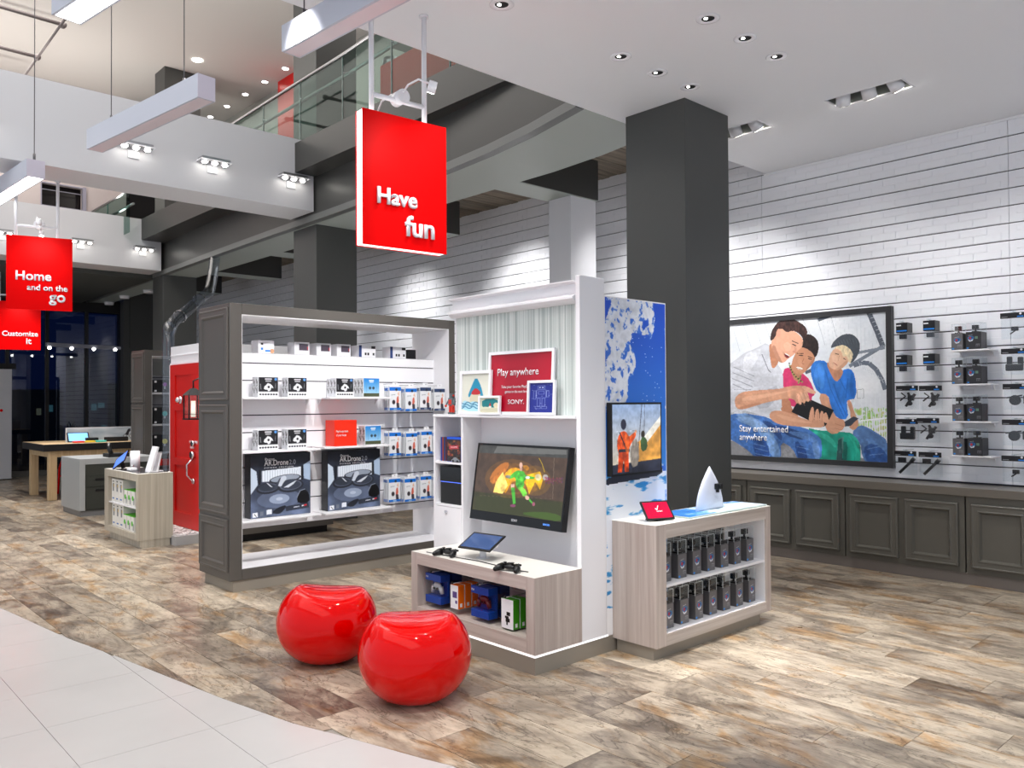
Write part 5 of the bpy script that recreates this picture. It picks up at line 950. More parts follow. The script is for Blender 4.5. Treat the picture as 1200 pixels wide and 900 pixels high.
    c.poly([(60, 800), (160, 800), (330, 960), (380, 1040), (385, 1130), (330, 1130), (260, 960), (120, 860)], (128, 164, 210), .8, smooth=1); c.poly([(330, 880), (420, 900), (600, 960), (560, 1000), (420, 960)], (34, 66, 120), .9, smooth=1); c.poly([(200, 1000), (300, 1010), (310, 1130), (210, 1130)], (28, 62, 126), .8, smooth=1); c.poly([(500, 1030), (560, 1040), (580, 1140), (520, 1140)], (28, 62, 126), .8, smooth=1); c.poly([(600, 1000), (668, 1030), (660, 1140), (630, 1140)], (120, 156, 205), .7, smooth=1)
    c.poly([(-20, 480), (60, 440), (130, 380), (210, 350), (300, 300), (330, 400), (372, 470), (405, 520), (405, 640), (392, 700), (398, 780), (310, 836), (280, 830), (100, 800), (-20, 830)], (196, 198, 206), smooth=1)
    for q in ([(55, 480), (200, 545)], [(50, 520), (200, 580)], [(45, 560), (190, 620)], [(50, 600), (150, 645)]): c.line(q, 5, (120, 124, 134), .8)
    c.poly([(210, 640), (300, 640), (380, 600), (330, 760), (210, 780)], (170, 172, 182), .8, smooth=1); c.line([(255, 390), (300, 500), (320, 520)], 6, (120, 122, 132)); c.line([(60, 640), (180, 640)], 4, (140, 144, 154))
    c.poly([(60, 705), (100, 662), (160, 648), (390, 634), (410, 622), (520, 606), (600, 632), (640, 658), (624, 672), (560, 656), (602, 728), (590, 745), (572, 738), (556, 758), (520, 742), (505, 754), (480, 700), (390, 706), (200, 752), (120, 782), (72, 772)], SK, smooth=1)
    c.poly([(300, 822), (330, 786), (400, 788), (470, 812), (570, 852), (620, 860), (690, 880), (700, 900), (660, 905), (620, 905), (430, 895), (340, 872)], SK, smooth=1); c.poly([(72, 772), (120, 782), (280, 735), (200, 735), (120, 755)], SKd, .5, smooth=1)
    c.poly([(302, 310), (345, 330), (366, 420), (372, 455), (330, 500), (315, 440)], SK2, smooth=1); c.poly([(320, 300), (340, 225), (400, 195), (490, 228), (548, 285), (540, 340), (505, 368), (470, 402), (438, 424), (402, 456), (368, 440), (345, 395), (322, 340)], (222, 166, 138), smooth=1)
    c.poly([(312, 296), (320, 230), (352, 180), (398, 136), (450, 122), (492, 150), (560, 190), (580, 242), (550, 292), (520, 246), (470, 222), (430, 240), (394, 205), (362, 230), (350, 268), (330, 290)], (66, 44, 40), smooth=1); c.ell(372, 240, 17, 28, (226, 160, 136), .2)
    c.line([(468, 318), (496, 332)], 7, (60, 36, 30)); c.line([(466, 296), (512, 316)], 6, (66, 44, 38)); c.poly([(410, 380), (452, 402), (440, 420), (418, 412)], (120, 40, 44), smooth=1); c.line([(420, 386), (448, 402)], 7, (246, 244, 240)); c.ell(482, 372, 12, 9, (206, 140, 116))
    c.poly([(497, 738), (606, 712), (762, 784), (706, 892), (690, 900), (600, 862), (462, 796)], (18, 18, 22)); 
    for x in (0, 40, 78, 108): c.poly([(590 + x - 10, 870), (600 + x * .85, 762 + x * .35), (622 + x * .85, 762 + x * .38), (622 + x, 880)], (214, 160, 130), smooth=1)
    c.poly([(560, 860), (690, 850), (696, 905), (600, 905)], SK, smooth=1)
    for x, y in ((505, 700), (530, 690), (560, 680)): c.poly([(x - 15, y - 30), (x + 12, y - 34), (x + 34, y + 40), (x + 12, y + 48)], (224, 172, 142), smooth=1)
    c.poly([(532, 618), (560, 610), (640, 656), (622, 672), (560, 650)], (226, 174, 144), smooth=1); c.poly([(815, 878), (900, 828), (936, 842), (878, 895), (840, 900)], (60, 66, 78), smooth=0); c.poly([(760, 845), (835, 858), (842, 905), (770, 958), (720, 930)], SK, smooth=1); c.line([(770, 880), (835, 900)], 4, SKd); c.line([(765, 910), (820, 925)], 4, SKd)
    c.poly([(60, 830), (200, 830), (300, 900), (350, 960), (330, 980), (230, 910), (100, 870)], (146, 176, 216), .6, smooth=1); c.poly([(420, 930), (560, 940), (640, 985), (660, 1030), (610, 1010), (500, 970)], (104, 146, 204), .7, smooth=1); c.poly([(180, 1000), (230, 960), (290, 980), (300, 1140), (220, 1140)], (40, 78, 146), .7, smooth=1); c.poly([(480, 1010), (520, 1000), (560, 1140), (515, 1145)], (34, 70, 134), .8, smooth=1); c.poly([(240, 850), (330, 870), (400, 960), (392, 1010), (330, 930)], (30, 62, 120), .7, smooth=1)
    for q in ([(200, 1020), (280, 1040)], [(205, 1050), (300, 1075)], [(210, 1090), (310, 1110)], [(500, 1040), (590, 1060)], [(510, 1080), (600, 1100)], [(990, 1060), (1080, 1040)], [(1010, 1100), (1110, 1090)]): c.line(q, 6, (140, 172, 214), .5)
    c.poly([(600, 930), (700, 945), (770, 1000), (780, 1060), (720, 1000), (640, 960)], (60, 190, 164), .7, smooth=1); c.poly([(850, 950), (910, 960), (944, 1020), (946, 1160), (910, 1160), (915, 1040)], (50, 182, 156), .6, smooth=1); c.poly([(790, 1000), (815, 980), (826, 1160), (780, 1160)], (16, 60, 60), .7)
    c.poly([(120, 400), (200, 360), (260, 350), (200, 470), (130, 560)], (222, 224, 230), .6, smooth=1); c.poly([(640, 450), (690, 455), (700, 620), (660, 640), (615, 560)], (84, 150, 226), .5, smooth=1); c.poly([(880, 500), (905, 550), (910, 690), (870, 690)], (36, 96, 180), .6, smooth=1)
    # cloth folds, denim grain and soft modelling of the skin, all part of the printed photograph
    c.tex([(-60, 840), (35, 800), (120, 785), (230, 810), (420, 890), (560, 905), (650, 960), (680, 1010), (672, 1145), (200, 1140), (60, 1000)], .30, 26, 1, 1.6, 41, 1); c.tex([(-60, 840), (35, 800), (120, 785), (420, 890), (650, 960), (672, 1145), (200, 1140), (60, 1000)], .18, 5, 1, 1, 42, 1)
    c.tex([(-20, 480), (60, 440), (210, 350), (300, 300), (372, 470), (405, 520), (398, 780), (310, 836), (-20, 830)], .13, 22, 2, .7, 43, 1); c.tex([(-20, 480), (210, 350), (372, 470), (398, 780), (-20, 830)], .07, 4, 1, 1, 44)
    c.tex([(596, 470), (716, 440), (878, 488), (922, 702), (866, 846), (788, 848), (648, 666)], .20, 18, .7, 1.8, 45, 1); c.tex([(400, 500), (540, 520), (632, 672), (600, 695), (450, 745)], .16, 14, 1, 1, 46, 1)
    c.tex([(565, 905), (800, 935), (948, 1010), (952, 1168), (650, 1150)], .28, 22, .8, 1.6, 47, 1); c.tex([(880, 950), (940, 885), (1140, 1000), (1140, 1175), (960, 1115)], .26, 18, 1, 1, 48, 1); c.tex([(880, 950), (1140, 1000), (1140, 1175), (960, 1115)], .16, 5, 1, 1, 49)
    c.tex([(312, 296), (320, 230), (352, 180), (398, 136), (450, 122), (492, 150), (560, 190), (580, 242), (550, 280), (520, 244), (470, 220), (430, 236), (394, 203), (362, 228), (350, 266)], .5, 5, .6, 1.6, 50, 1); c.tex([(532, 330), (548, 264), (590, 247), (640, 282), (656, 330), (628, 410), (612, 378), (567, 346)], .5, 5, .6, 1.4, 51, 1); c.tex([(760, 352), (800, 322), (868, 332), (902, 378), (890, 436), (852, 398), (815, 370)], .22, 4, .4, 2.2, 52, 1)
    c.poly([(322, 340), (345, 395), (368, 440), (402, 456), (390, 430), (365, 380), (345, 320)], (150, 96, 74), .45, smooth=1); c.poly([(480, 330), (500, 345), (498, 368), (482, 362)], (196, 136, 112), .6, smooth=1); c.poly([(400, 320), (440, 300), (470, 340), (430, 380)], (240, 192, 166), .45, smooth=1); c.line([(404, 372), (412, 400), (430, 420)], 4, (176, 116, 94), .8)
    c.poly([(500, 430), (530, 420), (545, 470), (520, 480)], (214, 158, 126), .5, smooth=1); c.poly([(575, 500), (622, 450), (632, 400), (600, 440), (560, 500)], (150, 98, 74), .5, smooth=1); c.poly([(740, 400), (775, 390), (790, 440), (760, 460)], (236, 196, 168), .5, smooth=1); c.poly([(812, 498), (862, 450), (850, 430), (800, 480), (765, 500)], (184, 134, 108), .5, smooth=1)
    c.poly([(110, 690), (390, 655), (480, 640), (380, 672), (120, 730)], (232, 182, 152), .5, smooth=1); c.poly([(330, 800), (560, 860), (620, 880), (430, 862)], (228, 178, 148), .45, smooth=1); c.line([(560, 656), (600, 726)], 3, SKd, .8); c.line([(520, 660), (556, 752)], 3, SKd, .8); c.line([(500, 672), (512, 746)], 3, SKd, .8)
    for q in ([(620, 780), (612, 870)], [(650, 790), (645, 872)], [(682, 800), (676, 872)]): c.line(q, 3, SKd, .8)
    c.a += (vnoise(W, H, 5, 77, 3)[..., None] - .5) * 14; return c.out()
pic = thing('framed_picture', 'large dark framed photograph of three boys sharing a tablet, on the slat wall', 'picture', (7.75, 4.1, .93))
PF = MB(); PF.frame((7.735, 5.15, .915), UX, VZ, (1, 0, 0), 5.15 - 3.145, 1.517, .052, .06); PF.build('frame', mat('picture_frame_dark', (52, 52, 54), .4), pic); MB().box(7.752, 3.16, .93, 7.79, 5.13, 2.42).build('backing', BLKM, pic)
print_mesh('photo_print', art_boys(), (7.751, 5.10, .952), (0, -1.93, 0), (0, 0, 1.453), pic)
text('lettering', 'Stay entertained', PX(866.5, 505.5, 7.748), UX, VZ, .1, WHITEP, pic, .0005, width=PX(866.5, 505, 7.75).y - PX(923.5, 505, 7.75).y, bold=.008)
text('lettering', 'anywhere', PX(866.8, 515.5, 7.748), UX, VZ, .1, WHITEP, pic, .0005, width=PX(866.5, 515, 7.75).y - PX(898.5, 515, 7.75).y, bold=.008)
# ================================================================== things on the slat wall
def relt(name, label, cat, loc, group): return thing(name, label, cat, loc, 0, group)
PAKW = mat('printed_black_carton', (24, 24, 28), .35); GCB = mat('camera_carton_grey', (84, 82, 84), .4); GCD = mat('camera_carton_dark', (44, 43, 46), .4)
WL = mat('print_white', (235, 235, 238), .4); BL = mat('print_bright_blue', (30, 130, 225), .4); RD = mat('print_red', (190, 30, 40), .4)
def art_cam(bg, wide=False, seed=1):
    W, H = (30 if wide else 22), 34; c = Canvas(W, H, bg, 3); cx = 9 if wide else 11; cy = 12 if wide else 14
    c.poly([(cx - 7, cy - 1), (cx - 3, cy - 4), (cx + 5, cy - 4), (cx + 8, cy - 1), (cx + 5, cy + 4), (cx - 4, cy + 4)], (40, 110, 170), smooth=1); c.ell(cx - 1, cy, 2.6, 2.8, (176, 44, 52)); c.poly([(cx - 6, cy + 2), (cx, cy + 5), (cx + 6, cy + 2), (cx + 4, cy + 6), (cx - 2, cy + 7)], (226, 230, 234)); c.line([(cx - 5, cy - 5), (cx + 4, cy - 6.5)], .8, (190, 194, 198)); c.ell(cx + 3, cy - 1, 1.6, 1.4, (20, 46, 100))
    if wide: c.poly([(18, 9), (24, 9), (24, 14), (18, 14)], (96, 130, 110))
    for k in range(3): c.line([(W - 9 + k * 3, 25.5), (W - 9 + k * 3, 29.5)], 1, (140, 140, 144))
    c.line([(W - 10, 24.6), (W - 2, 24.6)], .7, (170, 170, 174)); c.poly([(1, 30.5), (5.5, 30.5), (5.5, 33), (1, 33)], (40, 140, 225)); return c.out()
ART_G = art_cam((98, 96, 98)); ART_D = art_cam((42, 42, 46), True)
PM = attr_mat('print')
def cam_box(x_front, w_, d_, hc, ht, art, carton, facing):
    """boxed action camera: printed carton below, clear lid above with the camera on its post. local: front at origin, looks along -Y; turned for the wall"""
    t = thing('boxed_action_camera', '', 'boxed camera'); MB().bev(-w_ / 2, 0, 0, w_ / 2, d_, hc, .002).build('carton', carton, t)
    print_mesh('carton_print', art, (-w_ / 2 + .002, -.0006, .002), (w_ - .004, 0, 0), (0, 0, hc - .004), t, PM, world=False)
    ld = MB(); ld.box(-w_ / 2 + .002, .002, hc, w_ / 2 - .002, d_ - .002, ht); a_, b_, e_ = w_ / 2 - .002, d_ - .002, .0011
    for x_, y_ in ((-a_, .002), (a_, .002), (a_, b_), (-a_, b_)): ld.box(x_ - e_, y_ - e_, hc, x_ + e_, y_ + e_, ht, 1)
    for y_ in (.002, b_): ld.box(-a_, y_ - e_, ht - e_, a_, y_ + e_, ht + e_, 1)
    for x_ in (-a_, a_): ld.box(x_ - e_, .002, ht - e_, x_ + e_, b_, ht + e_, 1)
    ld.build('clear_lid', [ACRY, mat('lid_edge', (214, 222, 226), .2)], t)
    c = MB(); cz = hc + (ht - hc) * .55; c.bev(-.026, d_ * .3, cz - .018, .026, d_ * .3 + .028, cz + .018, .003); c.cyl((-.008, d_ * .3 + .001, cz), (-.008, d_ * .3 - .008, cz), .012, n=12); c.box(-.006, d_ * .3 + .01, hc, .006, d_ * .3 + .02, cz - .017); c.box(-.022, d_ * .2, hc, .022, d_ * .7, hc + .008); c.build('action_camera', BLACK, t); return t
proto = cam_box(0, .088, .10, .152, .236, ART_G, GCB, 0); n7 = ['leftmost', 'second', 'third', 'middle', 'fifth', 'sixth', 'rightmost']
for s, z in ((0, .4415), (1, .1535)):
    for k in range(7):
        o = proto if (s, k) == (0, 0) else copy_tree(proto); o.location = (4.092 + .159 * k + .02 * s, 3.03, z); o.rotation_euler = (0, 0, math.radians(random.uniform(-2, 2)))
        tag(o, '%s boxed action camera on the %s shelf of the wood counter' % (n7[k], ('upper', 'lower')[s]), 'boxed camera', 'boxed action cameras in the wood counter')
# a turned copy looks towards -X on the wall shelves
WR = -math.pi / 2
pg = cam_box(0, .093, .085, .145, .225, ART_G, GCB, 0); pd = cam_box(0, .118, .15, .15, .228, ART_D, GCD, 0)
rowz = [PX(1124, 410, 7.60).z, PX(1124, 450, 7.6).z, PX(1124, 493.5, 7.6).z, PX(1124, 533.5, 7.6).z]; rn = ['top', 'second', 'third', 'lowest']
for k, z in enumerate(rowz):
    ya, yb = PX(1116, 410, 7.6).y, PX(1158, 410, 7.6).y
    t = thing('wall_shelf', '%s white wall shelf carrying two boxed cameras' % rn[k], 'shelf', (7.7, (ya + yb) / 2, z), 0, 'small white shelves on the slat wall'); MB().bev(7.585, yb - .02, z - .014, 7.798, ya + .01, z, .003).build('board', WHITE, t)
    for yy in (ya - .02, yb + .01): MB().prism([(7.798, yy, z - .014), (7.74, yy, z - .014), (7.798, yy, z - .06)], (0, .005, 0)).build('bracket', WHITE, t)
    y1 = (PX(1114.5, 400, 7.6).y + PX(1128.5, 400, 7.6).y) / 2; y2 = (PX(1131.5, 400, 7.6).y + PX(1150, 400, 7.6).y) / 2
    o = pg if k == 0 else copy_tree(pg); o.location = (7.6, y1, z); o.rotation_euler = (0, 0, WR); tag(o, 'grey boxed camera at left on the %s wall shelf' % rn[k], 'boxed camera', 'boxed cameras on the wall shelves')
    o = pd if k == 0 else copy_tree(pd); o.location = (7.6, y2, z); o.rotation_euler = (0, 0, WR); tag(o, 'darker wide boxed camera at right on the %s wall shelf' % rn[k], 'boxed camera', 'boxed cameras on the wall shelves')
# hanging small cartons (two rows of two)
def peg(t, x0, x1, y, z): MB().tube([(x0, y, z), (x1, y, z)], .003, 6).build('peg_hook', STEEL, t)
def small_carton():
    t = thing('hanging_camera_accessory', '', 'accessory box'); MB().bev(-.05, .0, .045, .05, .12, .135, .002).build('carton', PAKW, t); MB().box(-.045, -.0012, .055, .045, -.0002, .066).build('blue_band', BL, t); MB().box(-.045, -.0012, .105, -.005, -.0002, .116).build('white_logo', WL, t); MB().box(-.045, .004, -.02, .045, .10, .045).build('clear_tray', ACRY, t); MB().bev(-.028, .012, -.012, .03, .05, .03, .004).build('battery_pack', mat('battery_dark', (40, 42, 52), .4), t); MB().tube([(0, -.005, .14), (0, .196, .14)], .003, 6).build('peg_hook', STEEL, t); MB().box(-.02, .002, .135, .02, .004, .155).build('hang_tab', ACRY, t); return t
ps = small_carton(); first = True
for px, py, lb in ((1056.5, 384, 'upper left hanging black carton beside the picture frame'), (1088.5, 381.5, 'upper right hanging black carton beside the boxed cameras'), (1056.5, 422, 'lower left hanging black carton beside the picture frame'), (1088.5, 420.5, 'lower right hanging black carton beside the boxed cameras')):
    p = PX(px, py, 7.6); o = ps if first else copy_tree(ps); first = False; o.location = (7.6, p.y, p.z - .09); o.rotation_euler = (0, 0, WR); tag(o, lb, 'accessory box', 'small black cartons hanging on the slat wall')
# blister packs: black header card, clear pack, dark gadget
def blister(kind):
    t = thing('hanging_accessory_pack', '', 'accessory pack'); MB().bev(-.095, .0, .07, .095, .012, .115, .002).build('header_card', PAKW, t); MB().box(.03, -.0012, .076, .075, -.0002, .086).build('blue_logo', BL, t); MB().cyl((.055, -.0005, .104), (.055, -.0018, .104), .009, n=10).build('white_dot', WL, t); MB().box(-.085, -.0012, .078, -.04, -.0002, .084).build('print_line', mat('thin_grey_print', (140, 140, 144), .5), t)
    MB().box(-.088, .002, -.10, .088, .05, .069).build('clear_pack', ACRY, t); g = MB()
    if kind == 0:
        g.tube([(-.06, .03, .05), (-.02, .025, .02), (-.07, .03, -.02)], .007, 8); g.tube([(.0, .03, .05), (.03, .02, 0), (-.02, .03, -.07)], .012, 8); g.tube([(.06, .03, .04), (.02, .02, -.02), (.0, .03, -.06)], .014, 8); g.bev(.0, .012, -.02, .05, .045, .03, .005); g.ball((.02, .025, -.045), .02)
    elif kind == 1:
        g.bev(-.07, .012, -.07, .06, .045, -.01, .01); g.bev(-.06, .015, -.02, -.02, .045, .05, .008); g.bev(.02, .015, -.03, .06, .045, .045, .008); g.cyl((0, .03, -.04), (0, .008, -.04), .025, n=12)
    elif kind == 2:
        g.tube([(-.06, .03, -.085), (.06, .03, .04)], .013, 10); g.tube([(.045, .022, .02), (.07, .022, .05)], .018, 10); g.box(-.07, .02, .015, .0, .03, .055)
    elif kind == 3:
        g.cyl((-.01, .035, -.02), (-.01, .012, -.02), .042, n=18); g.bev(.05, .015, -.05, .085, .04, .02, .006); g.tube([(-.075, .03, 0), (.04, .03, .02)], .006, 8)
    else: g.bev(-.02, .015, -.035, .03, .04, 0, .004); g.tube([(-.03, .03, -.06), (.01, .03, -.03)], .005, 8)
    g.build('gadget', mat('gadget_dark', (30, 31, 36), .35), t); MB().tube([(0, -.004, .122), (0, .196, .122)], .003, 6).build('peg_hook', STEEL, t); MB().box(-.02, .002, .113, .02, .004, .132).build('hang_tab', ACRY, t); return t
protos = {}
for kind, px, py, lb in ((0, 1062.5, 455, 'harness accessory pack left in the third hanging row'), (0, 1090, 455, 'harness accessory pack right in the third hanging row'), (1, 1062.5, 494, 'square mount accessory pack left in the fourth hanging row'), (0, 1087, 493, 'harness accessory pack right in the fourth hanging row'),
    (2, 1060.5, 531.5, 'stick grip accessory pack at left above the worktop'), (2, 1089.5, 533, 'stick grip accessory pack at right above the worktop'),
    (4, 1187, 369.5, 'top accessory pack at the right edge with a tiny gadget'), (1, 1188, 411.5, 'second accessory pack from top at the right edge'), (3, 1190, 453, 'third accessory pack from top at the right edge'), (3, 1189, 495, 'round mount accessory pack at the right edge, fourth from top'), (4, 1188.5, 537.5, 'lowest accessory pack at the right edge with a tiny gadget')):
    p = PX(px, py, 7.6); first = kind not in protos; o = protos.setdefault(kind, blister(kind)) if first else copy_tree(protos[kind]); o.location = (7.6, p.y, p.z - .092); o.rotation_euler = (0, 0, WR); tag(o, lb, 'accessory pack', 'hanging accessory packs on the slat wall')
# ================================================================== drone boxes on the gondola
def art_ardrone():
    W, H = 120, 118; c = Canvas(W, H, (30, 32, 40), 2); S = 780 / W
    mp = lambda x, y: ((x - 100) / 705 * W, (y - 88 + (x - 100) * .0) / 760 * H); c.map = mp; hh = H * 2; yy = (np.arange(hh) / hh)[:, None, None]
    n = vnoise(W * 2, hh, 50, 5, 5)[..., None]; c.a[:] = (np.array((24, 27, 38)) * (1 - yy) + np.array((92, 104, 130)) * yy) * (.55 + .9 * n)
    c.poly([(100, 240), (165, 290), (180, 450), (100, 560)], (196, 210, 226)); c.poly([(720, 240), (805, 190), (805, 440), (725, 410)], (170, 190, 215)); c.poly([(225, 285), (690, 262), (690, 420), (225, 420)], (222, 230, 240))
    for k in range(16): c.line([(235 + k * 29, 285), (232 + k * 29, 420)], 3, (130, 144, 164))
    c.line([(200, 270), (200, 450)], 22, (22, 24, 30)); c.line([(704, 250), (704, 430)], 26, (22, 24, 30)); c.ell(430, 640, 260, 110, (120, 134, 164), a=.5); c.ell(430, 640, 120, 60, (176, 190, 214), a=.7); c.ell(430, 640, 40, 20, (206, 216, 230), a=.6)
    def ring(cx, cy, rx, ry, w, col, inner): c.ell(cx, cy, rx, ry, col, -.08, n=32); c.ell(cx, cy - 6, rx - w, ry - w * .7, inner, -.08, n=32)
    ring(500, 400, 190, 52, 18, (46, 50, 60), (150, 160, 176)); ring(300, 500, 140, 68, 24, (36, 39, 48), (78, 86, 104)); ring(565, 490, 158, 80, 26, (40, 44, 54), (84, 92, 110)); c.ell(565, 480, 120, 52, (56, 62, 76)); c.ell(290, 490, 100, 44, (50, 56, 68))
    c.poly([(400, 470), (440, 380), (500, 355), (520, 400), (480, 440), (450, 500)], (200, 208, 220), smooth=1); c.poly([(275, 430), (300, 440), (350, 490), (330, 488)], (220, 226, 234)); c.poly([(480, 505), (560, 460), (640, 425), (600, 470), (540, 510)], (206, 214, 224)); c.poly([(360, 520), (430, 390), (450, 380), (400, 520)], (60, 66, 80))
    c.poly([(650, 720), (640, 640), (680, 560), (740, 545), (790, 600), (800, 720)], (12, 12, 16), smooth=1); c.line([(640, 640), (680, 560), (740, 545)], 8, (150, 160, 176)); c.poly([(330, 800), (420, 740), (520, 720), (480, 790), (420, 830)], (30, 34, 44), smooth=1); c.poly([(500, 740), (780, 715), (790, 780), (510, 800)], (36, 40, 50), .8)
    c.poly([(120, 785), (180, 780), (180, 835), (122, 840)], (236, 238, 242)); c.poly([(278, 760), (340, 758), (340, 815), (280, 818)], (226, 230, 236)); c.poly([(205, 775), (245, 772), (245, 825), (205, 828)], (110, 118, 132)); c.line([(140, 800), (165, 830)], 8, (20, 20, 26)); c.line([(700, 750), (725, 748)], 14, (230, 230, 236)); c.line([(725, 748), (760, 742)], 18, (210, 40, 50)); c.line([(600, 760), (670, 755)], 12, (200, 206, 214)); return c.out()
def drone_box():
    t = thing('large_drone_box', '', 'box'); w_, h_, d_ = .565, .545, .11; MB().bev(-w_ / 2, 0, 0, w_ / 2, d_, h_, .003).build('carton', mat('drone_carton_side', (34, 35, 42), .4), t); print_mesh('box_print', art_ardrone(), (-w_ / 2 + .003, -.0007, .003), (w_ - .006, 0, 0), (0, 0, h_ - .006), t, PM, world=False)
    text('lettering', 'Parrot', (-.150, -.0010, .488), UY, VZ, .034, WL, t, .0008, bold=.004, world=False); text('lettering', 'AR.Drone', (-.158, -.0010, .444), UY, VZ, .07, WL, t, .0008, bold=.012, world=False, width=.225); text('lettering', '2.0', (.074, -.0010, .444), UY, VZ, .06, mat('print_grey', (170, 176, 190), .4), t, .0008, world=False, width=.062); text('lettering', 'POWER EDITION', (-.156, -.0010, .420), UY, VZ, .015, WL, t, .0003, world=False, spacing=1.35, width=.27)
    for k in range(6): MB().box(-w_ / 2 - .001, .02, .05 + k * .082, -w_ / 2, d_ - .02, .105 + k * .082).build('side_picture', mat('side_print_dark', (20, 21, 26), .3), t)
    return t
db = drone_box(); db.location = (3.325, 6.56, .5725); tag(db, 'left large black drone box on the lowest gondola shelf', 'box', 'large drone boxes'); d2 = copy_tree(db); d2.location = (4.062, 6.56, .5685); tag(d2, 'right large black drone box on the lowest gondola shelf', 'box', 'large drone boxes')
def art_spider():
    W, H = 34, 30; c = Canvas(W, H, (240, 240, 242), 3); c.poly([(0, 0), (W, 0), (W, 22.5), (0, 22.5)], (28, 28, 32)); c.poly([(11, 2), (23, 2), (23, 3.6), (11, 3.6)], (235, 235, 238)); c.poly([(12, 5), (22, 5), (22, 6.6), (12, 6.6)], (200, 200, 205)); c.ell(30, 3, 2.6, 2.2, (90, 150, 220))
    c.poly([(9, 18), (10, 14), (13, 12), (16, 9), (20, 10), (24, 13), (26, 17), (22, 16), (21, 20), (17, 22), (15, 19), (12, 19)], (232, 234, 238)); c.ell(17.5, 15, 2, 2, (24, 24, 28)); c.line([(3, 10), (4, 19)], 1.4, (140, 140, 146)); c.line([(30, 9), (29, 17)], 1, (140, 140, 146))
    for k in range(7): c.ell(3 + k * 4.7, 26.5, 2, 1.6, (60, 60, 66))
    return c.out()
def art_blue():
    W, H = 32, 32; c = Canvas(W, H, (40, 130, 206), 2); yy = (np.arange(H * 2) / (H * 2))[:, None, None]; c.a[:] = np.array((36, 126, 206)) * (1 - yy) + np.array((186, 220, 238)) * yy; c.poly([(0, 26), (W, 26), (W, H), (0, H)], (70, 76, 50)); c.ell(13, 17, 2.4, 2.4, (50, 60, 70)); c.ell(20, 17, 2.4, 2.4, (50, 60, 70)); c.poly([(11, 3), (21, 3), (21, 5), (11, 5)], (236, 240, 244)); c.poly([(12, 6), (20, 6), (20, 7.5), (12, 7.5)], (220, 230, 240)); c.line([(5, 8), (6, 24)], .8, (100, 150, 190)); c.line([(27, 8), (26, 24)], .8, (100, 150, 190)); return c.out()
def art_side():
    W, H = 12, 30; c = Canvas(W, H, (214, 216, 220), 2); rs = random.Random(6)
    for k in range(26): c.ell(rs.uniform(1, 11), rs.uniform(2, 28), rs.uniform(.6, 1.6), rs.uniform(.8, 2.4), (rs.randint(60, 150),) * 3)
    c.line([(0, 15), (12, 15)], 1, (235, 235, 238)); return c.out()
AS = art_side()
def mini(art, w_=.185, h_=.175):
    t = thing('minidrone_box', '', 'box'); CW = mat('white_carton', (228, 228, 232), .45); MB().bev(-w_ / 2, 0, 0, w_ / 2, .055, h_, .002).build('carton', CW, t)
    print_mesh('box_print', art, (-w_ / 2 + .004, -.0006, .004), (w_ - .008, 0, 0), (0, 0, h_ - .008), t, PM, world=False); print_mesh('side_print', AS, (-w_ / 2 - .0006, .051, .004), (0, -.047, 0), (0, 0, h_ - .008), t, PM, world=False); return t
srcs = {'k': mini(art_spider()), 'b': mini(art_blue(), .18, .18)}; used_ = set(); dp = ['front', 'second', 'rear']
for kd, x, z, n_, lb in (('k', 3.19, 1.606, 2, 'left stack of black minidrone boxes on the upper left shelf'), ('k', 3.463, 1.606, 2, 'right stack of black minidrone boxes on the upper left shelf'), ('k', 3.94, 1.608, 3, 'stack of black minidrone boxes on the upper right shelf'), ('b', 4.228, 1.608, 3, 'stack of blue boxes on the upper right shelf'),
  ('k', 3.188, 1.152, 2, 'left stack of black minidrone boxes on the middle left shelf'), ('k', 3.46, 1.152, 2, 'right stack of black minidrone boxes on the middle left shelf'), ('b', 4.245, 1.158, 2, 'stack of blue boxes beside the red block')):
    for q in range(n_):
        o = srcs[kd] if kd not in used_ else copy_tree(srcs[kd]); used_.add(kd); o.location = (x, 6.526 + .0565 * q, z); tag(o, '%s box of the %s' % (dp[q], lb), 'box', 'minidrone boxes on the gondola')
rb = thing('red_block', 'bright red promotional block with white words on the middle right shelf', 'sign', (3.935, 6.53, 1.158)); MB().bev(3.815, 6.50, 1.158, 4.05, 6.66, 1.395, .003).build('block', mat('promo_red', (238, 44, 16), .4), rb)
text('lettering', 'Play in any room', (3.832, 6.4985, 1.285), UY, VZ, .03, WL, rb, .0004, width=.125, bold=.012); text('lettering', 'of your house', (3.832, 6.4985, 1.25), UY, VZ, .03, WL, rb, .0004, width=.105, bold=.01)
# small boxes along the top of the slat panel
def topbox(c1, kind):
    t = thing('small_top_box', '', 'box'); w_, h_ = ((.15, .115) if kind < 2 else (.19, .115)); MB().bev(-w_ / 2, 0, 0, w_ / 2, .14, h_, .002).build('carton', c1, t)
    if kind == 0: MB().box(-.05, -.0012, .03, -.03, -.0002, .05).build('print_patch', BL, t); MB().box(-.01, -.0012, .015, .04, -.0002, .03).build('print_patch', BL, t); MB().cyl((.055, -.0002, .022), (.055, -.0012, .022), .02, n=14).build('print_disc', mat('print_tan', (214, 160, 120), .5), t); MB().box(-.05, -.0012, .075, -.03, -.0002, .09).build('print_patch', BLACK, t)
    elif kind == 1: MB().box(-.03, -.0012, .04, .06, -.0002, .10).build('window_print', mat('print_dim', (76, 68, 80), .3), t); MB().box(.05, -.0015, .05, .058, -.0012, .075).build('print_patch', RD, t)
    else: MB().box(-.095, -.0012, 0, -.065, -.0002, .115).build('blue_edge', mat('navy_print', (44, 62, 110), .4), t); MB().box(.045, -.0012, .085, .09, -.0002, .11).build('print_patch', PAKW, t); [MB().box(a_, -.0012, .02, a_ + .02, -.0002, .045).build('print_patch', PAKW, t) for a_ in (-.03, 0, .06)]
    return t
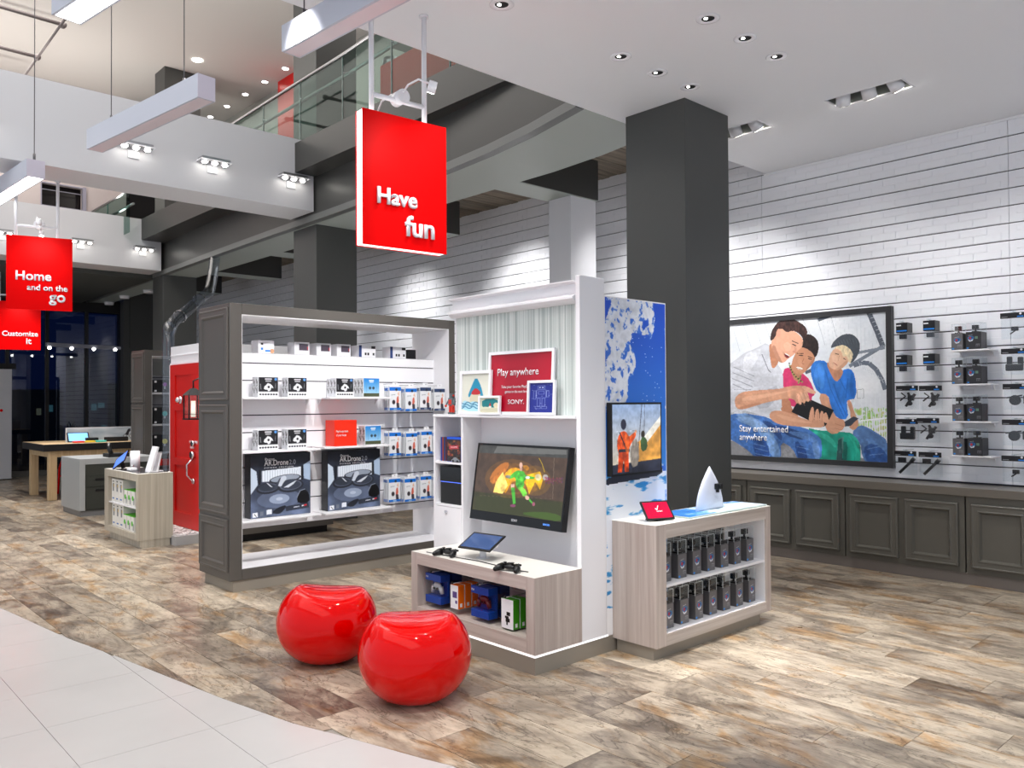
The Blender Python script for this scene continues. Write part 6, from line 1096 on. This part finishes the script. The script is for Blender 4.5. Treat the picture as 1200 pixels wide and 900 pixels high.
LC = mat('light_carton', (214, 214, 218), .45); pr = {}
for kd, px, lb in ((0, 312, 'leftmost small box on top of the slat panel, with blue print'), (1, 354, 'first of three small white boxes on top of the slat panel'), (1, 379.5, 'second of three small white boxes on top of the slat panel'), (1, 403, 'third of three small white boxes on top of the slat panel'), (2, 430.5, 'left lilac box with blue edge on top of the slat panel'), (2, 466.5, 'right lilac box with blue edge on top of the slat panel')):
    p = PY(px, 410, 6.74); o = pr[kd] if kd in pr else None
    if o is None: pr[kd] = topbox(LC if kd else WHITEP, kd); o = pr[kd]
    else: o = copy_tree(o)
    o.location = (p.x, 6.74, 1.9955); tag(o, lb, 'box', 'small boxes on top of the gondola panel')
tag(MB().bev(4.80, 6.74, 1.9955, 4.90, 6.84, 2.09, .003).build('small_speaker_block', BLACK, loc=(4.85, 6.78, 1.9955)), 'little black block at the right end of the panel top', 'gadget')
# hanging flat packs, twelve of them, each a stack seen from the front
def art_pack(col=(20, 110, 205)):
    W, H = 22, 34; c = Canvas(W, H, (226, 228, 232), 3); c.poly([(0, 2), (W, 2), (W, 7), (0, 7)], col); c.ell(13, 5.5, 2.2, 1.8, (30, 36, 50)); c.ell(8, 23, 3, 3.2, (54, 48, 54)); c.poly([(14, 16), (17, 14), (18, 21), (16, 26), (13, 25)], (206, 96, 76)); c.poly([(15, 12), (18, 8), (19, 14)], (226, 180, 150)); c.poly([(13, 24), (18, 24), (19, 32), (14, 33)], (60, 50, 60)); c.line([(3, 13), (11, 12.4)], .8, (150, 155, 165)); c.poly([(0, 31), (W, 31), (W, H), (0, H)], col); c.line([(8, 33), (14, 33)], 1, (230, 236, 244)); return c.out()
def pack(col, side):
    t = thing('hanging_flat_pack', '', 'accessory pack'); w_, h_ = .135, .235; PW = mat('pack_white', (222, 224, 228), .4)
    MB().box(-w_ / 2, 0, 0, w_ / 2, .012, h_).build('card', PW, t); print_mesh('card_print', art_pack(col), (-w_ / 2 + .001, -.0006, .001), (w_ - .002, 0, 0), (0, 0, h_ - .002), t, PM, world=False)
    for k in (1, 2, 3): MB().box(-w_ / 2 - .0, .012 + .022 * k, 0, w_ / 2, .018 + .022 * k, h_).build('card_behind', PW, t); MB().box(-w_ / 2 - .0006, .012 + .022 * k, 0, w_ / 2, .0182 + .022 * k, .025).build('colour_foot', side, t); MB().box(-w_ / 2 - .0006, .012 + .022 * k, h_ - .05, w_ / 2, .0182 + .022 * k, h_ - .02).build('colour_band', side, t)
    MB().box(-.03, .003, h_, .03, .006, h_ + .03).build('hang_tab', WHITEP, t); MB().tube([(0, -.01, h_ + .018), (0, .20, h_ + .018)], .003, 6).build('peg_hook', STEEL, t); return t
pa = pack((20, 110, 205), mat('pack_blue', (20, 110, 205), .4)); pb_ = pack((50, 68, 104), mat('pack_navy', (50, 68, 104), .4)); fa = fb2 = True; rn3 = ['top', 'middle', 'bottom']; cn = ['leftmost', 'second', 'third', 'rightmost']
for r_, (z, xs) in enumerate(((1.482, (4.478, 4.664, 4.84, 5.015)), (1.045, (4.474, 4.668, 4.85, 5.02)), (.602, (4.466, 4.65, 4.84, 5.02)))):
    for k, x in enumerate(xs):
        nv = (r_ == 0 and k > 1)
        if nv: o = pb_ if fb2 else copy_tree(pb_); fb2 = False
        else: o = pa if fa else copy_tree(pa); fa = False
        o.location = (x - .0, 6.497, z - .012 * (k % 2)); tag(o, '%s %s flat pack in the %s hanging row of the gondola' % (cn[k], 'navy banded' if nv else 'blue banded', rn3[r_]), 'accessory pack', 'hanging flat packs on the gondola')
# bulb boxes on the farther gondola
for k, (z, zz, cl_) in enumerate(((456, 'upper', (170, 60, 180)), (488.5, 'middle', (60, 200, 190)), (521, 'lower', (220, 210, 60)))):
    a_, b_ = PY(180, z - 11, 12.95), PY(197, z + (4 if k == 0 else 8), 12.95); t = thing('bulb_kit_box', '%s black light bulb kit box on the far gondola' % zz, 'box', (a_.x + .15, 12.95, b_.z), 0, 'black bulb kit boxes'); MB().bev(a_.x, 12.95, b_.z, a_.x + .32, 13.12, a_.z, .003).build('carton', PAKW, t)
    c = Vector((a_.x + .17, 12.949, (a_.z + b_.z) / 2 + .03)); MB().cyl(c, c + Vector((0, -.001, 0)), .04 if k else .0301, n=16).build('bulb_print', mat('bulb%d' % k, cl_, .4), t); MB().box(c.x - .012, 12.9485, c.z - .075, c.x + .012, 12.9495, c.z - .03).build('print_patch', mat('bulb_base', (180, 180, 186), .4), t); MB().box(a_.x + .012, 12.9485, a_.z - .045, a_.x + .045, 12.9495, a_.z - .012).build('print_patch', WL, t); MB().box(a_.x + .012, 12.9485, b_.z + .012, a_.x + .045, 12.9495, b_.z + .04).build('print_patch', WL, t)
    s_ = thing('display_shelf', '%s shelf of the far gondola under a bulb kit box' % zz, 'shelf', (a_.x + .3, 12.9, b_.z), 0, 'shelves of the far gondola'); MB().bev(4.385, 12.9, b_.z - .03, 6.4, 13.184, b_.z - .0005, .003).build('board', mat('shelf_grey', (190, 190, 194), .4), s_)
tag(MB().bev(4.50, 12.95, .60, 4.9, 13.15, .70, .004).build('red_carton', mat('red_carton', (200, 30, 24), .4), loc=(4.7, 13, .62)), 'red carton low on the far gondola behind the white boards', 'box')
# ================================================================== things on the television unit
def photo_frame(c0, w_, h_, lean, label, paint, x=3.74, bar=.022):
    """frame leaning on the striped wall; c0 = (y of left edge, z of base)"""
    t = thing('picture_frame', label, 'picture frame', (x, c0[0] - w_ / 2, c0[1])); v = Vector((math.sin(lean), 0, math.cos(lean))); u = UX; n = u.cross(v); o = Vector((x, c0[0], c0[1] + .0005)); o = o
    MB().frame(o, u, v, n, w_, h_, bar, .018).build('frame', WHITEP, t); MB().obox(o + u * w_ / 2 + v * h_ / 2 + n * .003, u, v, n, w_ / 2 - .004, h_ / 2 - .004, .003).build('backing', WHITE, t); paint(t, o, u, v, n, w_, h_, bar); return t
def simple(img): return lambda t, o, u, v, n, w_, h_, b: print_mesh('print', img, o + u * b + v * b + n * .0068, u * (w_ - 2 * b), v * (h_ - 2 * b), t, PM)
def p_red(t, o, u, v, n, w_, h_, b):
    print_mesh('print', np.tile(np.array((176, 8, 40.)), (6, 6, 1)), o + u * b + v * b + n * .0068, u * (w_ - 2 * b), v * (h_ - 2 * b), t, PM)
    text('lettering', 'Play anywhere', o + u * (.14 * w_) + v * .262 + n * .0075, u, v, .068, WL, t, .0004, width=.63 * w_, bold=.006); text('lettering', 'Take your favorite PlayStation', o + u * (.21 * w_) + v * .178 + n * .0075, u, v, .026, WL, t, .0003, width=.49 * w_); text('lettering', 'games to the next level.', o + u * (.27 * w_) + v * .146 + n * .0075, u, v, .026, WL, t, .0003, width=.36 * w_)
    text('lettering', 'SONY.', o + u * (.32 * w_) + v * .072 + n * .0075, u, v, .042, WL, t, .0004, width=.25 * w_, bold=.006)
def art_sea_teal():
    W, H = 60, 100; c = Canvas(W, H, (222, 222, 208), 2); c.poly([(30, 6), (42, 34), (48, 64), (40, 66), (30, 40), (22, 62), (12, 62), (20, 34)], (30, 140, 176), smooth=1); c.ell(30, 66, 13, 17, (214, 206, 178)); c.poly([(20, 50), (30, 36), (42, 50), (38, 56), (22, 56)], (190, 40, 44), smooth=1)
    c.poly([(0, 76), (8, 70), (16, 78), (26, 72), (36, 80), (46, 72), (60, 74), (60, 100), (0, 100)], (170, 216, 230), smooth=1)
    for k in range(3): c.line([(x, 78 + k * 6 + 3 * math.sin(x * .35 + k)) for x in range(0, 61, 3)], 2, (26, 110, 150))
    return c.out()
def art_gnome():
    W, H = 50, 44; c = Canvas(W, H, (214, 216, 190), 2); c.poly([(4, 4), (46, 2), (48, 26), (30, 30), (16, 26), (4, 28)], (20, 124, 130), smooth=1); c.ell(42, 22, 7, 8, (226, 214, 180)); c.poly([(23, 24), (26, 12), (29, 24)], (210, 40, 40)); c.ell(26, 27, 4, 3, (236, 226, 210)); c.poly([(0, 34), (50, 30), (50, 44), (0, 44)], (200, 196, 170)); return c.out()
def art_blueprint():
    W, H = 50, 84; c = Canvas(W, H, (30, 42, 140), 3); L_ = (200, 212, 240)
    def rect(x0, y0, x1, y1): c.line([(x0, y0), (x1, y0), (x1, y1), (x0, y1), (x0, y0)], .8, L_)
    rect(17, 8, 31, 18); rect(14, 20, 34, 42); rect(8, 22, 13, 46); rect(35, 22, 40, 40); rect(16, 44, 22, 66); rect(26, 44, 32, 66); rect(12, 67, 23, 73); rect(25, 67, 36, 73); rect(18, 24, 30, 32); c.ell(21, 13, 1.8, 1.8, L_); c.ell(27, 13, 1.8, 1.8, L_); rs = random.Random(1)
    for k in range(14): x, y = rs.uniform(3, 46), rs.uniform(4, 78); c.line([(x, y), (x + 3, y)], .6, L_)
    return c.out()
zl = 1.4665
# big one at the back, others in front of it
k1 = PX(573, 482, 3.655).y; k2 = PX(650, 482, 3.655).y
photo_frame((k1, zl), k1 - k2, .425, .055, 'big red Play anywhere picture in a white frame on the ledge', p_red, 3.650, .02)
a_ = PX(539.5, 485, 3.638).y; b_ = PX(576, 485, 3.638).y; photo_frame((a_, zl), a_ - b_, .305, .05, 'white framed teal and cream sea print at the left of the ledge', simple(art_sea_teal()), 3.638, .022)
a_ = PX(562, 485, 3.625).y; b_ = PX(587, 485, 3.625).y; photo_frame((a_, zl), a_ - b_, .128, .05, 'smallest white frame with a teal garden print at the ledge front', simple(art_gnome()), 3.625, .014)
a_ = PX(619, 485, 3.632).y; b_ = PX(651.5, 485, 3.632).y; photo_frame((a_, zl), a_ - b_, .222, .05, 'white frame with a blue technical drawing at the right of the ledge', simple(art_blueprint()), 3.632, .017)
# toy robot
rt = thing('toy_robot', 'small tin toy robot in grey and red on the ledge left end', 'toy', (3.70, 4.66, zl)); rp_ = PX(529.5, 484, 3.69); x, y, z = rp_.x, rp_.y, zl; TG = mat('tin_grey', (110, 120, 124), .3, metal=.5); TR = mat('tin_red', (214, 52, 34), .35)
MB().bev(x - .016, y - .026, z + .062, x + .016, y + .026, z + .118, .004).build('body', TG, rt); MB().box(x - .0175, y - .016, z + .07, x - .0162, y + .016, z + .105).build('chest_plate', TR, rt); MB().bev(x - .014, y - .016, z + .121, x + .014, y + .016, z + .15, .005).build('head', TG, rt)
for s in (-1, 1):
    MB().bev(x - .012, y + s * .013 - .009, z, x + .012, y + s * .013 + .009, z + .062, .003).build('leg', TR, rt); MB().bev(x - .02, y + s * .013 - .011, z + .0, x + .014, y + s * .013 + .011, z + .014, .003).build('foot', TG, rt); MB().tube([(x, y + s * .03, z + .11), (x - .01, y + s * .038, z + .085), (x - .02, y + s * .04, z + .066)], .006, 8).build('arm', TG, rt); MB().ball((x - .023, y + s * .04, z + .06), .009).build('hand', TR, rt); MB().ball((x - .014, y + s * .007, z + .139), .003).build('eye', BLACK, rt)
MB().cyl((x, y - .022, z + .135), (x, y - .016, z + .135), .008, n=10).build('ear_dial', TR, rt)
# games, small car and console in the cubbies
gc = [(30, 60, 150), (150, 60, 40), (40, 60, 110), (90, 40, 40)]
for k in range(4):
    yy = 4.725 - k * .018; o = MB().bev(3.655, yy - .014, 1.1255, 3.80, yy, 1.30, .002).build('game_case', mat('gcase%d' % k, gc[k], .3), loc=(3.7, yy, 1.1255)); tag(o, ['leftmost upright game case in the cubby', 'second upright game case in the cubby', 'third upright game case in the cubby', 'fourth upright game case in the cubby'][k], 'game case', 'upright game cases in the cubby')
def art_game():
    W, H = 30, 34; c = Canvas(W, H, (40, 26, 28), 2); c.poly([(0, 0), (W, 0), (W, 3), (0, 3)], (20, 90, 220)); rs = random.Random(9)
    for k in range(60): c.ell(rs.uniform(2, 28), rs.uniform(5, 32), rs.uniform(1, 3), rs.uniform(1, 2.5), rs.choice([(150, 40, 40), (60, 60, 40), (200, 120, 60), (40, 40, 60), (120, 60, 30)]), a=.7)
    c.poly([(5, 12), (25, 11), (25, 16), (5, 17)], (190, 60, 70)); c.line([(8, 14), (22, 13.6)], 1, (240, 210, 210)); return c.out()
gf = thing('game_case', 'game case facing front with dark red cover in the cubby', 'game case', (3.66, 4.57, 1.1255), 0, None); MB().bev(3.645, 4.475, 1.1255, 3.66, 4.64, 1.305, .002).build('case', mat('gcase_blue', (20, 60, 190), .25), gf); print_mesh('cover_print', art_game(), (3.6443, 4.637, 1.128), (0, -.159, 0), (0, 0, .174), gf)
car = thing('toy_car', 'tiny silver toy car lying in front of the game cases', 'toy', (3.635, 4.51, 1.1255)); mb = MB(); pr_ = [(0, 0), (.0, .012), (.012, .018), (.028, .03), (.05, .031), (.07, .02), (.085, .014), (.085, 0)]; mb.prism([(3.638, 4.56 - a, 1.13 + b) for a, b in pr_], (-.032, 0, 0) if False else (-.014, 0, 0)); mb.build('body', STEEL, car)
for a in (.018, .066): MB().cyl((3.6225, 4.56 - a, 1.134), (3.6395, 4.56 - a, 1.134), .0085, n=14).build('wheel', BLACK, car)
ps4 = thing('game_console', 'black slanted game console standing in the lower cubby', 'game console', (3.72, 4.58, .82)); MB().bev(3.645, 4.465, .8205, 3.82, 4.715, .975, .003).build('lower_half', BLACK, ps4); MB().bev(3.64, 4.465, .98, 3.82, 4.715, 1.09, .003).build('upper_half', MATS['gloss_black'], ps4); MB().box(3.644, 4.467, .975, 3.80, 4.713, .98).build('light_line', mat('led_line', (80, 110, 230), .4, emit=(80, 110, 230), estr=1.2), ps4)
# controllers and tablet on the console top
def controller(loc, rz, label):
    t = thing('game_controller', label, 'game controller', (0, 0, 0), 0, 'game controllers on the console top'); b = MB()
    b.ball((0, 0, .026), .052, .030, .018, n=18, k=10); b.tube([(-.045, -.005, .026), (-.062, -.03, .022), (-.068, -.062, .016)], [.022, .02, .014], 12); b.tube([(.045, -.005, .026), (.062, -.03, .022), (.068, -.062, .016)], [.022, .02, .014], 12); b.ball((-.068, -.062, .016), .014); b.ball((.068, -.062, .016), .014); b.build('body', BLACK, t)
    for s in (-1, 1): q = MB(); q.cyl((s * .024, -.018, .038), (s * .024, -.018, .050), .006, n=10); q.cyl((s * .024, -.018, .050), (s * .024, -.018, .054), .011, n=14); q.build('thumb_stick', BLKM, t); MB().bev(s * .046 - .014, .018, .026, s * .046 + .014, .034, .038, .004).build('shoulder_button', BLACK, t)
    MB().bev(-.02, -.006, .043, .02, .016, .0465, .001).build('touch_pad', BLKM, t)
    for a, c_ in ((0, 1), (1, 0), (0, -1), (-1, 0)): MB().cyl((.048 + a * .010, .004 + c_ * .010, .038), (.048 + a * .010, .004 + c_ * .010, .044), .004, n=8).build('button', BLKM, t)
    t.location = loc; t.rotation_euler = (0, 0, rz); return t
def onz(px, py, z=.551): return PZ(px, py, z)
p = onz(525.5, 651); controller((p.x, p.y, .5515), math.radians(-75), 'left black game controller on the console top beside the tablet'); p = onz(598, 669); controller((p.x, p.y, .5515), math.radians(-70), 'right black game controller on the console top')
tb = thing('tablet', 'tablet tilted on a white stand between the game controllers', 'tablet', onz(560, 662)); c = Vector((3.40, 3.97, .655)); u_ = Vector((.14, -.99, 0)).normalized(); v_ = Vector((.86, .1, .42)).normalized(); v_ = (v_ - u_ * v_.dot(u_)).normalized(); n_ = u_.cross(v_)
MB().obox(c, u_, v_, n_, .135, .088, .004).build('housing', BLACK, tb); MB().obox(c + n_ * .0045, u_, v_, n_, .122, .074, .0005).build('screen', mat('dark_screen', (60, 84, 130), .06), tb); MB().tube([(3.41, 3.97, .5515), (3.41, 3.97, .64)], .022, 14).build('stand', WHITEP, tb); MB().cyl((3.41, 3.97, .5512), (3.41, 3.97, .556), .045, n=20).build('stand_foot', WHITEP, tb); MB().ball((3.44, 3.87, .645), .02, .01, .02).build('cable_puck', WHITEP, tb)
cb = MB(); cb.tube([onz(500, 647.5) + Vector((0, 0, .004)), onz(530, 653) + Vector((0, 0, .004)), onz(560, 658) + Vector((0, 0, .004)), onz(585, 664) + Vector((0, 0, .004)), onz(605, 669) + Vector((0, 0, .004)), onz(619, 671) + Vector((0, 0, .004))], .003, 6); tag(cb.build('cable', BLACK, loc=onz(560, 658)), 'thin black security cable along the console top', 'cable')
# ================================================================== accessories hanging in the console niche
def hook(t, y, z): MB().tube([(3.245, y, z), (3.582, y, z)], .003, 6).build('peg_hook', STEEL, t); MB().ball((3.245, y, z + .004), .008).build('peg_cap', BLACK, t)
def pad_box(y, z, cc, label):
    t = thing('controller_box', label, 'box', (3.28, y, z), 0, 'blue controller boxes in the console niche'); w_ = .165
    MB().bev(3.262, y - w_ / 2, z + .145, 3.34, y + w_ / 2, z + .190, .002).build('upper_carton', BLUEB, t); MB().bev(3.262, y - w_ / 2, z, 3.34, y + w_ / 2, z + .045, .002).build('lower_carton', BLUEB, t); MB().box(3.326, y - w_ / 2, z + .045, 3.34, y + w_ / 2, z + .145).build('back_card', BLUEB, t); MB().box(3.266, y - w_ / 2 + .004, z + .045, 3.326, y + w_ / 2 - .004, z + .145).build('clear_window', ACRY, t)
    b = MB(); c0 = Vector((3.30, y, z + .105)); b.ball(c0, .014, .042, .026, n=14, k=8); b.tube([c0 + Vector((0, .036, 0)), c0 + Vector((0, .052, -.045))], [.018, .012], 10); b.tube([c0 + Vector((0, -.036, 0)), c0 + Vector((0, -.052, -.045))], [.018, .012], 10); b.build('controller', mat('ctrl_%d' % cc[0], cc, .3), t); 
    for s in (-1, 1): MB().cyl(c0 + Vector((-.012, s * .016, -.012)), c0 + Vector((-.022, s * .016, -.012)), .008, n=10).build('stick', BLACK, t)
    MB().box(3.3612, y - w_ / 2, z + .145, 3.44, y + w_ / 2, z + .190).build('carton_behind', mat('box_navy', (14, 34, 92), .35), t); MB().box(3.3612, y - w_ / 2, z, 3.44, y + w_ / 2, z + .045).build('carton_behind', MATS['box_navy'], t); MB().box(3.43, y - w_ / 2, z + .045, 3.44, y + w_ / 2, z + .145).build('carton_behind', MATS['box_navy'], t)
    text('lettering', 'PS4', (3.2612, y + w_ / 2 - .008, z + .162), UX, VZ, .018, WL, t, .0003); hook(t, y, z + .205); return t
def at_y(px): return PX(px, 705, 3.262).y
pad_box(at_y(507.5), .228, (206, 206, 210), 'blue controller box with a white controller, left in the niche'); pad_box(at_y(562), .220, (96, 18, 26), 'blue controller box with a dark red controller, in the niche')
def plain_box(y, z, w_, h_, n, colr, label, printm, g):
    t = thing('game_accessory_box', label, 'box', (3.28, y, z), 0, g)
    for k in range(n):
        x0 = 3.262 + k * .058; MB().bev(x0, y - w_ / 2, z, x0 + .05, y + w_ / 2, z + h_, .002).build('carton', colr, t)
        MB().box(x0 - .0012, y - w_ / 2 + .001, z + .001, x0 - .0001, y + w_ / 2 - .001, z + h_ - .001).build('white_front', WHITEP, t); MB().box(x0 + .015, y - w_ / 2 - .0012, z + .012, x0 + .032, y - w_ / 2 - .0001, z + .035).build('label', WL, t)
    if printm == 0: MB().box(3.2602, y - .028, z + .07, 3.2608, y + .016, z + .11).build('picture', mat('print_violet', (90, 70, 130), .4), t); MB().box(3.2602, y - .03, z + .035, 3.2608, y - .01, z + .055).build('picture', mat('print_violet', (90, 70, 130), .4), t)
    else: g_ = MB(); g_.box(3.2602, y - .022, z + .04, 3.2608, y + .014, z + .062); g_.box(3.2602, y - .012, z + .062, 3.2608, y + .02, z + .075); g_.box(3.2602, y - .026, z + .078, 3.2608, y + .006, z + .10); g_.box(3.2602, y - .004, z + .022, 3.2608, y + .008, z + .04); g_.build('picture', BLACK, t)
    hook(t, y, z + h_ + .012); return t
plain_box(at_y(532.5), .232, .078, .150, 3, ORANGE, 'row of orange sided white boxes in the console niche', 0, 'hanging game accessory boxes'); plain_box(at_y(594.5), .205, .105, .175, 2, GREEN, 'white box with green side and black gadget picture, in the niche', 1, 'hanging game accessory boxes')
